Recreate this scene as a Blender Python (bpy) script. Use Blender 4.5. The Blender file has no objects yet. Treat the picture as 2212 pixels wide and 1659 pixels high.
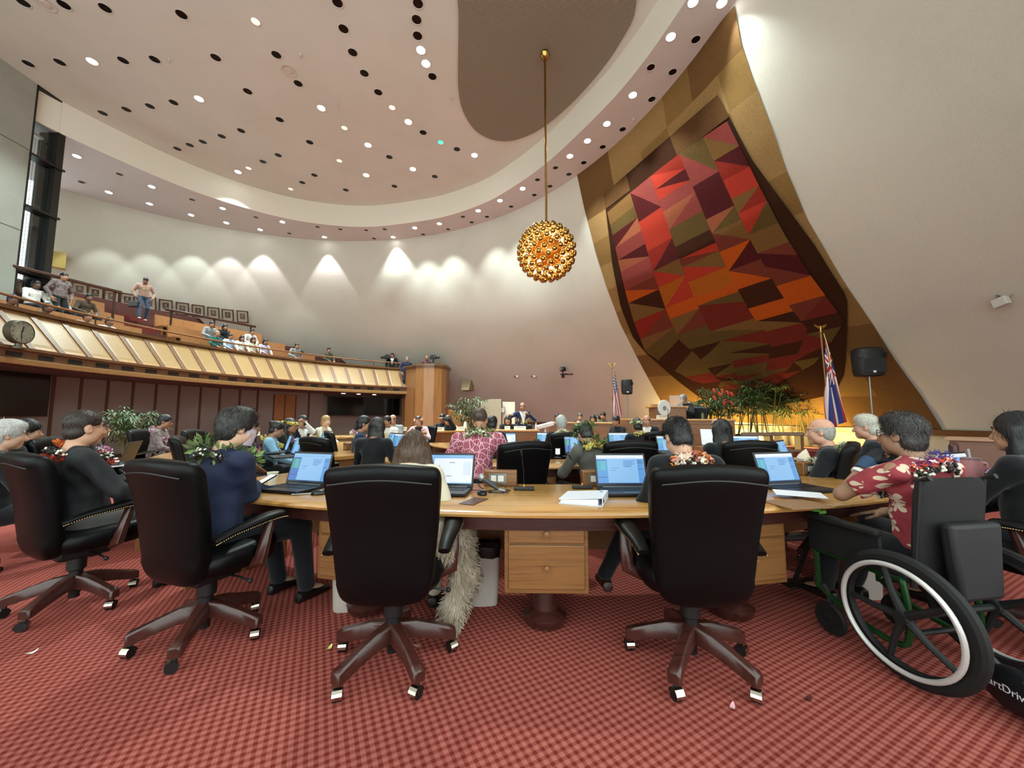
import bpy, bmesh, math, random
import numpy as np
from math import sin, cos, pi, radians as R, atan2, hypot, sqrt
from mathutils import Vector as V, Matrix, Euler
random.seed(7); rng = np.random.default_rng(7)
sc = bpy.context.scene
col = sc.collection
# ---------------------------------------------------------------- camera
FPX, HC = 820.0, 1.3
PITCH = math.atan((900 - 829.5) / FPX)
cd = bpy.data.cameras.new('camera'); cam = bpy.data.objects.new('camera', cd); col.objects.link(cam)
cam.location = (0, 0, HC); cam.rotation_euler = (pi/2 + PITCH, 0, 0)
cd.sensor_width = 36; cd.lens = FPX/2212*36; cd.clip_start = .05; cd.clip_end = 200
sc.camera = cam
def ray(px, py):
    x = (px-1106)/FPX; y = -(py-829.5)/FPX; c, s = cos(PITCH), sin(PITCH)
    return V((x, c - s*y, s + c*y))
def atz(px, py, z):
    d = ray(px, py); return V((0, 0, HC)) + d*((z-HC)/d.z)
def aty(px, py, Y):
    d = ray(px, py); return V((0, 0, HC)) + d*(Y/d.y)
def xat(px, Y, z=1.0):          # x of the image column px at depth Y, height z
    return (px-1106)/FPX*(Y*cos(PITCH) + (z-HC)*sin(PITCH))
# ---------------------------------------------------------------- materials
def lin(h):
    h = h.lstrip('#'); o = []
    for i in (0, 2, 4):
        c = int(h[i:i+2], 16)/255
        o.append(c/12.92 if c <= .04045 else ((c+.055)/1.055)**2.4)
    return (*o, 1)
MATS = {}
class NT:
    def __init__(s, name):
        s.m = bpy.data.materials.new(name); s.m.use_nodes = True; s.t = s.m.node_tree
        s.b = s.t.nodes['Principled BSDF']
    def n(s, typ, **kw):
        nd = s.t.nodes.new(typ)
        for k, v in kw.items():
            if k.startswith('i_'):
                nd.inputs[int(k[2:]) if k[2:].isdigit() else k[2:].replace('_', ' ')].default_value = v
            else: setattr(nd, k, v)
        return nd
    def l(s, a, b): s.t.links.new(a, b)
    def coord(s, kind='Object', scale=(1, 1, 1), rot=(0, 0, 0)):
        tc = s.n('ShaderNodeTexCoord'); mp = s.n('ShaderNodeMapping')
        mp.inputs['Scale'].default_value = scale; mp.inputs['Rotation'].default_value = rot
        s.l(tc.outputs[kind], mp.inputs['Vector']); return mp.outputs['Vector']
    def noise(s, vec, scale, detail=4, rough=.6):
        nd = s.n('ShaderNodeTexNoise'); nd.inputs['Scale'].default_value = scale
        nd.inputs['Detail'].default_value = detail; nd.inputs['Roughness'].default_value = rough
        if vec is not None: s.l(vec, nd.inputs['Vector'])
        return nd.outputs['Fac']
    def ramp(s, fac, stops, interp='LINEAR'):
        nd = s.n('ShaderNodeValToRGB'); cr = nd.color_ramp; cr.interpolation = interp
        while len(cr.elements) < len(stops): cr.elements.new(.5)
        for e, (p, c) in zip(cr.elements, stops):
            e.position = p; e.color = lin(c) if isinstance(c, str) else c
        s.l(fac, nd.inputs['Fac']); return nd.outputs['Color']
    def math(s, op, a, b=None, c=None):
        nd = s.n('ShaderNodeMath', operation=op)
        for i, x in enumerate((a, b, c)):
            if x is None: continue
            if isinstance(x, (int, float)): nd.inputs[i].default_value = x
            else: s.l(x, nd.inputs[i])
        return nd.outputs[0]
    def mix(s, fac, a, b, blend='MIX'):
        nd = s.n('ShaderNodeMix', data_type='RGBA', blend_type=blend)
        for sock, x in ((nd.inputs[0], fac), (nd.inputs[6], a), (nd.inputs[7], b)):
            if isinstance(x, str): sock.default_value = lin(x)
            elif isinstance(x, (int, float)): sock.default_value = x
            elif isinstance(x, tuple): sock.default_value = x
            else: s.l(x, sock)
        return nd.outputs[2]
    def bump(s, h, strength=.3, dist=.01):
        nd = s.n('ShaderNodeBump'); nd.inputs['Strength'].default_value = strength; nd.inputs['Distance'].default_value = dist
        s.l(h, nd.inputs['Height']); s.l(nd.outputs[0], s.b.inputs['Normal'])
    def base(s, c): s.l(c, s.b.inputs['Base Color'])
def M(name, c, rough=.6, metal=0., spec=.5, var=None, bump=None, emit=None, es=1., sheen=0, trans=0, alpha=1, coat=0):
    """plain material: colour c, var=(scale, second colour), bump=(scale, strength, distance)"""
    if name in MATS: return MATS[name]
    t = NT(name); b = t.b
    b.inputs['Base Color'].default_value = lin(c); b.inputs['Roughness'].default_value = rough
    b.inputs['Metallic'].default_value = metal; b.inputs['Specular IOR Level'].default_value = spec
    if sheen: b.inputs['Sheen Weight'].default_value = sheen
    if coat: b.inputs['Coat Weight'].default_value = coat; b.inputs['Coat Roughness'].default_value = .15
    if trans: b.inputs['Transmission Weight'].default_value = trans
    if alpha < 1: b.inputs['Alpha'].default_value = alpha
    if emit: b.inputs['Emission Color'].default_value = lin(emit); b.inputs['Emission Strength'].default_value = es
    if var or bump: vec = t.coord()
    if var: t.base(t.ramp(t.noise(vec, var[0]), [(.3, c), (.7, var[1])]))
    if bump: t.bump(t.noise(vec, bump[0], 6), bump[1], bump[2])
    MATS[name] = t.m; return t.m
def WOOD(name, a, b, axis=0, scale=1., rough=.35, coat=.25):
    """streaky hardwood, the grain along one object axis"""
    if name in MATS: return MATS[name]
    t = NT(name); s = [9*scale]*3; s[axis] = .32*scale
    vec = t.coord('Object', tuple(s))
    n1 = t.noise(vec, 1.6, 5, .65); n2 = t.noise(vec, 6., 4, .7)
    f = t.math('ADD', t.math('MULTIPLY', n1, .7), t.math('MULTIPLY', n2, .3))
    t.base(t.ramp(f, [(.3, a), (.5, b), (.62, a), (.75, b)]))
    t.b.inputs['Roughness'].default_value = rough; t.b.inputs['Coat Weight'].default_value = coat
    t.b.inputs['Coat Roughness'].default_value = .25
    t.bump(n2, .06, .004)
    MATS[name] = t.m; return t.m
# ---------------------------------------------------------------- mesh building
def raw_mesh(name, v, f, mats, mi=None, smooth=False, ang=None):
    me = bpy.data.meshes.new(name)
    v = np.asarray(v, np.float32).reshape(-1, 3)
    me.vertices.add(len(v)); me.vertices.foreach_set('co', v.ravel())
    if isinstance(f, np.ndarray) and f.dtype != object:
        k = f.shape[1]; tot = np.full(len(f), k, np.int32); li = f.astype(np.int32).ravel()
    else:
        tot = np.array([len(x) for x in f], np.int32); li = np.array([i for x in f for i in x], np.int32)
    st = np.concatenate(([0], np.cumsum(tot)[:-1])).astype(np.int32)
    me.loops.add(len(li)); me.loops.foreach_set('vertex_index', li)
    me.polygons.add(len(tot)); me.polygons.foreach_set('loop_start', st)
    for m in mats: me.materials.append(m)
    if mi is not None: me.polygons.foreach_set('material_index', np.asarray(mi, np.int32))
    me.polygons.foreach_set('use_smooth', np.full(len(tot), bool(smooth)))
    me.update(calc_edges=True); me.validate()
    if smooth and ang: me.set_sharp_from_angle(angle=R(ang))
    return me
def link(name, me, parent=None, loc=None):
    o = bpy.data.objects.new(name, me); col.objects.link(o)
    if parent is not None: o.parent = parent
    if loc is not None: o.location = loc
    return o
class MB:
    def __init__(s): s.v = []; s.f = []; s.m = []
    def add(s, v, f, m=0):
        k = len(s.v); s.v.extend([tuple(x) for x in v])
        for q in f: s.f.append(tuple(i+k for i in q)); s.m.append(m)
        return s
    def box(s, c, d, m=0, rot=None):
        v = []
        for x in (-.5, .5):
            for y in (-.5, .5):
                for z in (-.5, .5):
                    p = V((x*d[0], y*d[1], z*d[2]))
                    if rot is not None: p = rot @ p
                    v.append(p + V(c))
        return s.add(v, [(0, 1, 3, 2), (4, 6, 7, 5), (0, 4, 5, 1), (2, 3, 7, 6), (0, 2, 6, 4), (1, 5, 7, 3)], m)
    def b2(s, x0, x1, y0, y1, z0, z1, m=0):
        return s.box(((x0+x1)/2, (y0+y1)/2, (z0+z1)/2), (x1-x0, y1-y0, z1-z0), m)
    def tube(s, pts, r, n=10, m=0, cap=True, closed=False, flat=1.):
        pts = [V(p) for p in pts]; N = len(pts); rs = r if isinstance(r, (list, tuple)) else [r]*N
        up = V((0, 0, 1)); k = []; nb = None
        for i in range(N):
            a = pts[(i-1) % N] if (i > 0 or closed) else pts[i]; b = pts[(i+1) % N] if (i < N-1 or closed) else pts[i]
            d = (b-a).normalized() if (b-a).length > 1e-9 else up
            if nb is None: nb = d.cross(up) if abs(d.z) < .95 else d.cross(V((1, 0, 0)))
            nb = (nb - d*nb.dot(d)); nb = nb.normalized() if nb.length > 1e-9 else d.orthogonal().normalized()
            w = d.cross(nb)
            k.append([pts[i] + nb*(rs[i]*cos(2*pi*j/n)) + w*(rs[i]*flat*sin(2*pi*j/n)) for j in range(n)])
        v = [p for ringp in k for p in ringp]; f = []
        for i in range(N if closed else N-1):
            i2 = (i+1) % N
            for j in range(n): f.append((i*n+j, i*n+(j+1) % n, i2*n+(j+1) % n, i2*n+j))
        if cap and not closed:
            f.append(tuple(range(n))[::-1]); f.append(tuple((N-1)*n+j for j in range(n)))
        return s.add(v, f, m)
    def lathe(s, prof, n=24, m=0, at=(0, 0, 0), rot=None, caps=True):
        v = []; f = []; at = V(at)
        for (r, z) in prof:
            for j in range(n):
                p = V((r*cos(2*pi*j/n), r*sin(2*pi*j/n), z)); v.append((rot @ p if rot is not None else p) + at)
        for i in range(len(prof)-1):
            for j in range(n): f.append((i*n+j, i*n+(j+1) % n, (i+1)*n+(j+1) % n, (i+1)*n+j))
        if caps:
            if prof[0][0] > 1e-6: f.append(tuple(range(n))[::-1])
            if prof[-1][0] > 1e-6: f.append(tuple((len(prof)-1)*n+j for j in range(n)))
        return s.add(v, f, m)
    def sph(s, c, r, nu=12, nv=8, m=0, sc_=(1, 1, 1), rot=None):
        prof = [(max(1e-5, sin(pi*i/nv)), -cos(pi*i/nv)) for i in range(nv+1)]
        v = []; f = []
        for (a, z) in prof:
            for j in range(nu):
                p = V((a*cos(2*pi*j/nu)*r*sc_[0], a*sin(2*pi*j/nu)*r*sc_[1], z*r*sc_[2]))
                v.append((rot @ p if rot is not None else p) + V(c))
        for i in range(nv):
            for j in range(nu): f.append((i*nu+j, i*nu+(j+1) % nu, (i+1)*nu+(j+1) % nu, (i+1)*nu+j))
        return s.add(v, f, m)
    def grid(s, fn, nu, nv, m=0, closed_u=False):
        v = [fn(i/(nu if closed_u else nu-1) if nu > 1 else 0, j/(nv-1)) for i in range(nu) for j in range(nv)]; f = []
        mm = m
        for i in range(nu if closed_u else nu-1):
            for j in range(nv-1):
                a, b = i*nv, ((i+1) % nu)*nv; f.append((a+j, b+j, b+j+1, a+j+1))
        k = len(s.v); s.v.extend([tuple(x) for x in v])
        for i, q in enumerate(f):
            s.f.append(tuple(x+k for x in q))
            if callable(mm):
                a = i//(nv-1); b = i % (nv-1); s.m.append(mm((a+.5)/(nu if closed_u else nu-1), (b+.5)/(nv-1)))
            else: s.m.append(mm)
        return s
    def prism(s, poly, z0, z1, m=0, fn=None):
        """extrude a 2-D polygon; fn maps (x,y,z) to a point"""
        fn = fn or (lambda x, y, z: (x, y, z)); n = len(poly)
        v = [fn(x, y, z0) for x, y in poly] + [fn(x, y, z1) for x, y in poly]
        f = [tuple(range(n))[::-1], tuple(range(n, 2*n))] + [(i, (i+1) % n, n+(i+1) % n, n+i) for i in range(n)]
        return s.add(v, f, m)
    def arc(s, c, prof, a0, a1, n, m=0, caps=True):
        """sweep a closed (r, z) profile round the vertical axis at c from a0 to a1 (radians)"""
        k = len(prof); v = []; f = []
        for i in range(n+1):
            a = a0 + (a1-a0)*i/n
            for r, z in prof: v.append((c[0]+r*cos(a), c[1]+r*sin(a), z))
        for i in range(n):
            for j in range(k): f.append((i*k+j, i*k+(j+1) % k, (i+1)*k+(j+1) % k, (i+1)*k+j))
        if caps: f.append(tuple(range(k))[::-1]); f.append(tuple(n*k+j for j in range(k)))
        return s.add(v, f, m)
    def build(s, name, mats, parent=None, smooth=True, ang=35, bevel=0, seg=2, loc=None):
        if not isinstance(mats, (list, tuple)): mats = [mats]
        me = raw_mesh(name, s.v, s.f, mats, s.m, smooth, ang)
        bm = bmesh.new(); bm.from_mesh(me); bmesh.ops.recalc_face_normals(bm, faces=bm.faces); bm.to_mesh(me); bm.free()
        if smooth and ang: me.set_sharp_from_angle(angle=R(ang))
        o = link(name, me, parent, loc)
        if bevel:
            b = o.modifiers.new('bevel', 'BEVEL'); b.width = bevel; b.segments = seg; b.limit_method = 'ANGLE'; b.angle_limit = R(40)
        return o
def tag(o, label=None, cat=None, group=None, kind=None):
    if label: o['label'] = label
    if cat: o['category'] = cat
    if group: o['group'] = group
    if kind: o['kind'] = kind
    return o
def thing(name, label, cat, loc=(0, 0, 0), rz=0., group=None):
    o = bpy.data.objects.new(name, None); col.objects.link(o); o.empty_display_size = .1
    o.location = loc; o.rotation_euler = (0, 0, rz); return tag(o, label, cat, group)
KIDS = {}
def kids(o): return [c for c in bpy.data.objects if c.parent == o]
def dup(o, loc=None, rz=None, label=None, parent=None, top=True):
    """copy a thing with its parts and sub-parts"""
    if o.name not in KIDS: KIDS[o.name] = kids(o)
    c = o.copy(); col.objects.link(c)
    if parent is not None: c.parent = parent
    if loc is not None: c.location = loc
    if rz is not None: c.rotation_euler = (0, 0, rz)
    if label: c['label'] = label
    for ch in KIDS[o.name]: dup(ch, parent=c)
    return c
def struct(name, mb, mats, **kw):
    return tag(mb.build(name, mats, **kw), kind='structure')
# ---------------------------------------------------------------- implicit surfaces (smooth blends, one skin)
def nz(P, seed, freq):
    """smooth pseudo-noise from sines; P = (X, Y, Z) arrays"""
    r = np.random.default_rng(seed); o = 0
    for k in range(5):
        d = r.normal(size=3); d = d/np.linalg.norm(d)*freq*(.6+.35*k); o = o + np.sin(P[0]*d[0]+P[1]*d[1]+P[2]*d[2]+r.uniform(0, 6.28))/(1+.4*k)
    return (o/2.6).astype(np.float32)
class SDF:
    def __init__(s, lo, hi, res):
        s.res = res; s.lo = np.array(lo, np.float64) - 2*res; n = np.ceil((np.array(hi)+2*res - s.lo)/res).astype(int)+1
        s.n = n; s.ax = [(s.lo[i] + res*np.arange(n[i])).astype(np.float32) for i in range(3)]
        s.D = np.full(n, 1.0, np.float32)
    def _sl(s, lo, hi):
        a = np.clip(np.floor((np.array(lo)-s.lo)/s.res).astype(int), 0, s.n); b = np.clip(np.ceil((np.array(hi)-s.lo)/s.res).astype(int)+1, 0, s.n)
        return tuple(slice(a[i], b[i]) for i in range(3))
    def _p(s, sl): return s.ax[0][sl[0]][:, None, None], s.ax[1][sl[1]][None, :, None], s.ax[2][sl[2]][None, None, :]
    def _put(s, sl, d, k, sub):
        if d.size == 0: return
        D = s.D[sl]
        if sub: D, d = -D, d
        if k > 0:
            h = np.maximum(k-np.abs(D-d), 0)/k; r = np.minimum(D, d)-h*h*k*.25
        else: r = np.minimum(D, d)
        s.D[sl] = -r if sub else r
    def cap(s, a, b, ra, rb=None, k=.02, sub=False):
        a = np.array(a, float); b = np.array(b, float); rb = ra if rb is None else rb
        m = max(ra, rb)+k+2.5*s.res; sl = s._sl(np.minimum(a, b)-m, np.maximum(a, b)+m); X, Y, Z = s._p(sl)
        ab = b-a; L = max(ab@ab, 1e-12)
        t = np.clip(((X-a[0])*ab[0]+(Y-a[1])*ab[1]+(Z-a[2])*ab[2])/L, 0, 1)
        d = np.sqrt((X-a[0]-t*ab[0])**2+(Y-a[1]-t*ab[1])**2+(Z-a[2]-t*ab[2])**2)-(ra+(rb-ra)*t)
        s._put(sl, d.astype(np.float32), k, sub); return s
    def ell(s, c, r, rot=None, k=.02, sub=False):
        c = np.array(c, float); r = np.array(r, float); m = r.max()+k+2.5*s.res; sl = s._sl(c-m, c+m); X, Y, Z = s._p(sl)
        x, y, z = X-c[0], Y-c[1], Z-c[2]
        if rot is not None:
            q = np.array(rot).T; x, y, z = (q[0, 0]*x+q[0, 1]*y+q[0, 2]*z, q[1, 0]*x+q[1, 1]*y+q[1, 2]*z, q[2, 0]*x+q[2, 1]*y+q[2, 2]*z)
        k0 = np.sqrt((x/r[0])**2+(y/r[1])**2+(z/r[2])**2); k1 = np.sqrt((x/r[0]**2)**2+(y/r[1]**2)**2+(z/r[2]**2)**2)+1e-9
        s._put(sl, (k0*(k0-1)/k1).astype(np.float32), k, sub); return s
    def box(s, c, h, rd=.01, rot=None, k=0., sub=False):
        c = np.array(c, float); h = np.array(h, float); m = np.linalg.norm(h)+k+2.5*s.res; sl = s._sl(c-m, c+m); X, Y, Z = s._p(sl)
        x, y, z = X-c[0], Y-c[1], Z-c[2]
        if rot is not None:
            q = np.array(rot).T; x, y, z = (q[0, 0]*x+q[0, 1]*y+q[0, 2]*z, q[1, 0]*x+q[1, 1]*y+q[1, 2]*z, q[2, 0]*x+q[2, 1]*y+q[2, 2]*z)
        qx, qy, qz = np.abs(x)-h[0]+rd, np.abs(y)-h[1]+rd, np.abs(z)-h[2]+rd
        d = np.sqrt(np.maximum(qx, 0)**2+np.maximum(qy, 0)**2+np.maximum(qz, 0)**2)+np.minimum(np.maximum(qx, np.maximum(qy, qz)), 0)-rd
        s._put(sl, d.astype(np.float32), k, sub); return s
    def cut(s, p, nrm, k=.01):
        """keep the side the normal points away from"""
        sl = (slice(None),)*3; X, Y, Z = s._p(sl); nrm = np.array(nrm, float); nrm /= np.linalg.norm(nrm)
        d = ((X-p[0])*nrm[0]+(Y-p[1])*nrm[1]+(Z-p[2])*nrm[2]).astype(np.float32)
        a, b = -s.D, -d
        h = np.maximum(k-np.abs(a-b), 0)/k; s.D = -(np.minimum(a, b)-h*h*k*.25); return s
    def noise(s, amp, freq, seed=1, stretch=(1, 1, 1)):
        sl = (slice(None),)*3; X, Y, Z = s._p(sl); s.D = s.D+amp*nz((X*stretch[0], Y*stretch[1], Z*stretch[2]), seed, freq); return s
    def nets(s):
        D = s.D; D[0], D[-1], D[:, 0], D[:, -1], D[:, :, 0], D[:, :, -1] = (np.maximum(q, s.res) for q in (D[0], D[-1], D[:, 0], D[:, -1], D[:, :, 0], D[:, :, -1]))
        ins = D < 0; c = 0
        nx, ny, nz_ = s.n-1
        for a in (0, 1):
            for b in (0, 1):
                for g in (0, 1): c = c + ins[a:nx+a, b:ny+b, g:nz_+g]
        act = np.argwhere((c > 0) & (c < 8))
        if len(act) == 0: return np.zeros((0, 3)), np.zeros((0, 4), int)
        idx = np.full(tuple(s.n-1), -1, np.int64); idx[act[:, 0], act[:, 1], act[:, 2]] = np.arange(len(act))
        cs = {(a, b, g): D[act[:, 0]+a, act[:, 1]+b, act[:, 2]+g] for a in (0, 1) for b in (0, 1) for g in (0, 1)}
        acc = np.zeros((len(act), 3)); cnt = np.zeros(len(act))
        for p0 in cs:
            for ax in range(3):
                if p0[ax]: continue
                p1 = list(p0); p1[ax] = 1; d0, d1 = cs[p0], cs[tuple(p1)]
                mk = (d0 < 0) != (d1 < 0); t = np.where(mk, d0/np.where(mk, d0-d1, 1), 0)
                q = np.zeros((len(act), 3)); q[:] = p0; q[:, ax] = t
                acc[mk] += q[mk]; cnt += mk
        v = s.lo + (act + acc/cnt[:, None])*s.res
        F = []
        for ax in range(3):
            u, w = (ax+1) % 3, (ax+2) % 3
            sl0 = [slice(None)]*3; sl1 = [slice(None)]*3; sl0[ax] = slice(0, -1); sl1[ax] = slice(1, None)
            a, b = ins[tuple(sl0)], ins[tuple(sl1)]
            for flip, mk in ((False, a & ~b), (True, ~a & b)):
                e = np.argwhere(mk); e = e[(e[:, u] > 0) & (e[:, w] > 0) & (e[:, u] < s.n[u]-1) & (e[:, w] < s.n[w]-1)]
                if len(e) == 0: continue
                def g(du, dw):
                    q = e.copy(); q[:, u] -= du; q[:, w] -= dw; return idx[q[:, 0], q[:, 1], q[:, 2]]
                qd = np.stack([g(1, 1), g(0, 1), g(0, 0), g(1, 0)], 1)
                F.append(qd[:, ::-1] if flip else qd)
        return v, np.concatenate(F)
    def build(s, name, mats, parent=None, matfn=None, smooth_it=1):
        v, f = s.nets()
        if smooth_it and len(v):          # one relaxing pass
            for _ in range(smooth_it):
                a = np.zeros_like(v); n = np.zeros(len(v))
                for i in range(4):
                    p, q = f[:, i], f[:, (i+1) % 4]
                    np.add.at(a, p, v[q]); np.add.at(n, p, 1); np.add.at(a, q, v[p]); np.add.at(n, q, 1)
                v = v*.5 + .5*a/np.maximum(n, 1)[:, None]
        mi = None
        if matfn is not None: mi = matfn(v[f].mean(1))
        if not isinstance(mats, (list, tuple)): mats = [mats]
        return link(name, raw_mesh(name, v, f, mats, mi, True), parent)
def rotz(a): return Matrix.Rotation(a, 3, 'Z')
def rotx(a): return Matrix.Rotation(a, 3, 'X')
def roty(a): return Matrix.Rotation(a, 3, 'Y')
def catmull(P, n, closed=False):
    P = [np.array(p, float) for p in P]; N = len(P); out = []
    g = (lambda i: P[i % N]) if closed else (lambda i: P[min(max(i, 0), N-1)])
    for i in range(N if closed else N-1):
        for k in range(n):
            t = k/n; a, b, c, d = g(i-1), g(i), g(i+1), g(i+2)
            out.append(.5*(2*b+(c-a)*t+(2*a-5*b+4*c-d)*t*t+(3*b-a-3*c+d)*t**3))
    if not closed: out.append(P[-1])
    return out
# ================================================================ the chamber
KW = 1.13
CX, CY = -6.91*KW, 4.96*KW                       # vertical axis of the cone-shaped wall
HS, HT = 1.3+7.7*KW, 1.3+8.6*KW                          # soffit ring, upper ceiling
PROF = [(9.0, 11.16), (8.1, 11.42), (7.4, 11.6), (6.5, 11.93), (5.5, 12.4), (4.5, 13.02), (3.6, 13.75), (2.9, 14.4), (2.2, 15.05), (1.6, 15.55), (1.0, 15.95), (0.15, 16.35)]
PROF = [(1.3+(z-1.3)*KW, r*KW) for z, r in PROF]
PROF[-1] = (0, PROF[-1][1])
def rwall(z):
    for (z1, r1), (z0, r0) in zip(PROF, PROF[1:]):
        if z >= z0: return r0 + (r1-r0)*(z-z0)/(z1-z0)
    return PROF[-1][1]
def onwall(px, py, off=0.):
    d = ray(px, py); o = V((0, 0, HC)); a, b = 0., 40.
    for _ in range(40):
        m = (a+b)/2; p = o + d*m
        if hypot(p.x-CX, p.y-CY) > rwall(max(0, min(HS+.2, p.z)))-off: b = m
        else: a = m
    return o + d*a
def wall_frame(p):
    """outward-facing-into-room frame at a wall point: (tangent, up along wall, inward normal)"""
    a = atan2(p.y-CY, p.x-CX); dz = .2; sl = (rwall(p.z+dz)-rwall(p.z-dz))/(2*dz)
    t = V((-sin(a), cos(a), 0)); u = V((cos(a)*sl, sin(a)*sl, 1)).normalized(); n = t.cross(u).normalized()
    if n.dot(V((CX-p.x, CY-p.y, 0))) < 0: n = -n
    return t, u, n
t_ = NT('plaster wall'); vec = t_.coord()
n1 = t_.noise(vec, .35, 5, .6); n2 = t_.noise(vec, 14, 6, .7)
t_.base(t_.ramp(t_.math('ADD', t_.math('MULTIPLY', n1, .8), t_.math('MULTIPLY', n2, .2)), [(.32, '#bcbcae'), (.5, '#c6c4b8'), (.68, '#c9c6b9')]))
t_.b.inputs['Roughness'].default_value = .9; t_.bump(t_.noise(vec, 22, 6, .75), .45, .012); WALLM = t_.m
CEILM = M('ceiling plaster', '#cbcdc5', .9, var=(.5, '#d4d6cf'), bump=(30, .15, .006))
SOFM = M('soffit plaster', '#c4c3c1', .9, var=(.6, '#cccbca'), bump=(30, .12, .006))
COVM = M('cream cove plaster', '#ded8c9', .9)
# carpet: a small two-tone check
t_ = NT('carpet'); vec = t_.coord('Object', (1, 1, 1), (0, 0, R(-27)))
sx = t_.n('ShaderNodeSeparateXYZ'); t_.l(vec, sx.inputs[0])
P_ = 2*pi/.036
wx = t_.math('SINE', t_.math('MULTIPLY', sx.outputs[0], P_)); wy = t_.math('SINE', t_.math('MULTIPLY', sx.outputs[1], P_))
fine = t_.noise(vec, 260, 2, .5)
cl = lambda q: t_.math('MINIMUM', t_.math('MAXIMUM', t_.math('MULTIPLY_ADD', q, 1.3, .35), 0.), 1.)
chk = t_.math('ADD', t_.math('MULTIPLY', t_.math('ADD', cl(wx), cl(wy)), .38), t_.math('MULTIPLY_ADD', fine, .3, -.08))
big = t_.noise(vec, 1.3, 3)
c1 = t_.ramp(chk, [(.05, '#b0685d'), (.3, '#a0564b'), (.55, '#8c4038'), (.85, '#6a2520')])
t_.base(t_.mix(t_.math('MULTIPLY', big, .35), c1, '#74332d'))
t_.b.inputs['Roughness'].default_value = .95; t_.b.inputs['Specular IOR Level'].default_value = .1
t_.bump(fine, .5, .006); CARPM = t_.m
RISERM = M('red stair carpet', '#6e231f', .95, var=(60, '#5a1a18'))
WOODZ = WOOD('koa panel upright grain', '#84603a', '#a47d4e', 2, 1.2)
WOODP = WOOD('koa raised field', '#7d613c', '#94764a', 2, 2.6)
WOODT = WOOD('koa dark trim', '#4f3521', '#6b4b2e', 0, 1.)
WOODX = WOOD('koa desk top', '#96642f', '#bd8c4c', 0, .9, .22, .5)
WOODD = WOOD('koa desk front', '#673e21', '#855a31', 0, 1., .35, .3)
WOODB = WOOD('koa bench', '#80522e', '#9b6c40', 0, .8)
WOODR = WOOD('redwood pulpit', '#6d4625', '#8d6136', 2, 1.)
DARKW = M('dark stained rail', '#3d241a', .35)
BLACKM = M('black matte', '#0c0c0d', .6)
BRASS = M('brass', '#b98d4a', .22, 1.)

floor = MB(); floor.add([(-26, -4.5, 0), (14, -4.5, 0), (14, 24, 0), (-26, 24, 0)], [(0, 1, 2, 3)])
struct('floor', floor, CARPM)
# cone wall
A0, A1 = R(-16), R(139.5)
mb = MB(); zs = [p[0] for p in PROF]; zz = catmull([(z, r) for z, r in PROF], 3)
N = 96
def wp(i, j):
    a = A0+(A1-A0)*i; z, r = zz[min(len(zz)-1, int(round(j*(len(zz)-1))))]; return (CX+r*cos(a), CY+r*sin(a), z)
mb.grid(wp, N, len(zz)); struct('wall_right', mb, WALLM, ang=60)
# baseboard trim that runs round the wall foot
mb = MB()
rb = rwall(.97); mb.arc((CX, CY), [(rb-.03, .86), (rb-.08, .86), (rb-.11, 1.0), (rb-.03, 1.0)], A0, R(75), 60)
struct('trim_1', mb, WOODT)
# soffit ring + recess + upper ceiling
INN = [(-12.6, 8.6), (-12.25, 9.9), (-11.2, 12.), (-10.15, 13.2), (-8.9, 14.15), (-7.4, 14.7), (-5.9, 14.85), (-4.4, 14.6), (-2.7, 14.1), (-1.1, 13.2), (0., 12.2), (1.05, 10.95), (1.9, 9.6), (2.6, 8.3), (3.1, 6.9), (3.4, 5.4), (3.3, 3.6), (2.5, 1.5), (1, -.5), (-2, -2.4)]
inn = [p*KW for p in catmull(INN, 4)]
out = []
for p in inn:
    a = atan2(p[1]-CY, p[0]-CX); out.append((CX+11.17*KW*cos(a), CY+11.17*KW*sin(a)))
mb = MB(); n = len(inn)
mb.add([(p[0], p[1], HS) for p in inn]+[(p[0], p[1], HS) for p in out], [(i, i+1, n+i+1, n+i) for i in range(n-1)])
struct('ceiling_soffit', mb, SOFM, ang=None, smooth=False)
mb = MB(); mb.add([(p[0], p[1], HS) for p in inn]+[(p[0], p[1], HT+.05) for p in inn], [(i, n+i, n+i+1, i+1) for i in range(n-1)])
struct('ceiling_cove', mb, COVM, ang=60)
mb = MB(); mb.add([(p[0]*1.0, p[1], HT) for p in inn]+[(-16.5, -2.4, HT), (-16.5, 9.8, HT)], [tuple(range(n+2))])
struct('ceiling', mb, CEILM, smooth=False)
# oval acoustic mesh under the ceiling
GRM = NT('acoustic mesh'); vec = GRM.coord('Object', (1, 1, 1), (0, 0, R(35)))
sx = GRM.n('ShaderNodeSeparateXYZ'); GRM.l(vec, sx.inputs[0])
w1 = GRM.math('SINE', GRM.math('MULTIPLY', sx.outputs[0], 2*pi/.06)); w2 = GRM.math('SINE', GRM.math('MULTIPLY', sx.outputs[1], 2*pi/.06))
h_ = GRM.math('MULTIPLY', w1, w2)
GRM.base(GRM.ramp(GRM.math('ADD', GRM.math('MULTIPLY', h_, .5), .5), [(.2, '#6d6558'), (.8, '#978e7d')]))
GRM.b.inputs['Roughness'].default_value = .85; GRM.bump(h_, .35, .01)
gpx = [(990, 20), (990, 100), (990, 190), (1000, 240), (1025, 280), (1058, 300), (1095, 305), (1130, 297), (1172, 276), (1230, 228), (1290, 163), (1340, 92), (1375, 5)]
gp = [atz(a, b, HT-.06) for a, b in gpx]; gp = [(p.x, p.y) for p in gp] + [(x*KW, y*KW) for x, y in ((1.9, 5.6), (1.3, 4.6), (.3, 4.2), (-.6, 4.6), (-1.0, 5.6))]
gp = [tuple(p) for p in catmull(gp, 4, True)]
mb = MB(); mb.prism(gp, HT-.06, HT-.002)
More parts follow.
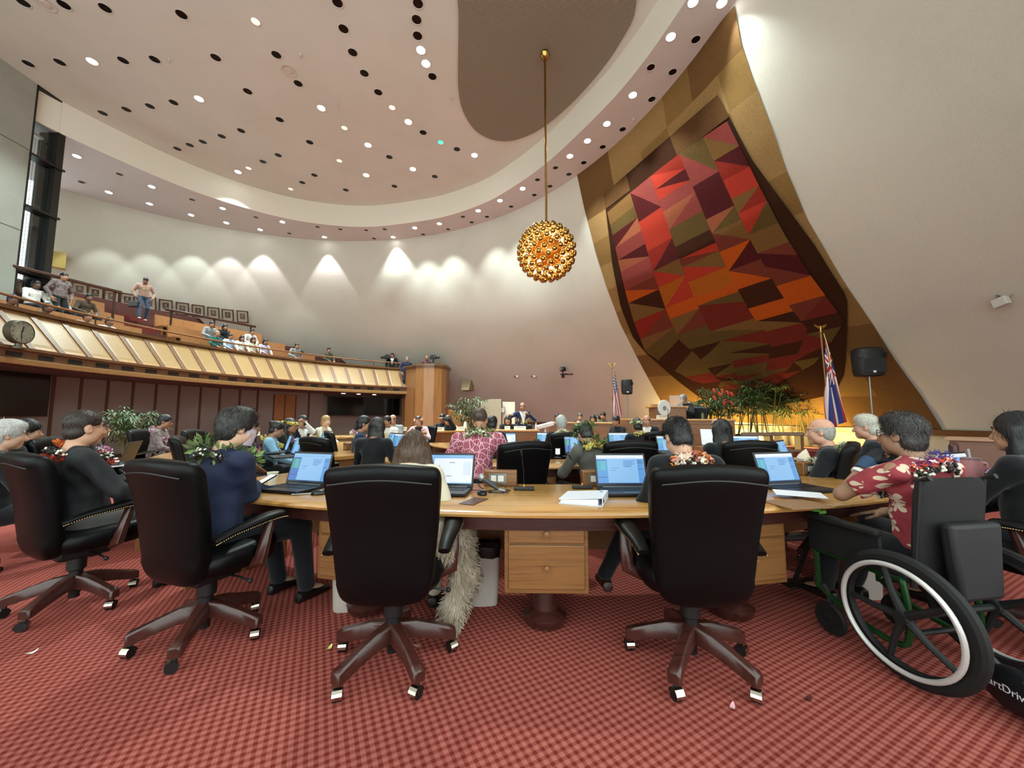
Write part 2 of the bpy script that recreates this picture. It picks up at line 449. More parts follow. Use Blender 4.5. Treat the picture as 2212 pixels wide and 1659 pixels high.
tag(mb.build('acoustic_panel', GRM.m, smooth=False), 'large oval grey-brown acoustic mesh panel on the ceiling above the chandelier', 'acoustic panel')

# ---------------------------------------------------------------- left pier and tall window
XW = -12.32*KW; YW = 9.15*KW
t_ = M('grey concrete', '#8d8f86', .85, var=(1.2, '#9a9b91'), bump=(25, .25, .008))
mb = MB(); mb.b2(XW-2.5, XW, -1.0, YW, 0, HT+.2)
for zj in (8.6, 6.55, 4.4): pass
pier = struct('wall_left', mb, t_)
mb = MB()
for zj in (8.95, 6.55): mb.b2(XW-.01, XW+.004, 6.0, YW+.005, zj, zj+.02)
j = mb.build('trim_2', M('joint shadow line', '#4c4c47', .9), smooth=False); tag(j, kind='structure')
win = thing('window_1', None, None, (0, 0, 0)); tag(win, kind='structure')
FR = M('bronze window frame', '#25231f', .4, .4)
mb = MB()
mb.b2(XW-.6, XW+.0, YW+.62, YW+.8, 2.9, HT+.1); mb.b2(XW-.1, XW+.0, YW, YW+.05, 2.9, HT+.1); mb.b2(XW-.6, XW, YW, YW+.8, HT-.05, HT+.1)
for zj in (8.85, 7.3, 5.4): mb.b2(XW-.3, XW+.05, YW, YW+.84, zj, zj+.06)
mb.build('window_frame', FR, win, smooth=False)
mb = MB(); mb.b2(XW-.16, XW-.15, YW+.05, YW+.62, 2.9, HT)
mb.build('window_pane', M('window glass', '#dfe8ea', .02, trans=1.), win, smooth=False)
bl = thing('vertical_blind', 'pale vertical blind slats hanging behind the tall window beside the grey pier', 'blind', (XW-.5, YW+.34, 2.9))
for k in range(11):
    mb = MB(); mb.box((0, -.3+k*.062, 3.4), (.004, .036, 6.8), 0, rotz(R(44))); mb.build('slat', M('pale blind', '#dfe5e6', .6), bl, smooth=False)
mb = MB(); mb.b2(-.06, .06, -.3, .3, 6.85, 6.92); mb.b2(-.06, .06, -.3, .3, 7.85, 7.98); mb.b2(-.06, .06, -.3, -.24, 6.85, 7.98)
mb.build('head_frame', M('white window head', '#f2efe4', .5), bl, smooth=False)
# ---------------------------------------------------------------- recessed lights
def downlight(p, r, lit, label, group, c='#ffffff', es=30.):
    o = thing('ceiling_downlight', label, 'ceiling light', p, 0, group)
    key = (round(r, 2), lit, c)
    if key not in DL:
        mb = MB(); mb.lathe([(r*1.0, .0), (r*1.14, -.004), (r*1.14, -.012), (r*1.02, -.014), (r*.98, -.004)], 20, caps=False)
        a = mb.build('trim_ring', M('white light ring', '#cfcac2', .5), o)
        if lit:
            mb = MB(); mb.lathe([(r*.98, -.004), (r*.6, -.012), (0.0005, -.016)], 20)
            b = mb.build('lamp_lens', M('lamp '+c, c, .4, emit=c, es=es), o)
        else:
            mb = MB(); mb.lathe([(r*.98, -.004), (r*.55, -.0025), (0.0005, -.002)], 20)  # flat dark disc paints in the shade inside the open can
            b = mb.build('reflector', M('dark can reflector', '#15100e', .25, .6), o)
        DL[key] = (a.data, b.data, b.name.split('.')[0])
    else:
        a, b, nm = DL[key]; link('trim_ring', a, o); link(nm, b, o)
    return o
DL = {}
UP_LIT = [(430, 213), (694, 233), (514, 371), (909, 108), (920, 137), (882, 263), (795, 313), (1025, 335), (892, 365), (791, 378), (199, 132)]
UP_WARM = [(847, 232), (744, 276), (733, 347), (552, 46), (537, 363), (628, 408)]
UP_DARK = [(50, 5), (138, 10), (227, 17), (392, 31), (61, 137), (129, 134), (266, 130), (334, 128), (466, 124), (597, 118), (644, 180), (535, 197), (604, 258), (375, 221), (324, 229), (273, 236), (222, 244), (521, 282), (479, 294), (438, 306), (410, 313), (383, 321), (669, 307), (601, 335), (568, 349), (679, 378), (653, 394), (729, 5), (742, 62), (762, 113), (787, 158), (817, 199), (903, 7), (900, 42), (902, 77), (934, 165), (914, 286), (987, 322), (841, 339), (939, 381), (852, 402), (747, 410)]
SO_LIT = [(166, 337), (328, 403), (235, 415), (323, 440), (481, 450), (413, 464), (489, 481), (610, 479), (562, 496), (701, 512), (849, 512), (896, 492), (949, 483), (1033, 455), (1080, 433), (1129, 407), (1231, 337), (1269, 304), (1311, 267), (1367, 205), (1449, 79), (1497, 4), (1559, 6)]
SO_DARK = [(176, 393), (258, 376), (415, 431), (553, 469), (625, 504), (686, 490), (735, 495), (791, 497), (831, 495), (808, 515), (914, 506), (968, 495), (1019, 480), (1000, 468), (1052, 468), (1104, 446), (1154, 421), (1161, 388), (1188, 402), (1200, 362), (1229, 376), (1261, 351), (1302, 317), (1345, 279), (1408, 214), (1406, 145), (1503, 85), (1453, 155)]
def spot(p, power, size, blend=.4, c=(.82, 1., .97), aim=(0, 0, -1), rad=.06):
    l = bpy.data.lights.new('spot_beam', 'SPOT'); l.energy = power; l.spot_size = R(size); l.spot_blend = blend; l.color = c; l.shadow_soft_size = rad
    o = bpy.data.objects.new('spot_beam', l); col.objects.link(o); o.location = p
    o.rotation_euler = V(aim).to_track_quat('-Z', 'Y').to_euler(); tag(o, kind='helper'); return o
KUP, KSO = 1250, 420
for a, b in UP_LIT:
    p = atz(a, b, HT-.001); downlight(p,   .112, 1, 'lit white recessed downlight in the high ceiling', 'lit white downlights of the high ceiling')
    spot((p.x, p.y, HT-.05), KUP, 95, .7)
for a, b in UP_WARM:
    p = atz(a, b, HT-.001); downlight(p, .096, 1, 'dim pinkish recessed downlight in the high ceiling', 'dim pinkish downlights of the high ceiling', '#ffc9ae', 1.3)
p = atz(952, 307, HT-.001); downlight(p, .1, 1, 'recessed downlight with a green lens in the high ceiling', None, '#3fd8a0', 1.6)
for a, b in UP_DARK:
    p = atz(a, b, HT-.001); downlight(p, .118, 0, 'unlit dark recessed downlight in the high ceiling', 'unlit downlights of the high ceiling')
for i, (a, b) in enumerate(SO_LIT):
    p = atz(a, b, HS-.001); downlight(p, .1, 1, 'lit white recessed downlight in the lower soffit ring', 'lit downlights of the soffit ring')
    c = (.88, 1., .97)
    ang = atan2(p.y-CY, p.x-CX); wall = (562 >= a)
    if a in (701, 562, 489): c = (.95, .9, .97)
    spot((p.x, p.y, HS-.04), KSO*(.55 if a > 1400 else 1.5 if a > 820 else 1.), 62 if a < 820 else 78, .25 if a < 820 else .6, c, (cos(ang)*.2, sin(ang)*.2, -1))
for a, b in SO_DARK:
    p = atz(a, b, HS-.001); downlight(p, .096, 0, 'unlit dark recessed downlight in the lower soffit ring', 'unlit downlights of the soffit ring')
mb = MB(); mb.lathe([(.2, 0), (.2, -.01), (.17, -.012), (.16, -.006), (.09, -.006), (.09, -.02), (.0005, -.022)], 28)
v0 = mb.build('ceiling_speaker', M('off white grille', '#c9c3ba', .7), loc=atz(624, 153, HT)); tag(v0, 'round white speaker grille in the middle of the high ceiling', 'ceiling speaker')
v1 = dup(v0, atz(97, 8, HT), 0, 'round white speaker grille at the top left corner of the ceiling')
mb = MB(); mb.lathe([(.035, 0), (.035, -.02), (.012, -.03), (.012, -.07), (.045, -.085), (.0005, -.09)], 12)
s0 = None
for i, (a, b) in enumerate([(976, 209), (795, 393), (365, 128), (649, 118), (731, 223)]):
    if s0 is None: s0 = mb.build('fire_sprinkler', M('white metal', '#c7c2b8', .4), loc=atz(a, b, HT))
    else: s0 = dup(s0, atz(a, b, HT))
    tag(s0, 'small white fire sprinkler hanging from the high ceiling', 'sprinkler', 'sprinklers of the high ceiling')
for i, (a, b) in enumerate([(1369, 257), (1208, 392), (1067, 467), (943, 502)]):
    s0 = dup(s0, atz(a, b, HS)); tag(s0, 'small sprinkler hanging from the soffit ring', 'sprinkler', 'sprinklers of the soffit ring')
# ---------------------------------------------------------------- chandelier
pt = atz(1177, 112, HT-.06)
ch = thing('chandelier', 'golden globe chandelier of many small shiny balls on a long brass rod', 'chandelier', (pt.x, pt.y, HT-.06))
GOLD = M('polished gold', '#ad8a4c', .14, 1.); 
cz = aty(1180, 545, pt.y).z - (HT-.06); CR = .60*KW
mb = MB(); mb.lathe([(.0005, 0), (.1, -.02), (.13, -.09), (.1, -.16), (.05, -.2), (.03, -.22)], 20); mb.build('ceiling_canopy', GOLD, ch)
mb = MB(); mb.tube([(0, 0, -.2), (0, 0, cz+CR*.9)], .03, 12); mb.build('rod', GOLD, ch)
mb = MB(); mb.sph((0, 0, cz), CR*.62, 24, 16); mb.build('core', M('amber brass core', '#b87a35', .3, .9), ch)
NB = 176; far_b = MB(); stem = MB(); pts = []
for i in range(NB):
    z = 1-2*(i+.5)/NB; r = sqrt(1-z*z); a = i*pi*(3-sqrt(5)); pts.append(V((r*cos(a), r*sin(a), z)))
vd = (V((0, 0, HC)) - V((pt.x, pt.y, HT+cz))).normalized(); pts.sort(key=lambda q: -q.dot(vd))
mb = MB(); mb.sph((0, 0, 0), .07, 14, 10); ballm = None
for i, q in enumerate(pts):
    pos = V((0, 0, cz)) + q*CR*1.02
    stem.tube([V((0, 0, cz))+q*CR*.55, pos], .012, 6, cap=False)
    if i < 100:
        if ballm is None: b = mb.build('ball', GOLD, ch, loc=pos); ballm = b.data
        else: link('ball', ballm, ch, pos)
    else: far_b.sph(pos, .07, 12, 8)
tag(far_b.build('rear_balls', GOLD, ch), kind='stuff'); tag(stem.build('ball_stems', GOLD, ch), kind='stuff')
BULB = M('warm bulb', '#ffe0b0', .4, emit='#ffd9a0', es=38.)
mb = MB(); mb.sph((0, 0, 0), .046, 10, 8); bm_ = None
for i in range(30):
    z = 1-2*(i+.5)/30; r = sqrt(1-z*z); a = i*pi*(3-sqrt(5))+.7; pos = V((0, 0, cz)) + V((r*cos(a), r*sin(a), z))*CR*.82
    if bm_ is None: b = mb.build('bulb', BULB, ch, loc=pos); bm_ = b.data
    else: link('bulb', bm_, ch, pos)
# ================================================================ visitors' gallery
GX, GY, RG, ZB = .09, 9.7, 10.85, 2.45
GA0, GA1 = R(118.9), R(193)          # right end (at the pulpit) .. left, out of the frame
def gp_(r, a, z): return V((GX+r*cos(a), GY+r*sin(a), z))
gal = thing('gallery_parapet', 'curved wooden gallery front of slanted panels running across the left wall', 'gallery front', (0, 0, 0))
mb = MB()
mb.arc((GX, GY), [(RG-.02, ZB), (RG-.02, ZB+.09), (RG+.04, ZB+.11), (RG+.04, ZB+.27), (RG-.05, ZB+.29), (RG-.05, ZB+.35), (RG+.05, ZB+.37), (RG+.9, ZB+1.36), (RG+1.0, ZB+1.36), (RG+.25, ZB)], GA0, GA1, 90)
mb.build('frame_band', WOODT, gal)
mb = MB(); mb.arc((GX, GY), [(RG+.73, ZB+1.3), (RG+.72, ZB+1.38), (RG+.95, ZB+1.42), (RG+1.0, ZB+1.38), (RG+.98, ZB+1.3)], GA0, GA1, 90); mb.build('top_ledge', WOODT, gal)
mb = MB(); mb.arc((GX, GY), [(RG-.03, ZB-.02), (RG-.05, ZB+.08), (RG-.02, ZB+.1), (RG+.3, ZB+.02), (RG+.3, ZB-.02)], GA0, GA1, 90); mb.build('bottom_moulding', WOODP, gal)
vent = MB()
DA = R(3.31); a0 = R(124.2) - DA
k = 0
while a0 + k*DA < GA1 - .02:
    al, ar = a0+(k+1)*DA-.003, a0+k*DA+.003
    if ar > GA0-.001:
        P0 = gp_(RG+.05, ar, ZB+.37); n_in = None
        def pan(u, v, off):          # u across, v up the slope
            a = ar+(al-ar)*u; r = RG+.05 + .80*v - off*.78; return (GX+r*cos(a), GY+r*sin(a), ZB+.37+.93*v - off*.62)
        m = MB()                     # frame + raised field of one panel
        U = [0, .0, .11, .16, .84, .89, 1., 1.]; Vv = [0, 0, .07, .16, .84, .92, 1., 1.]
        O = [[0]*8, [0]+[.03]*6+[0], [0, .03, .012, .012, .012, .012, .03, 0], [0, .03, .012, .045, .045, .012, .03, 0]]
        rows = [O[0], O[1], O[2], O[3], O[3], O[2], O[1], O[0]]
        vv = []; ff = []; mm = []
        for j in range(8):
            for i in range(8): vv.append(pan(U[i], Vv[j], rows[j][i]))
        for j in range(7):
            for i in range(7):
                m.m.append(0) if False else None
                ff.append((j*8+i, j*8+i+1, j*8+i+9, j*8+i+8)); mm.append(1 if 2 <= i <= 4 and 2 <= j <= 4 else 0)
        m.v = vv; m.f = ff; m.m = mm
        m.build('panel', [WOODZ, WOODP], gal, smooth=False)
        vent.arc((GX, GY), [(RG+.025, ZB+.14), (RG+.025, ZB+.24), (RG+.06, ZB+.24), (RG+.06, ZB+.14)], ar+.012, al-.012, 4)
        m = MB(); a = ar-.003; b = .012
        m.add([gp_(RG+.0, a-b/2, ZB+.36), gp_(RG+.0, a+b/2, ZB+.36), gp_(RG+.83, a+b/2, ZB+1.32), gp_(RG+.83, a-b/2, ZB+1.32), gp_(RG+.2, a-b/2, ZB+.36), gp_(RG+.2, a+b/2, ZB+.36), gp_(RG+1, a+b/2, ZB+1.32), gp_(RG+1, a-b/2, ZB+1.32)],
              [(0, 1, 2, 3), (4, 7, 6, 5), (0, 4, 5, 1), (2, 6, 7, 3), (0, 3, 7, 4), (1, 5, 6, 2)]); m.build('mullion', WOODT, gal, smooth=False)
    k += 1
vent.build('vent_slots', BLACKM, gal, smooth=False)
ra = thing('gallery_rail', 'wooden handrail on brackets above the gallery front', 'rail', (0, 0, 0))
mb = MB(); mb.tube([gp_(RG+.98, GA0+(GA1-GA0)*i/60, ZB+1.66) for i in range(61)], .032, 8); mb.build('handrail', WOODD, ra)
for k in range(9):
    a = R(127+k*8.2); mb = MB(); mb.tube([gp_(RG+.98, a, ZB+1.4), gp_(RG+.98, a, ZB+1.64)], .018, 8); mb.build('rail_post', DARKW, ra)
# stepped floor of the gallery (reaches to the wall)
T0, TD, TZ0, TR = RG+1.0, .86, 2.95, .5
NT_ = 7
def tier(k): return T0+TD*k, TZ0+TR*k
steps = MB(); pr = [(RG+.22, ZB+.02), (RG+.95, ZB+.5)]
for k in range(NT_):
    r, z = tier(k); pr += [(r, z), (r+TD, z)]
pr += [(T0+TD*NT_, ZB+.02)]
steps.arc((GX, GY), pr, R(121.7), GA1, 60)
struct('floor_gallery', steps, M('gallery floor carpet', '#4f2a22', .9), smooth=False)
mb = MB()
for k in range(5):
    r, z = tier(k); mb.arc((GX, GY), [(r-.0, z-TR*.5), (r-.0, z+.012), (r+TD, z+.012), (r+TD, z-.2)], R(160.3), R(165.3), 10)
    r2 = r+TD*.5; mb.arc((GX, GY), [(r2, z+.01), (r2, z+.25), (r2+TD*.5, z+.25), (r2+TD*.5, z+.01)], R(160.3), R(165.3), 10)
tag(mb.build('carpeted_steps', RISERM, smooth=False), 'red carpeted aisle steps between the two blocks of gallery benches', 'steps')
def bench(k, a0, a1, label):
    r, z = tier(k); o = thing('gallery_bench', label, 'bench', (0, 0, 0), 0, None)
    m = MB(); m.arc((GX, GY), [(r+.34, z+.40), (r+.34, z+.45), (r+.80, z+.45), (r+.80, z+.40)], R(a0), R(a1), 30); m.build('seat', WOODB, o, smooth=False)
    m = MB(); m.arc((GX, GY), [(r+.74, z+.4), (r+.80, z+.92), (r+.855, z+.92), (r+.855, z+.0), (r+.80, z+.0)], R(a0), R(a1), 30); m.build('back', WOODB, o, smooth=False)
    m = MB()
    for a in (a0+.15, a1-.15): m.arc((GX, GY), [(r+.36, z), (r+.36, z+.4), (r+.8, z+.4), (r+.8, z)], R(a-.12), R(a+.12), 1)
    m.build('end_support', WOODD, o, smooth=False); return o
LB = ['lowest', 'second lowest', 'third', 'topmost']
for k in range(4):
    bench(k, (161.5, 165.4, 165.6, 166.)[k], (192.5, 186, 178, 174)[k], f'long wooden bench left of the red gallery steps, {LB[k]} row')
for k, e in enumerate((132.5, 137.5, 142., 144.8)):
    bench(k, e, (157., 160.2, 160.2, 160.2)[k], f'long wooden bench right of the red gallery steps, {LB[k]} row')
for (pa, pb, nm) in (((-20, 563), (262, 632), 'dark upper handrail at the left end of the gallery'), ((357, 668), (552, 706), 'dark upper handrail right of the gallery steps in front of the portraits')):
    o = thing('upper_handrail', nm, 'rail'); rr = T0+TD*4+.0
    def hit(px, py, zz):
        return atz(px, py, zz)
    p, q = hit(*pa, 5.5), hit(*pb, 5.5)
    m = MB(); m.box((0, 0, 0), (.12, (q-p).length, .09)); c = (p+q)/2
    b = m.build('rail_bar', DARKW, o, bevel=.015); b.location = c; b.rotation_mode = 'QUATERNION'; b.rotation_quaternion = (q-p).to_track_quat('Y', 'Z')
    for f in (.06, .5, .94):
        g = p.lerp(q, f); m = MB(); m.b2(g.x-.025, g.x+.025, g.y-.025, g.y+.025, g.z-1.0, g.z-.03); m.build('post', DARKW, o, smooth=False)
# underside + wall below the gallery
mb = MB(); mb.arc((GX, GY), [(RG+.2, ZB-.02), (RG+.2, ZB+.02), (RG+4.0, ZB+.02), (RG+4.0, ZB-.02)], R(116), GA1, 60); struct('ceiling_under_gallery', mb, M('brown underside', '#4a3a30', .8), smooth=False)
RU = RG+2.1
mb = MB(); mb.arc((GX, GY), [(RU, 0), (RU, ZB), (RU+.1, ZB), (RU+.1, 0)], R(118), GA1, 80); struct('wall_back', mb, M('taupe fabric wall', '#6f665e', .9, var=(40, '#776d65')))
def az_of(px, r):
    d = ray(px, 870); kx = d.x/d.y; A = kx*kx+1; B = -2*(GX*kx+GY); Cc = GX*GX+GY*GY-r*r; Y = (-B+sqrt(B*B-4*A*Cc))/(2*A)
    return atan2(Y-GY, kx*Y-GX)
mb = MB()
for px in (172, 230, 285, 335, 385, 432, 474, 517, 556, 667, 112):
    a = az_of(px, RU); mb.arc((GX, GY), [(RU-.012, 0), (RU-.012, ZB), (RU+.02, ZB), (RU+.02, 0)], a-.003, a+.003, 1)
mb.arc((GX, GY), [(RU-.012, .0), (RU-.012, .12), (RU+.02, .12), (RU+.02, 0)], R(118), GA1, 60)
tag(mb.build('trim_3', DARKW, smooth=False), kind='structure')
def curved_panel(name, px0, px1, r, z0, z1, mat, label, cat, d=.05, kind=None, parts=None):
    a0, a1 = az_of(px1, r), az_of(px0, r); m = MB(); m.arc((GX, GY), [(r, z0), (r, z1), (r+d, z1), (r+d, z0)], a0, a1, 6)
    o = m.build(name, mat, smooth=False); tag(o, label, cat, kind=kind); return o
curved_panel('door_1', 591, 640, RU-.03, 0, 2.3, WOODD, None, None, kind='structure')
for px in (592, 615.5, 639): 
    a = az_of(px, RU-.04); m = MB(); m.arc((GX, GY), [(RU-.05, 0), (RU-.05, 2.3), (RU-.02, 2.3), (RU-.02, 0)], a-.0015, a+.0015, 1); tag(m.build('trim_4', DARKW, smooth=False), kind='structure')
SCRN = M('dark screen glass', '#0b0b0d', .12)
def wall_screen(pa, pb, label, x):
    p = [aty(px, 870, aty(px, 870, 1).y) for px in (pa, pb)]
    a0, a1 = az_of(pb, RU-.25), az_of(pa, RU-.25); r = RU-.25
    q0, q1 = gp_(r, a0, 0), gp_(r, a1, 0); c = (q0+q1)/2; d = q1-q0
    o = thing('wall_screen', label, 'screen', (c.x, c.y, 1.35 if x else 1.3), atan2(d.y, d.x))
    L = d.length; h = .95 if x else 1.15
    m = MB(); m.b2(-L/2, L/2, -.0, .07, 0, h); m.build('housing', BLACKM, o, bevel=.008)
    m = MB(); m.b2(-L/2+.03, L/2-.03, .07, .075, .03, h-.03); m.build('display', SCRN, o, smooth=False)
wall_screen(-60, 100, 'big dark switched off screen at the far left under the gallery', 0)
wall_screen(707, 784, 'dark grey switched off wall screen under the right end of the gallery', 1)
wall_screen(785, 863, 'black switched off wall screen next to the pulpit under the gallery', 1)
tag(curved_panel('door_2', 869, 893, RU-1.2, 0, 2.25, WOODR, None, None), kind='structure')
curved_panel('trim_5', 700, 868, RU-.15, 2.3, 2.45, DARKW, None, None, kind='structure')
o0 = None
for px in (741, 774, 808):
    a = az_of(px, RG+1.2); q = gp_(RG+1.2, a, ZB-.02); m = MB(); m.lathe([(.09, 0), (.09, -.02), (.0005, -.025)], 16)
    o = m.build('recessed_light', M('soft white lens', '#fff4e6', .4, emit='#fff2e0', es=4.), loc=q); tag(o, 'round recessed light under the gallery above the dark wall screens', 'ceiling light', 'lights under the gallery')
# ---------------------------------------------------------------- pulpit at the right end of the gallery
pc = aty(930, 870, 19.0); PZ = 3.86
pul = thing('pulpit', 'tall curved wooden pulpit box at the right end of the gallery', 'pulpit', (pc.x, pc.y, 0))
pts = [(-1.35, .9), (-1.3, .2), (-.78, -.3), (-.6, -.55), (-.2, -.72), (.3, -.72), (.62, -.5), (.76, -.2), (.76, .9)]
m = MB()
for (x0, y0), (x1, y1) in zip(pts, pts[1:]):
    L = hypot(x1-x0, y1-y0); a = atan2(y1-y0, x1-x0); m.box(((x0+x1)/2, (y0+y1)/2, (PZ-.1)/2), (L+.03, .05, PZ-.1), 0, rotz(a))
m.build('body', WOODR, pul, smooth=False)
m = MB()
for (x0, y0), (x1, y1) in zip(pts, pts[1:]):
    L = hypot(x1-x0, y1-y0); a = atan2(y1-y0, x1-x0); m.box(((x0+x1)/2, (y0+y1)/2, PZ-.05), (L+.1, .16, .1), 0, rotz(a)); m.box(((x0+x1)/2, (y0+y1)/2, PZ-.14), (L+.06, .1, .08), 0, rotz(a))
m.build('cap', WOODT, pul, smooth=False)
for (x0, y0), (x1, y1) in zip(pts[1:], pts[2:-1]):
    m = MB(); L = hypot(x1-x0, y1-y0); a = atan2(y1-y0, x1-x0)
    m.b2(-L/2+.03, L/2-.03, -.012, .02, .15, PZ-.3); b = m.build('panel', WOODR, pul, bevel=.01); b.location = ((x0+x1)/2, (y0+y1)/2, 0); b.rotation_euler = (0, 0, a)
# sloping stair side by the pulpit
p0, p1 = aty(968, 885, 17.6), aty(1010, 903, 15.6)
m = MB(); d_ = V((.06, .06, 0)); 
m.add([(p0.x, p0.y, 0), (p1.x, p1.y, 0), (p1.x, p1.y, p1.z), (p0.x, p0.y, p0.z)]+[(p0.x+.1, p0.y+.1, 0), (p1.x+.1, p1.y+.1, 0), (p1.x+.1, p1.y+.1, p1.z), (p0.x+.1, p0.y+.1, p0.z)], [(0, 1, 2, 3), (4, 7, 6, 5), (0, 4, 5, 1), (3, 2, 6, 7), (1, 5, 6, 2), (0, 3, 7, 4)])
tag(m.build('stair_side', WOODR, smooth=False), 'sloping wooden stair side wall right of the pulpit', 'stair side')
# ---------------------------------------------------------------- portraits on the wall
px_f = [(172, 625), (206, 633), (241, 640), (275, 648), (322, 655), (358, 661), (394, 667), (428, 672), (461, 677), (492, 681), (524, 684)]
PORTM = [M('sepia photograph a', '#4d4238', .6), M('sepia photograph b', '#6b6156', .6), M('portrait skin', '#a58a72', .6)]
for i, (a, b) in enumerate(px_f):
    p = onwall(a, b, .05); t, u, n = wall_frame(p)
    o = thing('framed_portrait', None, 'picture', p); o.rotation_mode = 'QUATERNION'
    o.rotation_quaternion = Matrix((t, u, n)).transposed().to_quaternion() if t.cross(u).dot(n) > 0 else Matrix((-t, u, n)).transposed().to_quaternion()
    w_, h_ = .46, .58
    m = MB()
    for (x0, x1, y0, y1) in ((-w_/2, w_/2, h_/2-.035, h_/2), (-w_/2, w_/2, -h_/2, -h_/2+.035), (-w_/2, -w_/2+.035, -h_/2, h_/2), (w_/2-.035, w_/2, -h_/2, h_/2)): m.b2(x0, x1, y0, y1, -.03, .03)
    m.build('frame', M('dark brown frame', '#4a2f21', .4), o, smooth=False)
    m = MB(); m.b2(-w_/2+.03, w_/2-.03, -h_/2+.03, h_/2-.03, -.02, .0); m.build('mat_board', M('cream mat', '#b9ae9c', .8), o, smooth=False)
    m = MB(); m.b2(-.105, .105, -.13, .15, .0, .004); m.sph((0, .05, .004), .045, 10, 6, 2, (1, 1.3, .1)); m.sph((0, -.07, .004), .09, 10, 6, 1 if i % 2 else 0, (1, .7, .05)); m.build('photograph', PORTM if i % 2 else [PORTM[1], PORTM[0], PORTM[2]], o)
    ordn = ['first', 'second', 'third', 'fourth', 'fifth', 'sixth', 'seventh', 'eighth', 'ninth', 'tenth', 'eleventh']
    o['label'] = f'framed sepia portrait, {ordn[i]} from the left in the row on the wall'; o['group'] = 'portraits on the gallery wall'
# ---------------------------------------------------------------- bits on the wall
def wall_obj(name, px, py, off, label, cat):
    p = onwall(px, py, off); t, u, n = wall_frame(p); o = thing(name, label, cat, p); o.rotation_mode = 'QUATERNION'
    if t.cross(V((0, 0, 1))).dot(n) < 0: t = -t
    nh = V((n.x, n.y, 0)).normalized(); t = V((0, 0, 1)).cross(nh)      # upright frame: x across, y up-ish, z out
    o.rotation_quaternion = Matrix((t, V((0, 0, 1)), nh)).transposed().to_quaternion(); return o
GREYC = M('camera grey', '#6d6a66', .4); WHT = M('white plastic', '#d9d5cc', .4)
o = wall_obj('wall_speaker_box', 1009, 834, .32, 'beige sloped speaker box on the wall above the potted palm', 'speaker')
m = MB(); m.add([(-.28, .3, -.3), (.28, .3, -.3), (.28, .3, .1), (-.28, .3, .1), (-.2, -.25, -.3), (.25, -.25, -.3), (.25, -.25, .32), (-.2, -.25, .32)], [(0, 1, 2, 3), (7, 6, 5, 4), (3, 2, 6, 7), (0, 3, 7, 4), (1, 5, 6, 2), (0, 4, 5, 1)])
m.build('cabinet', M('beige cloth', '#8d7d60', .8), o, smooth=False, bevel=.01)
m = MB(); m.box((0, -.25, .0), (.4, .02, .5)); m.build('grille', M('olive grille', '#6b5c40', .8), o, smooth=False)
for px, nm in ((1116, 'small round security camera on the wall above the standing speaker'), (1153, 'second small security camera on the wall, right of the first')):
    o = wall_obj('security_camera', px, 812, .12, nm, 'camera')
    m = MB(); m.tube([(0, 0, -.16), (0, 0, 0)], .03, 10); m.build('wall_mount', WHT, o)
    m = MB(); m.tube([(-.03, -.02, .05), (.1, -.05, .0)], .055, 12); m.build('body', WHT, o)
    m = MB(); m.sph((-.06, -.03, .05), .05, 12, 8); m.build('lens', BLACKM, o)
o = wall_obj('broadcast_camera', 1216, 803, .45, 'black remote controlled camera on a bracket on the wall left of the tapestry', 'camera')
m = MB(); m.tube([(.25, -.1, -.45), (0, -.12, .0)], .025, 8); m.tube([(0, -.12, 0), (0, .0, 0)], .03, 8); m.box((.05, -.12, -.02), (.3, .05, .2)); m.build('bracket', BLACKM, o)
m = MB(); m.box((0, .12, 0), (.22, .2, .2)); m.build('camera_head', BLACKM, o, bevel=.03)
m = MB(); m.tube([(0, .12, .1), (0, .1, .2)], .06, 14); m.build('lens', GREYC, o)
m = MB(); m.box((0, -.22, .0), (.12, .13, .12)); m.build('base_unit', BLACKM, o, bevel=.02)
o = wall_obj('wall_antenna_box', 2162, 650, .18, 'small white box on a bracket on the bare right hand wall', 'wall box')
m = MB(); m.box((0, -.02, 0), (.19, .15, .1), 0, rotz(.25)); m.build('box', M('light grey plastic', '#b9b5ad', .4), o, bevel=.012)
m = MB(); m.tube([(-.05, .08, -.15), (-.05, .11, .0), (-.02, .05, .03)], .012, 8); m.build('bracket', GREYC, o)
m = MB(); m.tube([(.06, .0, -.05), (.1, .12, -.1), (.08, .16, -.14)], .006, 6); m.build('cable', GREYC, o)
p = onwall(135, 566, .3); 
o = wall_obj('wall_sign_box', 121, 562, .3, 'yellowish box fixed to the wall beside the tall window', 'wall box'); m = MB(); m.box((0, 0, 0), (.5, .62, .3)); m.build('box', M('mustard panel', '#b09a55', .7), o, smooth=False, bevel=.01)
# clock on the gallery ledge
a = az_of(50, RG-.3); q = gp_(RG-.1, a, ZB+.29)
ck = thing('ledge_clock', 'round grey clock on a short foot at the left of the gallery front', 'clock', q, atan2(GX-q.x, -(GY-q.y)))
m = MB(); m.lathe([(.12, 0), (.12, .03), (.06, .05), (.05, .12)], 20); m.build('foot', M('clock bronze', '#5b564a', .4, .6), ck)
m = MB(); m.lathe([(.0005, -.09), (.23, -.09), (.25, -.07), (.25, .05), (.235, .06), (.235, .045), (.0005, .045)], 40, 0, (0, 0, .36), rotx(R(90))); m.build('case', M('clock bronze', '#5b564a', .4, .6), ck)
m = MB(); m.lathe([(.0005, .05), (.225, .05)], 40, 0, (0, 0, .36), rotx(R(90))); m.build('dial', M('clock dial', '#a8a791', .5), ck)
m = MB(); m.box((.0, -.057, .42), (.018, .006, .13), 0, roty(R(8))); m.box((-.015, -.057, .3), (.012, .006, .18), 0, roty(R(-7))); m.build('hands', BLACKM, ck, smooth=False); m = MB()
for h in range(12): m.box((.19*sin(h*pi/6), -.054, .36+.19*cos(h*pi/6)), (.008, .004, .035), 0, roty(h*pi/6))
m.build('hour_marks', BLACKM, ck, smooth=False)
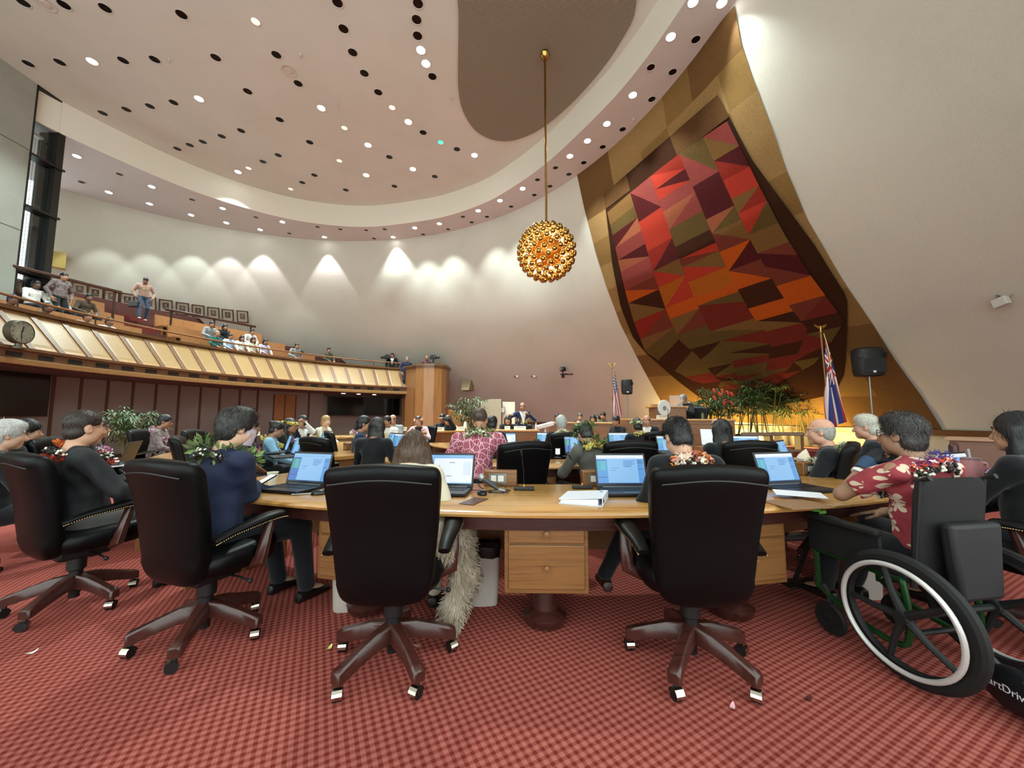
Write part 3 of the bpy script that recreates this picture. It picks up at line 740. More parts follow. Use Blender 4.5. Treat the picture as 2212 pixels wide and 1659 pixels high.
# dormer doorway that cuts into the sloping wall, centre
p = aty(1060, 905, 15.4); 
dm = thing('doorway_niche', 'beige boxed doorway cutting into the sloping wall behind the standing speaker', 'doorway', (p.x, p.y, 0)); 
zt = aty(1060, 862, 15.4).z; m = MB(); m.prism([(-.02, .0), (.42, 0), (.42, 2.4), (-.6, 2.4)], 0, zt); m.build('side_wall', M('beige reveal', '#a2947c', .9), dm, smooth=False)
m = MB(); m.prism([(.46, .35), (.98, .35), (.98, .45), (.46, .45)], 0, zt-.1); m.build('lit_reveal', M('lit tone reveal', '#d2cdb8', .9), dm, smooth=False)  # paler colour puts the light on this face into the material
q = aty(1086, 886, 15.7); o = thing('framed_certificate', 'small framed paper inside the lit doorway reveal', 'picture', q); m = MB(); m.box((0, 0, 0), (.18, .03, .24)); m.build('frame', DARKW, o, smooth=False); m = MB(); m.box((0, -.017, 0), (.14, .005, .2)); m.build('paper', M('paper', '#e2ded2', .8), o, smooth=False)

for px in (200, 330, 470, 620, 741, 808):
    a = az_of(px, RG+1.2); q = gp_(RG+1.2, a, ZB-.08); spot(q, 14, 120, .8)  # added beams to brighten the wall under the gallery; most have no fixture
# ================================================================ tapestry on the sloping wall
def Z1(x, y): return (1230+x/2.44, 180+y/2.44)
def poly_at(P, t):
    L = [0]
    for a, b in zip(P, P[1:]): L.append(L[-1]+hypot(b[0]-a[0], b[1]-a[1]))
    d = t*L[-1]
    for i in range(len(P)-1):
        if d <= L[i+1]+1e-9:
            f = (d-L[i])/(L[i+1]-L[i]); return (P[i][0]+(P[i+1][0]-P[i][0])*f, P[i][1]+(P[i+1][1]-P[i][1])*f)
    return P[-1]
GL = [(1246, 376), (1262, 450), (1285, 540), (1310, 620), (1340, 700), (1375, 770), (1410, 835), (1432, 874), (1450, 905)]
GRt = [(1586, 12), (1600, 90), (1625, 165), (1665, 270), (1700, 370), (1745, 475), (1800, 570), (1830, 620), (1885, 700), (1935, 780), (1990, 855), (2040, 935)]
ctop = [(1246, 376), (1300, 336), (1360, 286), (1420, 220), (1500, 125), (1560, 43), (1586, 12)]
DLp = [Z1(*p) for p in [(180, 585), (195, 700), (225, 950), (270, 1180), (335, 1340), (400, 1420), (560, 1560), (690, 1659), (760, 1690), (860, 1705)]]
DRp = [Z1(*p) for p in [(780, 60), (960, 400), (1290, 850), (1465, 1130), (1465, 1270), (1455, 1450), (1440, 1560), (1390, 1640), (1200, 1680), (1000, 1710)]]
PLp = [Z1(*p) for p in [(200, 680), (245, 880), (290, 1080), (340, 1260), (400, 1415), (520, 1495), (650, 1570), (830, 1610)]]
PRp = [Z1(*p) for p in [(830, 200), (1000, 540), (1130, 790), (1270, 1010), (1450, 1255), (1370, 1380), (1290, 1480), (1080, 1590)]]
def lerp2(a, b, u): return (a[0]+(b[0]-a[0])*u, a[1]+(b[1]-a[1])*u)
def gmap(u, v):
    a, b = poly_at(GL, v), poly_at(GRt, v); p = lerp2(a, b, u)
    if v < .3:                       # follow the curved soffit line at the top
        c = poly_at(ctop, u); w_ = 1-v/.3; s = lerp2(GL[0], GRt[0], u); p = (p[0]+(c[0]-s[0])*w_, p[1]+(c[1]-s[1])*w_)
    return p
def dmap(u, v): return lerp2(poly_at(DLp, v), poly_at(DRp, v), u)
def pmap(u, v):
    p = lerp2(poly_at(PLp, v), poly_at(PRp, v), u); s = sin(pi*u); return (p[0]+s*2*sin(6*v), p[1]-s*8*(1-v)+s*10*max(0, v-.6))
def wool(name, c, c2=None):
    t = NT(name); vec = t.coord('Object', (1, 1, 1)); a = t.noise(t.coord('Object', (4, 4, 34)), 3., 5, .7); b = t.noise(vec, 60, 3, .6)
    dk = tuple(x*.62 for x in lin(c)[:3])+(1,)
    t.base(t.ramp(t.math('ADD', t.math('MULTIPLY', a, .65), t.math('MULTIPLY', b, .35)), [(.3, dk), (.6, c2 or c)]))
    t.b.inputs['Roughness'].default_value = 1.; t.b.inputs['Specular IOR Level'].default_value = .05; t.bump(t.math('ADD', a, b), .7, .02); return t.m
W_GOLD = [wool('gold wool', '#96754a', '#9c7d50'), wool('ochre wool', '#886a3e'), wool('tan brown wool', '#725433')]
W_DARK = [wool('dark brown wool', '#3a2316'), wool('umber wool', '#5c4026')]
W_ = dict(rose=wool('rose wool', '#87403a'), red=wool('red wool', '#872c22'), brick=wool('brick wool', '#6f3629'), coral=wool('coral red wool', '#a83829'), orange=wool('orange wool', '#b4521b'), amber=wool('amber wool', '#a3591c'),
          olive=wool('olive brown wool', '#74552f'), moss=wool('moss brown wool', '#5d4a29'), plum=wool('plum wool', '#4c1d1e'), choc=wool('chocolate wool', '#3f2418'), maroon=wool('maroon wool', '#6b2a22'), clay=wool('clay wool', '#94553c'))
WN = list(W_)
tp = thing('wall_tapestry', 'huge abstract patchwork tapestry in reds, oranges and browns on a gold ground', 'tapestry')
def lay(mb, fn, quad, off, m, n=6, th=.012):
    """lay a patch given by 4 (u,v) corners on the wall"""
    def f(a, b):
        p, q = lerp2(quad[0], quad[1], a), lerp2(quad[3], quad[2], a); u, v = lerp2(p, q, b)
        return onwall(*fn(u, v), off)
    mb.grid(f, n, n, m)
mb = MB(); rr = random.Random(4)
NU, NV = 6, 11
for i in range(NU):
    for j in range(NV):
        k = 2 if (i, j) in ((5, 0), (0, 0), (4, 0), (0, 1), (0, 8), (5, 8), (5, 9), (4, 10), (5, 10)) else (1 if (i+j) % 3 == 0 or j > 7 else 0)
        lay(mb, gmap, [(i/NU, j/NV), ((i+1)/NU, j/NV), ((i+1)/NU, (j+1)/NV), (i/NU, (j+1)/NV)], .03, k, 6)
mb.build('gold_ground', W_GOLD, tp, ang=None)
mb = MB(); lay(mb, dmap, [(0, 0), (1, 0), (1, 1), (0, 1)], .075, 0, 40); 
mb2 = MB(); 
lay(mb2, dmap, [(0, 0), (.2, 0), (.2, .055), (0, .055)], .085, 0, 6); mb2.build('umber_border_patch', W_DARK[1], tp, ang=None); mb2 = MB(); lay(mb2, dmap, [(.58, 0), (1, 0), (1, .06), (.58, .06)], .085, 0, 8)
mb.build('dark_border', W_DARK[0], tp, ang=None); mb2.build('umber_border_patch', W_DARK[1], tp, ang=None)
pb = MB()
def tri_patch(quad, c1, c2, flip, n=5):
    vs = []; f = []; m = []
    def g(a, b):
        p, q = lerp2(quad[0], quad[1], a), lerp2(quad[3], quad[2], a); return lerp2(p, q, b)
    for i in range(n+1):
        for j in range(n+1): u, v = g(i/n, j/n); vs.append(onwall(*pmap(u, v), .11))
    for i in range(n):
        for j in range(n):
            a, b, c, d = i*(n+1)+j, (i+1)*(n+1)+j, (i+1)*(n+1)+j+1, i*(n+1)+j+1
            if c2 is None: f.append((a, b, c, d)); m.append(c1); continue
            jj = j if not flip else n-1-j
            if i == jj:
                if not flip: f += [(a, b, c), (a, c, d)]
                else: f += [(a, b, d), (b, c, d)]
                m += [c1, c2]
            else:
                f.append((a, b, c, d)); m.append(c1 if (i > jj if not flip else i < jj) else c2)
    k = len(pb.v); pb.v += [tuple(x) for x in vs]
    for q in f: pb.f.append(tuple(x+k for x in q))
    pb.m += m
COLS = [0, .19, .36, .60, .80, 1.0]
for ci in range(5):
    v = 0.; prev = None
    while v < .999:
        wide = ci in (2,)
        h = rr.uniform(.045, .085) if not wide else rr.uniform(.03, .07)
        if v < .14 and ci in (1, 3): h = .12
        v2 = min(1., v+h); v2 = 1. if v2 > .97 else v2
        pal = ['rose', 'olive', 'red', 'rose', 'plum', 'moss', 'coral', 'clay'] if v < .27 else ['orange', 'coral', 'olive', 'brick', 'red', 'amber', 'plum', 'choc'] if v < .5 else ['choc', 'brick', 'moss', 'maroon', 'olive', 'orange', 'choc', 'moss'] if v < .64 else ['maroon', 'moss', 'choc', 'maroon', 'moss', 'maroon', 'choc']  # lower palettes browner: woven tones plus the dimmer light there, put into colour
        c1 = rr.choice([c for c in pal if c != prev]); c2 = rr.choice([c for c in pal if c != c1]) if rr.random() < .66 else None; prev = c1
        sl = rr.uniform(-.012, .012)
        tri_patch([(COLS[ci], max(0, v)), (COLS[ci+1], max(0, v)), (COLS[ci+1], v2), (COLS[ci], v2)], WN.index(c1), None if c2 is None else WN.index(c2), rr.random() < .5)
        v = v2
pb.build('patchwork', [W_[k] for k in WN], tp, ang=None)
# ================================================================ desks
OX, OY = .35, 8.31
def dp(r, a, z=0.): return V((OX+r*cos(R(a)), OY+r*sin(R(a)), z))
LEA = NT('black leather'); vec = LEA.coord(); nn = LEA.noise(vec, 90, 4, .6)
LEA.b.inputs['Base Color'].default_value = lin('#040405'); LEA.b.inputs['Roughness'].default_value = .42; LEA.b.inputs['Specular IOR Level'].default_value = .2
LEA.bump(nn, .12, .003); LEATHER = LEA.m
MAHO = WOOD('mahogany', '#2c1310', '#43201a', 0, 1.4, .3, .3)
NAIL = M('nail head brass', '#9a8560', .25, 1.); CHROME = M('bright caster metal', '#b9b2a4', .2, 1.); PLAS = M('black plastic', '#0e0e10', .45)
def pedestal(par, r, a, w=.5, z0=.26, z1=.69):
    """drawer pedestal facing the sitter at radius r"""
    c = dp(r, a); rz = R(a)+pi/2
    m = MB(); m.b2(-w/2, w/2, -.0, .48, z0, z1); p = m.build('pedestal', WOODD, par, bevel=.006); p.location = (c.x, c.y, 0); p.rotation_euler = (0, 0, rz)
    zb = z0+.03; h = z1-z0-.05
    for (a0, a1) in ((0, .66), (.69, 1.)):
        m = MB(); m.b2(-w/2+.025, w/2-.025, -.016, .0, zb+h*a0, zb+h*a1); d = m.build('drawer', WOODD, p, bevel=.005)
        m = MB(); m.lathe([(.008, 0), (.008, .012), (.017, .02), (.015, .03), (.0005, .033)], 16, 0, (0, -.016, zb+h*(a0+a1)/2), rotx(R(90))); k = m.build('knob', WOODD, p)
    m = MB(); m.lathe([(.13, .02), (.14, .06), (.08, .1), (.07, .2), (.11, z0)], 24, 0, (0, .2, 0)); m.build('foot', MAHO, p)
def desk(name_label, a0, a1, ri, ro, z=.76, peds=(), n=50, modesty=True, endp=True):
    o = thing('curved_desk', name_label, 'desk', (0, 0, 0))
    prof = [(ri, z-.045), (ri, z-.005), (ri+.012, z), (ro-.03, z), (ro-.008, z-.008), (ro, z-.022), (ro-.004, z-.036), (ro-.025, z-.045)]
    m = MB(); m.arc((OX, OY), prof, R(a0), R(a1), n); m.build('desk_top', WOODX, o, ang=25)
    if modesty:
        m = MB(); m.arc((OX, OY), [(ri+.06, .28), (ri+.06, z-.045), (ri+.09, z-.045), (ri+.09, .28)], R(a0+.6), R(a1-.6), n); m.build('modesty_panel', WOODD, o)
        m = MB(); m.arc((OX, OY), [(ri+.05, z-.13), (ri+.05, z-.045), (ro-.09, z-.045), (ro-.09, z-.13), (ro-.11, z-.13), (ro-.11, z-.065), (ri+.07, z-.065), (ri+.07, z-.13)], R(a0+.6), R(a1-.6), n); m.build('apron', MAHO, o)
    if endp:
        for a in (a0+.8, a1-.8):
            m = MB(); w = .04/ro; m.arc((OX, OY), [(ri+.06, .0), (ri+.06, z-.045), (ro-.07, z-.045), (ro-.07, .0)], R(a)-w/2, R(a)+w/2, 1); m.build('end_panel', WOODD, o, smooth=False)
    for a in peds: pedestal(o, ro-.12, a)
    return o
desk('long curved wooden desk across the foreground with four laptops on it', 241.3, 318, 5.20, 6.10, peds=(256.8, 268.6, 281.0, 298))
desk('wooden desk at the far left beyond the aisle, beside the person in the dark jacket', 203, 229, 5.20, 6.10, peds=(208, 218), n=24)
desk('second row curved desk behind the tall drink bottle', 236, 300, 3.42, 4.08, peds=(250, 268.5, 286))
desk('second row desk on the right in front of the two older people', 306, 345, 3.6, 4.3, peds=(316,), n=26)
desk('second row desk on the left in front of the person in teal', 180, 229, 3.6, 4.3, peds=(222, 205), n=30)
desk('third row inner curved desk in the middle of the chamber', 190, 345, 1.55, 2.1, peds=(225, 270, 300), n=60)
def console(r, a, label, face=1, z=.76, plate=True):
    """low wooden box on the back edge of a desk that holds sockets and a name card"""
    c = dp(r, a, z+.001); o = thing('desk_console', label, 'console', c, R(a)+pi/2)
    m = MB(); m.b2(-.13, .13, -.045, .045, 0, .115); m.build('box', WOODD, o, bevel=.006)
    if plate:
        m = MB(); m.b2(-.09, .05, -.052, -.045, .02, .095); p = m.build('socket_plate', M('steel plate', '#8d8c88', .35, .7), o, smooth=False)
        m = MB(); m.b2(-.07, -.03, -.056, -.05, .035, .08); m.b2(-.015, .03, -.056, -.05, .035, .08); m.build('sockets', M('white plastic', '#d9d5cc', .4), p, smooth=False)
    m = MB(); m.add([(-.11, .05, .0), (.11, .05, .0), (.11, .075, 0), (-.11, .075, 0), (-.11, .05, .1), (.11, .05, .1)], [(0, 1, 5, 4), (3, 4, 5, 2), (0, 3, 2, 1), (0, 4, 3), (1, 2, 5)]); m.build('name_card', M('name card', '#ddd3bd', .7), o, smooth=False)
    return o
console(5.26, 246.2, 'wooden console box behind the paper cup, left end of the foreground desk', plate=False)
console(5.26, 265.2, 'wooden console with steel socket plate right of the laptop with the white page')
console(5.26, 273.6, 'wooden console behind the laptop beside the white binder')
console(5.26, 285.6, 'wooden console half hidden behind the right foreground laptop')
console(5.26, 297.5, 'wooden console with name card left of the person in the red floral shirt')
console(3.46, 252.5, 'wooden console with socket plate beside the second row laptop near the long haired person')
console(3.46, 283.6, 'wooden console with socket plate in front of the black haired person with the red lei')
console(3.66, 311, 'wooden console and cup holder left of the older person with the white lei')
console(3.66, 224, 'wooden console with white name card in front of the person in teal', plate=False)
console(3.66, 214, 'wooden console with white card left of the yellow lei person', plate=False)
console(5.26, 222, 'wooden console with card beside the stack of papers at the far left')
console(5.26, 214.5, 'wooden console box with white card under the potted palm', plate=False)
# ---------------------------------------------------------------- swivel chair
ch0 = thing('swivel_chair', 'x', 'chair')
def loft(mb, rings, m=0):
    n = len(rings[0]); v = [p for r_ in rings for p in r_]; f = []
    for i in range(len(rings)-1):
        for j in range(n): f.append((i*n+j, i*n+(j+1) % n, (i+1)*n+(j+1) % n, (i+1)*n+j))
    f.append(tuple(range(n))[::-1]); f.append(tuple((len(rings)-1)*n+j for j in range(n))); mb.add(v, f, m)
def sup(w, t, n=36, e=.45):
    o = []
    for j in range(n):
        a = 2*pi*j/n; c, s = cos(a), sin(a); o.append((w*math.copysign(abs(c)**e, c), t*math.copysign(abs(s)**e, s)))
    return o
# backrest: z, half width, half thickness, y
BK = [(.375, .10, .02, -.17), (.39, .17, .035, -.175), (.43, .215, .05, -.185), (.52, .235, .06, -.20), (.62, .245, .06, -.215), (.74, .258, .058, -.235), (.86, .268, .058, -.262), (.95, .275, .06, -.285), (1.01, .276, .06, -.30), (1.045, .268, .05, -.31), (1.062, .25, .03, -.312), (1.066, .22, .012, -.312)]
bk = catmull(BK, 3); mb = MB(); rings = []
for z, w, t, y in bk:
    rings.append([(x, y+yy+.55*x*x*(1 if z > .5 else .6), z+.012*cos(x*9)*(1 if z > 1.0 else 0)) for x, yy in sup(w, t)])
loft(mb, rings); mb.build('backrest', LEATHER, ch0, ang=80)
mb = MB(); mb.tube([(x, -.300-.060+.55*x*x+.002, 1.0-.012+.018*cos(x*8)) for x in [-.24+.04*i for i in range(13)]], .0045, 6); mb.build('back_seam', M('seam leather', '#202022', .5), ch0)
mb = MB(); rings = []
for z, w, d in [(.40, .2, .19), (.415, .245, .225), (.45, .262, .245), (.50, .262, .245), (.53, .25, .235), (.545, .21, .2)]: rings.append([(x, y+.06, z+(.02*(y/.25) if z > .46 else 0)) for x, y in sup(w, d, 36, .5)])
loft(mb, rings); mb.build('seat', LEATHER, ch0, ang=80)
for s in (-1, 1):
    P = [(.285*s, -.17, .625), (.29*s, -.08, .655), (.30*s, .02, .675), (.302*s, .12, .69), (.30*s, .2, .69), (.297*s, .235, .682)]
    P = catmull(P, 3); rs = [.03+.026*min(1, i/9) for i in range(len(P))]; rs[-1] = .026; rs[-2] = .048
    mb = MB(); mb.tube(P, rs, 14, flat=.5); ar = mb.build('armrest', LEATHER, ch0, ang=80)
    mb = MB()
    for i in range(44):
        q = i/43*(len(P)-2); k = int(q); p = V(P[k]).lerp(V(P[k+1]), q-k); r_ = rs[k]
        for sd in (s,): mb.sph((p.x+sd*(r_*.97), p.y, p.z-.011), .0048, 6, 4)
    mb.build('nail_trim', NAIL, ar)
    mb = MB(); mb.tube([(.30*s, .15, .675), (.302*s, .12, .56), (.295*s, .10, .45), (.20*s, .10, .41)], [.024, .03, .034, .03], 10, flat=1.2); mb.build('arm_post', MAHO, ch0)
mb = MB(); mb.b2(-.10, .10, -.12, .14, .335, .405); mb.build('tilt_mechanism', PLAS, ch0, bevel=.015)
mb = MB(); mb.tube([(.08, .02, .37), (.2, .04, .36), (.28, .05, .345)], .006, 6); mb.sph((.285, .05, .343), .014, 8, 6); mb.build('lever', PLAS, ch0)
mb = MB(); mb.lathe([(.028, .06), (.03, .14), (.036, .15), (.036, .24), (.05, .25), (.05, .34)], 18); mb.build('column', PLAS, ch0)
for k in range(5):
    a = 2*pi*k/5+.31; u = V((cos(a), sin(a), 0)); w = V((-sin(a), cos(a), 0))
    mb = MB(); rings = []
    for t, hw, zb, zt in ((.02, .034, .13, .215), (.12, .028, .12, .2), (.22, .025, .095, .165), (.29, .028, .075, .14), (.325, .03, .07, .128), (.335, .022, .074, .12)):
        rings.append([tuple(u*t+w*hw*x+V((0, 0, z))) for x, z in ((-1, zb), (1, zb), (1, zt-.01), (.7, zt), (-.7, zt), (-1, zt-.01))])
    loft(mb, rings); lg = mb.build('base_leg', MAHO, ch0, ang=40)
    mb = MB(); b = a+.9*(1 if k % 2 else -1.3); c = u*.312+V((0, 0, .0)); d = V((cos(b), sin(b), 0)); e = V((-sin(b), cos(b), 0))
    ca = c+d*.012
    for s in (-1, 1): mb.tube([ca+e*(s*.006)+V((0, 0, .029)), ca+e*(s*.02)+V((0, 0, .029))], .028, 18, 1)
    hood = []
    for i in range(9):
        th = R(-15+i*25)
        hood.append(ca+d*(.031*cos(th))+V((0, 0, .029+.031*sin(th))))
    for q0, q1 in zip(hood, hood[1:]): mb.add([q0-e*.022, q0+e*.022, q1+e*.022, q1-e*.022], [(0, 1, 2, 3)], 0)
    mb.tube([c+V((0, 0, .045)), c+V((0, 0, .08))], .009, 8, 1); mb.build('caster', [CHROME, PLAS], lg)
chairs = []
def chair(x, y, yaw, label, tilt=0):
    if not chairs: o = ch0; o.location = (x, y, 0); o.rotation_euler = (0, 0, R(yaw))
    else: o = dup(ch0, (x, y, 0), R(yaw))
    o['label'] = label; o['group'] = 'black leather swivel chairs'; chairs.append(o); return o
def cpx(px, Y, z=1.): return xat(px, Y, z), Y
chair(-3.03, 2.74, -25, 'black leather swivel chair at the left edge, under the person in the dark jacket')
chair(-1.82, 2.36, -19, 'black leather swivel chair under the masked person in the navy jacket')
chair(-.635, 2.13, 3, 'black leather swivel chair in front of the long brown haired person, left of centre')
chair(.95, 2.12, -2, 'black leather swivel chair of the black haired person with the red lei, right of centre')
chair(3.15, 2.2, 28, 'black leather swivel chair cut off by the right edge of the picture')
chair(.02, 3.85, 24, 'black chair turned aside, right of the person in the red leaf shirt')
chair(1.12, 4.0, 8, 'black chair with wide back behind the laptop beside the binder')
chair(2.28, 3.98, 4, 'black chair behind the black haired person with the red lei, holding the dark haired person')
chair(.80, 5.85, 6, 'black chair of the white haired person, behind the tall drink bottle')
chair(2.28, 6.25, 10, 'black chair in the third row behind the yellow lei')
chair(-2.12, 4.62, -32, 'black chair left of the long haired person, back to the camera in the second row')
chair(-3.75, 4.72, -55, 'black chair under the person in the teal print shirt')
chair(-2.7, 6.3, -60, 'black chair seen edge on behind the second row, left of the ponytail person')
chair(2.86, 3.68, 50, 'black chair of the older person with the white lei on the right')
chair(3.78, 4.14, 42, 'black chair of the white haired person with the orange and purple lei')
chair(-6.45, 6.95, -80, 'black chair of the person with glasses and purple lei under the gallery')
chair(-5.45, 6.9, -80, 'empty black chair behind the masked person, under the gallery')
chair(-4.55, 3.1, -60, 'black chair of the white haired person at the far left edge')
chair(-4.95, 4.4, -70, 'black chair of the person with the orange lei')
chair(-2.2, 9.2, 150, 'black chair of the person in the pink jacket, facing the camera')
chair(.35, 11.6, 180, 'black chair behind the standing speaker in the navy suit')
# ---------------------------------------------------------------- laptops
lp0 = thing('laptop', 'x', 'laptop')
LB_ = M('laptop black', '#15161a', .4); KEY = M('laptop keys', '#0b0b0d', .5); LW, LD = .385, .25
mb = MB(); mb.b2(-LW/2, LW/2, -LD, 0, .004, .024); mb.build('base', LB_, lp0, bevel=.004)
mb = MB()
for r_ in range(6):
    for c_ in range(17): mb.b2(-LW/2+.03+c_*.0192, -LW/2+.0465+c_*.0192, -.045-r_*.0195, -.0285-r_*.0195, .024, .0262)
tag(mb.build('keyboard', KEY, lp0, smooth=False), kind='stuff')
mb = MB(); mb.b2(-.06, .05, -.235, -.175, .024, .0246); mb.build('trackpad', M('trackpad', '#222328', .3), lp0, smooth=False)
mb = MB(); mb.tube([(-.15, .004, .022), (.15, .004, .022)], .008, 8); mb.build('hinge', M('grey hinge', '#6b6d72', .35, .6), lp0)
LT = Matrix.Rotation(R(-17), 3, 'X')
def lidp(x, y, z): return LT @ V((x, y, z)) + V((0, .008, .022))
LH = .25
mb = MB(); mb.prism([(-LW/2, 0), (LW/2, 0), (LW/2, LH), (-LW/2, LH)], 0, .009, 0, lambda x, y, z: lidp(x, z, y)); lid0 = mb.build('lid', LB_, lp0, bevel=.003)
def EM(name, c, s=1.): return M(name, '#050506', .3, emit=c, es=s)
SB = [EM('screen blue', '#62a6ea', .62), EM('screen pale blue', '#92c8f8', .66), EM('screen aqua', '#55bcd4', .6), EM('screen mid blue', '#4a80d4', .6), EM('screen ink', '#2f5a9c', .35), EM('screen white', '#eef8ff', .74), EM('screen teal', '#44b4ac', .55)]
def screen_mesh(kind):
    m = MB()
    def rc(x0, x1, y0, y1, c, d=0.): m.add([lidp(-LW/2+.014+x*(LW-.028), -.0012-d, .022+y*(LH-.038)) for x, y in ((x0, y0), (x1, y0), (x1, y1), (x0, y1))], [(0, 1, 2, 3)], c)
    rc(0, 1, 0, 1, 5 if kind == 1 else 1)
    d = .0004
    rc(0, 1, .0, .035, 4 if kind != 1 else 1, d); rc(0, 1, .88, 1, 5 if kind == 0 else 1, d)
    for i in range(14): rc(.02+i*.06, .055+i*.06, .905, .915, 3, d*2)
    if kind == 1:
        rc(0, .17, .05, .88, 1, d)
        for i, (x0, x1, y) in enumerate(((.5, .62, .72), (.25, .3, .55), (.25, .36, .48), (.45, .56, .25), (.25, .3, .6))): rc(x0, x1, y, y+.018, 4, d*2)
        for i in range(12): rc(.8, .97, .3+i*.04, .31+i*.04, 1, d*2)
    else:
        rc(0, .22, .04, .86, 3 if kind == 2 else 0, d); rc(.0, .21, .45, .80, 2 if kind == 0 else 6, d*2); rc(.005, .2, .83, .845, 4, d*2)
        for i in range(9): rc(.08, .18, .48+i*.035, .492+i*.035, 1, d*3)
        rc(.01, .2, .22, .235, 4, d*3); rc(.86, .99, .04, .86, 0, d); rc(.87, .98, .5, .515, 4, d*2); rc(.87, .98, .78, .795, 4, d*2); rc(.87, .98, .72, .735, 4, d*2)
        for i in range(6): rc(.56, .82-.04*(i % 3), .79-i*.03, .802-i*.03, 3, d*2)
        rc(.56, .72, .595, .61, 4, d*2); rc(.3, .45, .54, .55, 4, d*2); rc(.3, .39, .46, .47, 4, d*2)
    return raw_mesh('display', m.v, m.f, SB, m.m)
SM = [screen_mesh(k) for k in (0, 1, 2)]
disp0 = link('display', SM[0], lid0)
laps = []
def laptop(px, hy, yaw, label, Y=None, kind=0, z=.761, mini=False):
    p = atz(px, hy, z+.02) if Y is None else V((xat(px, Y, z+.02), Y, z))
    if not laps: o = lp0; o.location = (p.x, p.y, z); o.rotation_euler = (0, 0, R(yaw))
    else: o = dup(lp0, (p.x, p.y, z), R(yaw))
    for c in kids(o):
        for g in kids(c):
            if g.name.startswith('display'): g.data = SM[kind]
    o['label'] = label; o['group'] = 'open laptops on the desks'; laps.append(o); return o
laptop(657, 1047, -17, 'open black laptop with blue page beside the paper cup, left end of the foreground desk', kind=2)
laptop(966, 1052, -6, 'open black laptop showing a white page, right of the long haired person', kind=1)
laptop(1346, 1053, 1, 'open black laptop with pale blue page beside the white binder')
laptop(1693, 1047, 14, 'open black laptop with a stapled paper in front of it, near the wheelchair')
laptop(890, 988, -12, 'open laptop in the second row right of the long haired person')
laptop(1250, 980, 8, 'open laptop in front of the person in the grey suit', kind=2)
laptop(1450, 977, 4, 'open laptop in the second row behind the black haired person with the red lei')
laptop(1183, 0, -2, 'open laptop left of the white haired person', 6.75)
laptop(1340, 0, 4, 'open laptop in the third row left of the yellow lei', 6.7)
laptop(1435, 0, -10, 'open laptop in the third row right of the chair behind the yellow lei', 6.75)
laptop(1617, 0, -4, 'open laptop alone beside the two wooden armchairs', 5.6)
laptop(1704, 0, 42, 'open laptop in front of the older person with the white lei', 4.45, kind=2)
laptop(632, 0, -48, 'open laptop in front of the person in teal', 5.15, kind=2)
laptop(614, 0, -55, 'second open laptop before the person in teal, nearer the pale blue shirt', 5.75, kind=2)
laptop(697, 0, -40, 'small open laptop far left, beside the blond person', 7.4, kind=2)
laptop(862, 0, -30, 'open laptop far behind the second row laptop, under the wall screens', 6.3)
laptop(845, 0, -42, 'open laptop left of its twin under the wall screens', 6.5, kind=2)
laptop(268, 0, -62, 'open laptop with papers beside it, behind the person in the dark jacket', 4.3, kind=2)
laptop(2098, 0, 22, 'open laptop behind the pink tumbler at the right edge', 2.95)
laptop(1091, 0, 0, 'open laptop beside the shoulder of the person in the red leaf shirt', 6.6, kind=1)
laptop(318, 0, 95, 'laptop seen from behind in front of the person with glasses and purple lei', 7.2)
# ---------------------------------------------------------------- things on the front desk
ZD = .761
def on_desk(px, py, z=ZD): return atz(px, py, z)
p = on_desk(588, 1049); m = MB(); m.lathe([(.026, 0), (.038, .098), (.041, .1), (.041, .105), (.036, .104), (.0255, .006), (.0005, .005)], 28); tag(m.build('paper_cup', M('paper cup', '#d8d3bd', .7), loc=p), 'off white paper cup left of the first foreground laptop', 'cup')
p = on_desk(1262, 1082); o = thing('ring_binder', 'white ring binder lying on the desk left of the black haired person', 'binder', p, R(-21))
PAPER = M('white paper', '#e3e4ea', .7)
BW, BH = .27, .26
for nm, z0, z1 in (('cover', .0, .004), ('cover', .05, .054)):
    m = MB(); m.add([(-BW/2, -BH/2, z0 if z0 == 0 else .026), (BW/2, -BH/2, z0), (BW/2, BH/2, z0), (-BW/2, BH/2, z0 if z0 == 0 else .026), (-BW/2, -BH/2, (z1 if z0 == 0 else .03)), (BW/2, -BH/2, z1), (BW/2, BH/2, z1), (-BW/2, BH/2, (z1 if z0 == 0 else .03))], [(0, 1, 2, 3), (7, 6, 5, 4), (0, 4, 5, 1), (1, 5, 6, 2), (2, 6, 7, 3), (3, 7, 4, 0)]); m.build('cover', M('white vinyl', '#dfe2ec', .35), o, smooth=False)
m = MB(); m.b2(BW/2-.004, BW/2, -BH/2, BH/2, 0, .054); m.build('spine', M('white vinyl', '#dfe2ec', .35), o, smooth=False)
m = MB(); m.add([(-BW/2+.01, -BH/2+.01, .005), (BW/2-.03, -BH/2+.01, .005), (BW/2-.03, BH/2-.01, .005), (-BW/2+.01, BH/2-.01, .005), (-BW/2+.01, -BH/2+.01, .025), (BW/2-.03, -BH/2+.01, .042), (BW/2-.03, BH/2-.01, .042), (-BW/2+.01, BH/2-.01, .025)], [(0, 1, 2, 3), (7, 6, 5, 4), (0, 4, 5, 1), (1, 5, 6, 2), (2, 6, 7, 3), (3, 7, 4, 0)]); m.build('pages', PAPER, o, smooth=False)
m = MB(); m.lathe([(.012, 0), (.012, .002), (.007, .003)], 16, 0, (BW/2+.0005, -BH/2+.03, .03), roty(R(90))); m.build('finger_ring', BLACKM, o)
m = MB(); m.b2(.09, .11, .06, .08, .0525, .0535); m.build('emblem', M('grey print', '#8d93a5', .6), o, smooth=False)
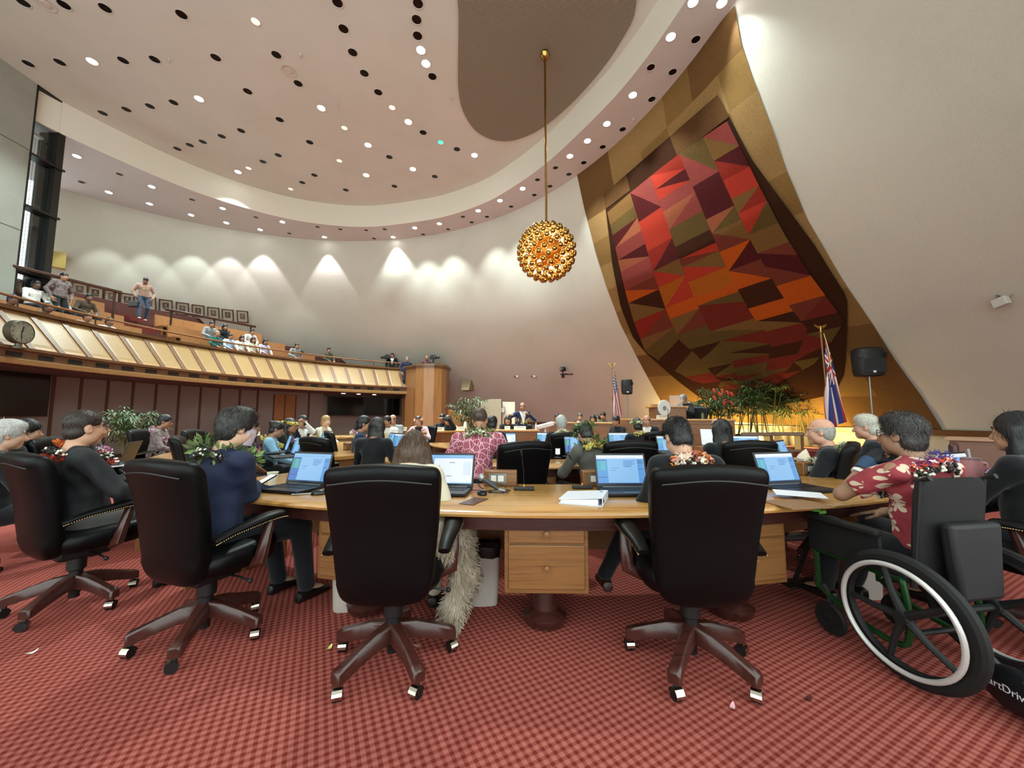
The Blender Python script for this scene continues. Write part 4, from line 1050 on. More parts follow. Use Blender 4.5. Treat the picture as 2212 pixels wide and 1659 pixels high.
def mouse(p, rz, label, badge=False):
    o = thing('computer_mouse', label, 'mouse', p, rz); m = MB(); m.sph((0, 0, .004), .055, 16, 10, 0, (.58, 1, .55)); b = m.build('shell', M('mouse black', '#101114', .3), o)
    for v in b.data.vertices: v.co.z = max(.001, v.co.z)
    if badge: m = MB(); m.box((0, -.02, .034), (.03, .03, .002)); m.build('badge', M('silver', '#9a9da3', .3, .6), o, smooth=False)
    m = MB(); m.tube([(0, .05, .01), (.02, .09, .006), (.0, .13, .006), (-.04, .15, .006)], .003, 6); m.build('cable', PLAS, o)
mouse(on_desk(1041, 1068), R(20), 'black mouse beside the microphone on the foreground desk', True)
mouse(on_desk(690, 1068), R(-60), 'black mouse right of the laptop by the paper cup')
o = thing('microphone', 'silver headed wired microphone leaning on the console, foreground desk', 'microphone', on_desk(1062, 1062), R(0))
m = MB(); m.sph((-.075, .03, .095), .026, 16, 12); m.build('grille_head', M('silver mesh', '#a9abad', .35, .8, bump=(300, .6, .003)), o)
m = MB(); m.tube([(-.062, .025, .085), (.03, -.005, .03), (.05, -.01, .02)], [.02, .014, .012], 14); m.build('handle', M('mic grey', '#3a3a3d', .4), o)
m = MB(); m.tube([(.05, -.01, .02), (.1, -.02, .008)], .009, 10); m.build('connector', M('silver', '#9a9da3', .3, .6), o)
m = MB(); m.tube(catmull([(.1, -.02, .008), (.13, .0, .006), (.12, .03, .006), (.04, .04, .006), (-.02, .0, .006), (.03, -.05, .006), (.09, -.03, .008), (.1, .02, .03), (.0, .02, .07), (-.06, .03, .06), (-.1, .04, .04), (-.03, -.02, .006), (.05, -.07, .006), (.12, -.06, .006)], 5), .0035, 6); m.build('cable', PLAS, o)
def gooseneck(px, py, label, h=.2, lean=.02, z=ZD, Y=None):
    p = on_desk(px, py) if Y is None else V((xat(px, Y, z), Y, z)); o = thing('gooseneck_microphone', label, 'microphone', p, R(-4))
    m = MB(); m.b2(-.075, .075, -.03, .03, 0, .022); m.build('base', PLAS, o, bevel=.006)
    m = MB(); m.lathe([(.008, .022), (.007, .034), (.004, .04)], 12); m.build('socket', BRASS, o)
    m = MB(); m.tube([(0, 0, .035), (-lean*.3, 0, h*.6), (-lean, -.01, h)], .003, 6); m.build('stem', PLAS, o)
    m = MB(); m.tube([(-lean, -.01, h), (-lean*1.3, -.02, h+.035)], .007, 8); m.build('capsule', PLAS, o); return o
gooseneck(1132, 1058, 'slim desk microphone on a black base in the middle of the foreground desk', .25, .015)
gooseneck(1258, 1055, 'slim desk microphone behind the white binder', .22, .08)
gooseneck(1228, 988, 'slim desk microphone on the second row desk beside the phone holder', .3, -.03)
gooseneck(1408, 992, 'slim desk microphone on the second row desk in front of a black chair back', .25, .02)
def paper(px, py, w, h, rz, label, name='paper_sheet', mat=None, z=ZD, Y=None, th=.003):
    p = on_desk(px, py, z) if Y is None else V((xat(px, Y, z), Y, z)); m = MB(); m.box((0, 0, th/2+.0005), (w, h, th)); o = m.build(name, mat or PAPER, smooth=False, loc=p); o.rotation_euler = (0, 0, R(rz)); tag(o, label, 'paper'); return o
p = paper(1725, 1067, .2, .27, 62, 'stapled white document in front of the right foreground laptop', z=ZD+.026)
paper(1722, 1090, .30, .22, 10, 'brown folder under the papers near the wheelchair person', 'folder', M('brown folder', '#8d6a4a', .6), th=.006)
paper(1835, 1063, .2, .14, 0, 'white paper on a dark board right of the laptop near the wheelchair', z=ZD+.004)
paper(1400, 1037, .01, .01, 0, 'tiny scrap') if False else None
paper(1415, 1003, .3, .2, 8, 'crumpled white papers on the second row desk left of the black haired person', Y=None)
paper(700, 1062, .1, .16, -60, 'dark phone mat beside the left mouse', 'desk_mat', M('dark mat', '#2a2020', .7))
o = paper(1024, 1083, .1, .2, -24, 'brown leather strip mat in front of the mouse on the foreground desk', 'desk_mat', M('brown leather mat', '#553424', .35))
o = paper(638, 1063, .17, .012, -25, 'pen', 'x') if False else None
p = on_desk(655, 1069); m = MB(); m.tube([(-.07, -.02, .006), (.06, .02, .006)], .005, 8); tag(m.build('pen', M('silver pen', '#8d8f95', .3, .7), loc=p), 'silver pen in front of the laptop by the paper cup', 'pen')
paper(548, 1052, .14, .1, 20, 'white note card under the hand of the masked person')
for i, (px, Y, rz) in enumerate([(226, 4.5, 20), (240, 4.2, -5), (215, 4.75, 40)]):
    paper(px, 0, .3, .22, rz, ['white papers stacked beside the far left laptop', 'loose white sheet at the desk edge beside the far left laptop', 'white sheets furthest back beside the far left laptop'][i], Y=Y, z=ZD+.002*i, th=.012)
paper(690, 0, .3, .2, -30, 'white sheet on the second row desk left of a black chair', Y=5.0, z=ZD)
# drink bottle
p = atz(1160, 993, ZD); o = thing('drink_bottle', 'tall drink bottle with printed label standing on the second row desk', 'bottle', p)
m = MB(); m.lathe([(.048, 0), (.05, .01), (.05, .17), (.046, .195), (.032, .21), (.03, .215)], 28); m.build('body', M('tan bottle', '#b7ab8c', .35, var=(24, '#7d8457')), o)
m = MB(); m.lathe([(.051, .0), (.0515, .05), (.0505, .055)], 28, caps=False); m.build('boot', PLAS, o)
m = MB(); m.lathe([(.0508, .055), (.0508, .115)], 28, caps=False); m.build('label_band', M('bottle print', '#d9d6cc', .5, var=(60, '#5b5f5a')), o)
m = MB(); m.lathe([(.033, .21), (.036, .22), (.036, .245), (.03, .255), (.0005, .256)], 24); m.build('cap', PLAS, o)
# phone holder on second desk
p = atz(1205, 990, ZD); o = thing('phone_stand', 'small phone on a black stand on the second row desk', 'phone', p, R(-10)); m = MB(); m.lathe([(.05, 0), (.05, .012), (.012, .02), (.01, .05)], 16); m.build('stand', PLAS, o); m = MB(); m.box((0, 0, .09), (.065, .009, .085), 0, rotx(R(-15))); m.build('phone', PLAS, o); m = MB(); m.box((0, -.0055, .088), (.056, .002, .074), 0, rotx(R(-15))); m.build('display', M('phone display', '#c9d3d6', .4, emit='#c9d8dc', es=.5), o, smooth=False)
p = atz(1143, 985, ZD+.06); o = thing('desk_fan', 'small round silver desk fan behind the drink bottle', 'fan', (p.x, p.y, ZD)); m = MB(); m.lathe([(.045, 0), (.045, .01), (.01, .015), (.01, .05)], 16); m.build('foot', PLAS, o); m = MB()
for r_ in (.065, .05, .035, .02): m.lathe([(r_, -.004), (r_+.005, 0), (r_, .004), (r_-.005, 0), (r_, -.004)], 24, 0, (0, 0, .1), roty(R(70)), False)
m.build('cage', M('silver', '#9a9da3', .3, .6), o)
# waste bins
bn = thing('waste_bin', 'tall white waste bin with black liner left of the drawer pedestal under the desk', 'bin', (*[c for c in (atz(1046, 1300, 0).x, atz(1046, 1300, 0).y)], 0), R(4))
m = MB()
for (w, z0) in (): pass
rings = []
for z, w, d in [(0, .11, .085), (.01, .115, .09), (.36, .135, .105), (.385, .14, .11)]: rings.append([(x, y, z) for x, y in sup(w*.82, d*.82, 28, .5)])
loft(m, rings); m.build('body', M('white bin plastic', '#b6aca3', .5), bn)
m = MB(); rings = []
for z, w, d in [(.325, .137, .107), (.37, .143, .113), (.4, .142, .112), (.39, .125, .095)]: rings.append([(x+.003*sin(x*150), y, z+.006*sin(x*90+y*70)) for x, y in sup(w*.82, d*.82, 28, .5)])
loft(m, rings); m.tube([(-.09, -.085, .34), (-.1, -.09, .3), (-.095, -.09, .27)], .008, 6); m.build('bin_liner', M('black liner', '#0d0d0e', .35), bn)
p = dp(5.75, 257.5); dup(bn, (p.x-.22, p.y+.02, 0), .1, 'white waste bin half hidden left of the long haired person under the desk')
p = dp(5.75, 290); dup(bn, (p.x+.25, p.y-.02, 0), .1, 'beige waste bin under the desk beside the wheelchair')
# ================================================================ far side: clerks' desks, dais, plants, flags
def slab_desk(name, label, pts, depth, z, zb=0, cat='desk'):
    """front faces follow the plan polyline pts; the desk extends away from the camera"""
    o = thing(name, label, cat)
    n = len(pts); bk = [(p[0]-.0, p[1]+depth) for p in pts]
    m = MB(); m.prism([(p[0], p[1]-.06) for p in pts]+[(p[0], p[1]+.02) for p in bk][::-1], z-.05, z); m.build('desk_top', WOODX, o, bevel=.01)
    m = MB(); m.prism(list(pts)+[(p[0], p[1]-.1) for p in bk][::-1], zb, z-.05); m.build('body', WOODD, o, smooth=False)
    for (x0, y0), (x1, y1) in zip(pts, pts[1:]):
        L = hypot(x1-x0, y1-y0); a = atan2(y1-y0, x1-x0); k = max(1, int(L/1.0))
        for i in range(k):
            m = MB(); m.b2(L*i/k+.06, L*(i+1)/k-.06, -.018, .01, zb+.12, z-.14); b = m.build('front_panel', WOODD, o, bevel=.012); b.location = (x0, y0, 0); b.rotation_euler = (0, 0, a)
    return o
def XY(px, Y, z=1.): return (xat(px, Y, z), Y)
slab_desk('clerk_desk', 'long wooden clerks desk with white name cards facing the camera, centre of the chamber', [XY(884, 9.0), XY(950, 9.7), XY(1010, 10.3), XY(1090, 10.7), XY(1166, 10.7)], .75, .93)
slab_desk('clerk_desk', 'wooden side desk left of the clerks desk under the wall screens', [XY(640, 8.3), XY(735, 8.5), XY(812, 9.0)], .7, .86)
slab_desk('press_desk', 'raised wooden desk under the wall left of the flag, with people behind it', [XY(1186, 11.9), XY(1270, 11.7), XY(1348, 11.3)], .6, 1.13)
slab_desk('dais_desk', 'long raised wooden dais desk under the tapestry carrying the lectern', [XY(1352, 10.3), XY(1470, 9.9), XY(1588, 9.3)], 1.0, 1.24)
fl = MB(); q = [XY(1340, 10.8), XY(1600, 10.2), XY(1800, 9.6), XY(1900, 10.5), XY(1720, 14.6), XY(1400, 15.2)]; fl.prism(q, 0, .42); struct('floor_dais', fl, RISERM, smooth=False)
def card(px, Y, z, label, w=.24, rz=0):
    m = MB(); m.add([(-w/2, 0, 0), (w/2, 0, 0), (w/2, .03, .1), (-w/2, .03, .1), (-w/2, .06, 0), (w/2, .06, 0)], [(0, 1, 2, 3), (3, 2, 5, 4), (0, 4, 5, 1), (0, 3, 4), (1, 5, 2)], 0)
    for i, (x0, x1) in enumerate(((-.3, .3), (-.2, .24))): m.add([(w*x0, .0105+.02*i-.014, .055-.02*i+.0), (w*x1, .0105+.02*i-.014, .055-.02*i), (w*x1, .0135+.02*i-.014, .065-.02*i), (w*x0, .0135+.02*i-.014, .065-.02*i)], [(0, 1, 2, 3)], 1)
    o = m.build('name_card', [M('name card', '#ddd3bd', .7), M('card lettering', '#5a5148', .7)], smooth=False, loc=(xat(px, Y, z), Y, z)); o.rotation_euler = (0, 0, R(rz)); tag(o, label, 'name card', 'name cards on the far desks')
for px, Y, z, lb, w in [(948, 9.78, .93, 'white name card on the clerks desk right of the person in pink', .26), (996, 10.3, .93, 'white name card in the middle of the clerks desk behind the leaf shirt person', .26), (976, 10.9, .95, 'white name card set further back beside the white bottle', .3), (928, 9.9, .93, 'small upright white card beside the person in pink', .13), (1123, 10.85, .93, 'wide white name card in front of the standing speaker', .34), (1096, 11.0, .93, 'white name card in front of the long haired person left of the speaker', .16), (1432, 10.05, 1.24, 'white name card on the dais desk below the lectern', .32), (658, 8.5, .86, 'white name card on the side desk near the blond person', .3), (640, 8.4, .86, 'white name card at the left end of the side desk', .26), (545, 8.9, .86, 'pale name card behind the teal print person', .3), (868, 9.9, .93, 'pale name card under the wall screen, left of the person in pink', .25)]:
    card(px, Y, z, lb, w)
m = MB(); m.lathe([(.03, 0), (.03, .12), (.012, .17), (.012, .2)], 14); tag(m.build('water_bottle', M('clear plastic', '#c9cfd0', .15), loc=(xat(1158, 10.8, 1), 10.8, .93)), 'clear water bottle right of the standing speaker', 'bottle')
m = MB(); m.lathe([(.045, 0), (.045, .16), (.03, .22), (.0005, .24)], 14); tag(m.build('white_flask', M('white flask', '#e4e2dc', .4), loc=(xat(1005, 10.5, 1), 10.5, .93)), 'white flask behind the head of the person in the red leaf shirt', 'flask')
m = MB(); m.lathe([(.035, 0), (.035, .11), (.02, .14), (.02, .16)], 14); tag(m.build('green_bottle', M('green bottle', '#4c5b3c', .3), loc=(xat(1518, 9.75, 1.3), 9.75, 1.241)), 'small green bottle near the right end of the dais desk', 'bottle')
m = MB(); m.box((0, 0, .08), (.42, .3, .1), 0, roty(R(-14))); m.lathe([(.03, -.25), (.03, .03)], 10); tag(m.build('white_projector', M('white plastic', '#d9d5cc', .4), bevel=.02, loc=(xat(1178, 9.6, 1), 9.6, 1.0)), 'white projector box tilted on a stand left of the white haired person', 'projector')
# lectern on the dais
lx, ly = XY(1442, 10.35, 1.4)
le = thing('lectern', 'wooden lectern on the dais desk below the tapestry', 'lectern', (lx, ly, 1.241))
m = MB(); m.b2(-.42, .42, -.2, .25, 0, .30); m.build('body', WOODD, le, bevel=.01)
m = MB(); m.b2(-.50, .46, -.27, .3, .30, .345); m.build('ledge', WOODX, le, bevel=.01)
m = MB(); m.b2(-.46, .1, -.24, .0, .345, .40); m.build('reading_shelf', WOODX, le, bevel=.01)
m = MB(); m.b2(-.05, .3, -.28, -.27, .32, .62); m.build('clear_screen', M('clear acrylic', '#e8eceb', .05, alpha=.18), le, smooth=False)
sx_, sy_ = XY(1434, 9.6, 1.5); o = thing('round_shield', 'white round disc with a small emblem on a thin black stand before the lectern', 'sign', (sx_, sy_, 0), R(8))
m = MB(); m.tube([(.1, 0, .0), (.1, 0, 1.5)], .014, 8); m.lathe([(.16, 0), (.16, .02), (.02, .03)], 20, 0, (.1, 0, 0)); m.build('stand', BLACKM, o)
m = MB(); m.lathe([(.0005, .01), (.19, .012), (.2, 0), (.19, -.012), (.0005, -.01)], 32, 0, (0, -.02, 1.52), rotx(R(90)) @ roty(R(12))); m.build('disc', M('white disc', '#dedbd6', .5), o)
m = MB(); m.lathe([(.0005, .015), (.06, .015)], 16, 0, (0, -.02, 1.51), rotx(R(90)) @ roty(R(12)), False); m.build('emblem', M('grey emblem', '#8a8576', .5), o, smooth=False)
# loudspeakers on stands
def pa(px, Y, zc, w, h, label, rz, face):
    x = xat(px, Y, zc); o = thing('loudspeaker', label, 'loudspeaker', (x, Y, zc-h/2), R(rz)); o2 = thing('speaker_stand', label.replace('loudspeaker', 'pole stand under the loudspeaker'), 'stand', (x, Y, 0), R(rz))
    m = MB(); rings = []
    for z, k, d in ((0, .72, .7), (.03, .9, .85), (.2, .97, .95), (.75, 1., 1.), (.95, .96, .95), (1., .85, .8)): rings.append([(a, b, z*h) for a, b in sup(w/2*k, w*.42*d, 28, .6)])
    loft(m, rings); m.build('cabinet', M('speaker black', '#111213', .55, bump=(120, .25, .004)), o)
    m = MB(); m.b2(-w*.38, w*.38, -w*.43, -w*.40, h*.1, h*.6); m.build('grille', M('grille black', '#18191a', .7, bump=(200, .5, .004)), o, bevel=.01)
    m = MB()
    for s in (-1, 1): m.box((s*w*.42, -w*.33, h*.72), (w*.12, w*.1, h*.16), 0, rotz(R(20*s)))
    m.build('handle_recess', BLACKM, o, smooth=False)
    m = MB(); m.box((-.02, -w*.435, h*.14), (.05, .01, .045)); m.build('badge', M('white badge', '#d8d6d0', .5), o, smooth=False)
    m = MB(); m.tube([(0, 0, .45), (0, 0, zc-h/2+.02)], .02, 10); m.build('pole', M('pole metal', '#8f8a82', .35, .7), o2)
    m = MB(); m.tube([(0, 0, .5), (0, 0, 1.15)], .028, 10); m.build('collar', BLACKM, o2)
    for k in range(3):
        a = 2*pi*k/3+.4; m = MB(); m.tube([(0, 0, .75), (.42*cos(a), .42*sin(a), .015)], .016, 8); m.build('leg', BLACKM, o2)
pa(1875, 8.5, 2.52, .54, .64, 'large black loudspeaker on a pole, right of the tapestry', -14, 0)
pa(1354, 12.8, 2.3, .36, .5, 'small black loudspeaker on a pole beside the striped flag with stars', 0, 0)
# ---------------------------------------------------------------- flags
def us(h, f):
    if f < .40 and h < 7/13:
        i, j = f/.4*11, h/(7/13)*9; d = hypot((i % 1)-.5, (j % 1)-.5)
        return 3 if d < .34 and (int(i)+int(j)) % 2 == 0 else 2
    return 0 if int(h*13) % 2 == 0 else 1
def hi(h, f):
    if f < .5 and h < .5:
        u, v = f/.5*2-1, h/.5*2-1
        if abs(u) < .12 or abs(v) < .14: return 0
        if abs(u) < .22 or abs(v) < .26: return 1
        d = min(abs(u-v), abs(u+v)); return 0 if d < .1 else (1 if d < .25 else 2)
    return (1, 0, 2, 1, 0, 2, 1, 0)[min(7, int(h*8))]
FRED = M('flag red', '#9c1f2b', .8); FWH = M('flag white', '#d9cfcb', .8); FBL = M('flag blue', '#2a3470', .8); FST = M('flag star white', '#e8e6e6', .8)
def flag(px, Y, ztop, zbase, fn, label, hoist, L, lean, side, eagle=True, spread=.34, rz=0):
    x = xat(px, Y, ztop); o = thing('flag', label, 'flag', (x, Y, zbase), R(rz)); zt = ztop-zbase
    m = MB(); m.lathe([(.17, 0), (.17, .03), (.05, .06), (.03, .12)], 20); m.build('stand', BRASS, o)
    m = MB(); m.tube([(-lean, 0, .05), (0, 0, zt)], .014, 10); m.build('pole', M('flag pole oak', '#7c5a34', .4), o)
    m = MB(); m.sph((0, 0, zt+.02), .026, 12, 8); m.tube([(0, 0, zt+.03), (0, 0, zt+.12)], [.012, .02], 8)
    m.sph((0, 0, zt+.13), .03, 10, 8, 0, (.8, .8, 1.3))
    if eagle:
        for s in (-1, 1): m.add([(0, 0, zt+.11), (s*.06, .01, zt+.17), (s*.14, .0, zt+.2), (s*.12, .0, zt+.15), (s*.05, .0, zt+.10), (0, -.015, zt+.15)], [(0, 1, 2, 3, 4), (5, 1, 2, 3, 4)])
    m.build('eagle_finial', GOLD, o)
    zt -= .04
    def P(u, v):
        h, f = u, v; w = .03+spread*f**.8
        xx = side*(.03+.12*f) + (.45-h)*w*side + .015*sin(9*h+5*f); yy = -.03+.045*sin(h*15+f*2.)*min(1, f*2.5+.15); zz = zt-hoist*h*(1-.72*f)-f*L
        return (xx-lean*(zt-zz)/zt, yy, zz)
    m = MB(); m.grid(P, 105, 60, lambda u, v: fn(u, v)); b = m.build('cloth', [FRED, FWH, FBL, FST], o, ang=None)
    m = MB(); m.tube([(.02*side, -.05, zt+.02), (.06*side, -.09, zt-.3), (.09*side, -.09, zt-.7)], .008, 6); m.build('gold_cord', GOLD, o)
flag(1322, 13.0, 2.95, 0, us, 'red and white striped flag with white stars on blue, left of the dais', .8, 1.55, .0, 1, True, .36)
flag(1773, 8.0, 3.08, .0, hi, 'striped flag with a crossed blue corner, on a pole right of the bamboo palms', .95, 1.8, -.08, 1, True, .5)
# ---------------------------------------------------------------- palms
LEAF = [M('palm leaf', '#2a4022', .5, var=(3, '#3d5a2d')), M('palm leaf pale', '#5c7046', .5)]; STEM = M('palm cane', '#5d5a34', .6)
def fan(mb, p, d, rad, n, rr, m=0):
    d = d.normalized(); s = d.cross(V((0, 0, 1))); s = s.normalized() if s.length > .1 else V((1, 0, 0)); up = s.cross(d)
    for i in range(n):
        a = R(-100+200*i/(n-1)) if n > 1 else 0; v = (d*cos(a)+s*sin(a)+up*rr.uniform(-.15, .3)).normalized(); L = rad*rr.uniform(.75, 1.1)*(1-.25*abs(a)/1.75)
        w = v.cross(up).normalized()*L*.075; q = p+v*L*.55+V((0, 0, .02)); e = p+v*L-V((0, 0, L*.35))
        mb.add([p, q-w, e, q+w], [(0, 1, 2, 3)], m if rr.random() < .8 else 1)
def palm(name, label, px, Y, zb, ztop, spread, canes, seed, fanr=.3, pot=True, group=None, dens=1.):
    rr = random.Random(seed); o = thing(name, label, 'plant', (xat(px, Y, (zb+ztop)/2), Y, zb), 0, group); H = ztop-zb
    if pot: m = MB(); m.lathe([(.16, 0), (.2, .3), (.21, .32), (.19, .32), (.185, .28), (.0005, .27)], 20); m.build('pot', M('dark planter', '#2b2724', .6), o)
    st = MB(); lf = MB(); z0 = .27 if pot else 0
    for k in range(canes):
        a = rr.uniform(0, 6.28); b = V((.08*cos(a), .08*sin(a), z0)); hh = H*rr.uniform(.55, 1.)-.1; t = b+V((spread*cos(a)*rr.uniform(.3, 1), spread*.7*sin(a), hh-z0)); mid = (b+t)/2+V((0, 0, .1))
        pts = catmull([b, mid, t], 5); st.tube(pts, .011, 5, cap=False)
        for i in range(int((5+rr.random()*4)*dens)):
            f = rr.uniform(.5 if pot and 'potted' in name else .66, 1.); q = V(pts[int(f*(len(pts)-1))]); th = rr.uniform(0, 6.28); d = V((cos(th), sin(th), rr.uniform(.0, .7)))
            e = q+d*rr.uniform(.1, .3); st.tube([q, e], .005, 4, cap=False); fan(lf, e, d, fanr*rr.uniform(.7, 1.2), rr.choice((6, 7, 8)), rr)
    st.build('canes', STEM, o); lf.build('fronds', LEAF, o, smooth=False); return o
palm('potted_palm', 'dark green potted palm against the taupe wall under the gallery, left', 285, 8.1, 0, 1.72, .26, 11, 3, .27, dens=1.5)
palm('potted_palm', 'potted palm against the sloping wall right of the pulpit', 1010, 14.6, 0, 2.1, .5, 8, 5, .42)
PG = 'bamboo palms in front of the glowing wall'
pls = [(1508, 11.8, 2.0), (1535, 12.2, 2.3), (1560, 12.0, 2.25), (1588, 12.3, 2.2), (1612, 11.9, 2.3), (1638, 12.2, 2.55), (1662, 11.8, 2.35), (1690, 12.0, 2.5), (1716, 11.7, 2.35), (1740, 11.6, 2.6), (1760, 11.4, 2.75)]
names = ['leftmost slim', 'second from left', 'third from left', 'fourth from left', 'fifth from left', 'middle tall', 'seventh from left', 'eighth from left', 'ninth from left', 'second from right', 'rightmost tall']
for i, (px, Y, zt) in enumerate(pls):
    palm('bamboo_palm', f'{names[i]} of the bamboo palms in front of the glowing gold wall', px, Y, .42, zt+.1, .36, 7, 20+i, .36, True, PG, .95)
m = MB(); o = thing('red_ginger_flowers', 'spray of red ginger flowers among the bamboo palms at the left', 'flowers', (xat(1560, 11.5, 2), 11.5, .42))
rr = random.Random(2); fl_ = MB(); st_ = MB()
for i in range(9):
    x, y, z = rr.uniform(-.25, .35), rr.uniform(-.1, .1), rr.uniform(1.2, 1.75); st_.tube([(x*.3, y, .1), (x, y, z)], .007, 5); fl_.sph((x, y, z+.06), .035, 8, 6, 0, (1, 1, 1.8)); fl_.sph((x+.03, y, z+.02), .03, 8, 6, 0, (1.4, 1, 1.)); fl_.sph((x-.03, y, z+.1), .025, 8, 6, 0, (1.2, 1, 1.5))
fl_.build('blossoms', M('red ginger', '#c23b26', .5), o); st_.build('stalks', STEM, o)
tag(o, None, None)
# wooden armchairs with cane backs, black plant troughs
def armchair(px, Y, rz, label):
    o = thing('wooden_armchair', label, 'chair', (xat(px, Y, .6), Y, 0), R(rz)); W = WOODT
    for sx2 in (-1, 1):
        for sy2 in (-1, 1):
            m = MB(); m.tube([(sx2*.25, sy2*.22, 0), (sx2*.25, sy2*.22, .45), (sx2*.26, sy2*.22+(.04 if sy2 < 0 else 0)*-1, .98 if sy2 < 0 else .66)], .022, 8); m.build('leg', W, o)
    m = MB(); m.b2(-.26, .26, -.24, .24, .42, .48); m.build('seat', M('tan seat', '#a88a5a', .7), o, bevel=.015)
    m = MB(); m.b2(-.27, .27, -.285, -.25, .93, 1.0); m.b2(-.27, .27, -.275, -.25, .62, .67); m.build('back_rail', W, o, bevel=.01)
    for s in (-1, 1):
        m = MB(); m.b2(s*.17-.05, s*.17+.05, -.268, -.262, .67, .93); m.build('cane_panel', M('cane webbing', '#c09a55', .7), o, smooth=False)
        m = MB(); m.tube([(s*.26, -.24, .66), (s*.28, .0, .68), (s*.26, .24, .66)], .022, 8); m.build('arm', W, o)
armchair(1625, 7.6, -12, 'left of two wooden armchairs with cane backs in front of the bamboo palms')
armchair(1690, 7.7, -16, 'right of two wooden armchairs with cane backs in front of the bamboo palms')
# cabinet and red chair by the right wall
cx_, cy_ = XY(2185, 5.4, .8); o = thing('side_cabinet', 'waist high brown cabinet against the right wall behind the person in black', 'cabinet', (cx_, cy_, 0), R(-52))
m = MB(); m.b2(-.55, .55, -.3, .3, 0, .95); m.build('body', M('brown laminate', '#7d5a48', .5), o, bevel=.006); m = MB(); m.b2(-.6, .6, -.34, .34, .95, .99); m.build('top', M('tan laminate', '#a98264', .4), o, bevel=.005)
m = MB(); m.b2(-.52, .0, -.315, -.3, .08, .9); m.build('door', M('brown laminate door', '#7a5647', .5), o, bevel=.004); m = MB(); m.b2(.02, .52, -.315, -.3, .08, .9); m.build('door', M('brown laminate door', '#7a5647', .5), o, bevel=.004)
gx, gy = XY(2058, 4.6, .9); o = thing('red_side_chair', 'dark red padded chair behind the head of the wheelchair person', 'chair', (gx, gy, 0), R(40))
m = MB(); m.b2(-.25, .25, -.05, .03, .55, .99); m.build('backrest', M('dark red leather', '#431a1b', .4), o, bevel=.04, seg=4); m = MB(); m.b2(-.25, .25, -.02, .45, .42, .5); m.build('seat', M('dark red leather', '#431a1b', .4), o, bevel=.03, seg=3)
for sx2 in (-1, 1):
    for yy in (0, .4): m = MB(); m.tube([(sx2*.22, yy, 0), (sx2*.22, yy, .43)], .018, 8); m.build('leg', MAHO, o)
# petals dropped on the carpet
for px, py, cc, lb, c in [(1582, 1530, '#d9a0a8', 'pink petal on the carpet behind the right front chair', 0), (711, 1402, '#d8cf7a', 'yellow petal on the carpet beside the left front chair', 0), (1747, 1512, '#4a0f14', 'dark red petal on the carpet left of the wheelchair', 0), (68, 1412, '#e6ddd6', 'white scrap on the carpet at the left', 0), (902, 1397, '#b99a7c', 'pale petal under the middle chair base', 0)]:
    p = atz(px, py, .002); m = MB(); m.grid(lambda u, v: ((u-.5)*.05, (v-.5)*.022*(1-(2*u-1)**2*.8), .004+.012*(2*u-1)**2), 7, 4); b = m.build('petal', M('petal '+cc, cc, .7), loc=p, ang=None); b.rotation_euler = (0, 0, R(px % 90)); tag(b, lb, 'petal')
# seated gold uplights behind the palms
for px in (1480, 1530, 1580, 1630, 1680, 1730, 1785):
    l = bpy.data.lights.new('wall_uplight', 'AREA'); l.energy = 45; l.color = (1, .70, .22); l.size = .35; q = bpy.data.objects.new('wall_uplight', l); col.objects.link(q); tag(q, kind='helper')
    w_ = onwall(px, 905, .02); n_ = wall_frame(w_)[2]; h_ = V((n_.x, n_.y, 0)).normalized(); q.location = (w_.x+h_.x*.9, w_.y+h_.y*.9, .5); q.rotation_euler = (-h_*.8+V((0, 0, .55))).to_track_quat('-Z', 'Y').to_euler()
# ================================================================ people
def ik(S, T, a, b, hint):
    S, T = V(S), V(T); d = T-S; L = min(d.length, (a+b)*.995); u = d.normalized(); T = S+u*L
    x = (a*a-b*b+L*L)/(2*L); h = sqrt(max(0, a*a-x*x)); p = V(hint)-u*V(hint).dot(u); p = p.normalized() if p.length > 1e-6 else V((0, 0, -1))
    return S+u*x+p*h, T
# hands: right hand, wrist at origin, fingers along +Y, palm facing -Z, thumb towards -X
def hand_mesh(kind):
    s = SDF((-.075, -.04, -.085), (.055, .2, .05), .0042)
    s.cap((0, -.03, 0), (0, .01, 0), .026, .027, k=.01); s.ell((0, .048, 0), (.042, .052, .015), k=.015); s.ell((-.022, .03, -.006), (.02, .03, .015), k=.015)
    cv = dict(relaxed=(18, 26, 20), grip=(48, 62, 42), fist=(78, 88, 55), flat=(4, 6, 4), point=(8, 8, 6))[kind]
    for i, (x, L, y0) in enumerate(((-.030, .044, .088), (-.010, .049, .095), (.011, .046, .092), (.030, .036, .082))):
        p = V((x, y0, 0)); a = 0.; c3 = cv if not (kind == 'point' and i > 0) else (70, 80, 50)
        sp = (x*1.6)
        for j, (l, r) in enumerate(((L, .0088), (L*.62, .0080), (L*.5, .0072))):
            a += R(c3[j]*(1+.06*i)); q = p+V((sp*(1-j*.3)*.2, cos(a), -sin(a))).normalized()*l; s.cap(p, q, r, r*.92, k=.006); p = q
    t = 1. if kind in ('grip', 'fist') else .0
    p0 = V((-.030, .022, -.004)); p1 = V((-.056+.012*t, .052, -.018-.014*t)); p2 = V((-.062+.03*t, .083-.005*t, -.026-.024*t)); p3 = V((-.06+.05*t, .105-.01*t, -.03-.026*t))
    s.cap(p0, p1, .013, .0105, k=.01); s.cap(p1, p2, .0102, .009, k=.005); s.cap(p2, p3, .009, .0075, k=.005)
    return s.nets()
HANDS = {k: hand_mesh(k) for k in ('relaxed', 'grip', 'fist', 'flat', 'point')}
SK = {}
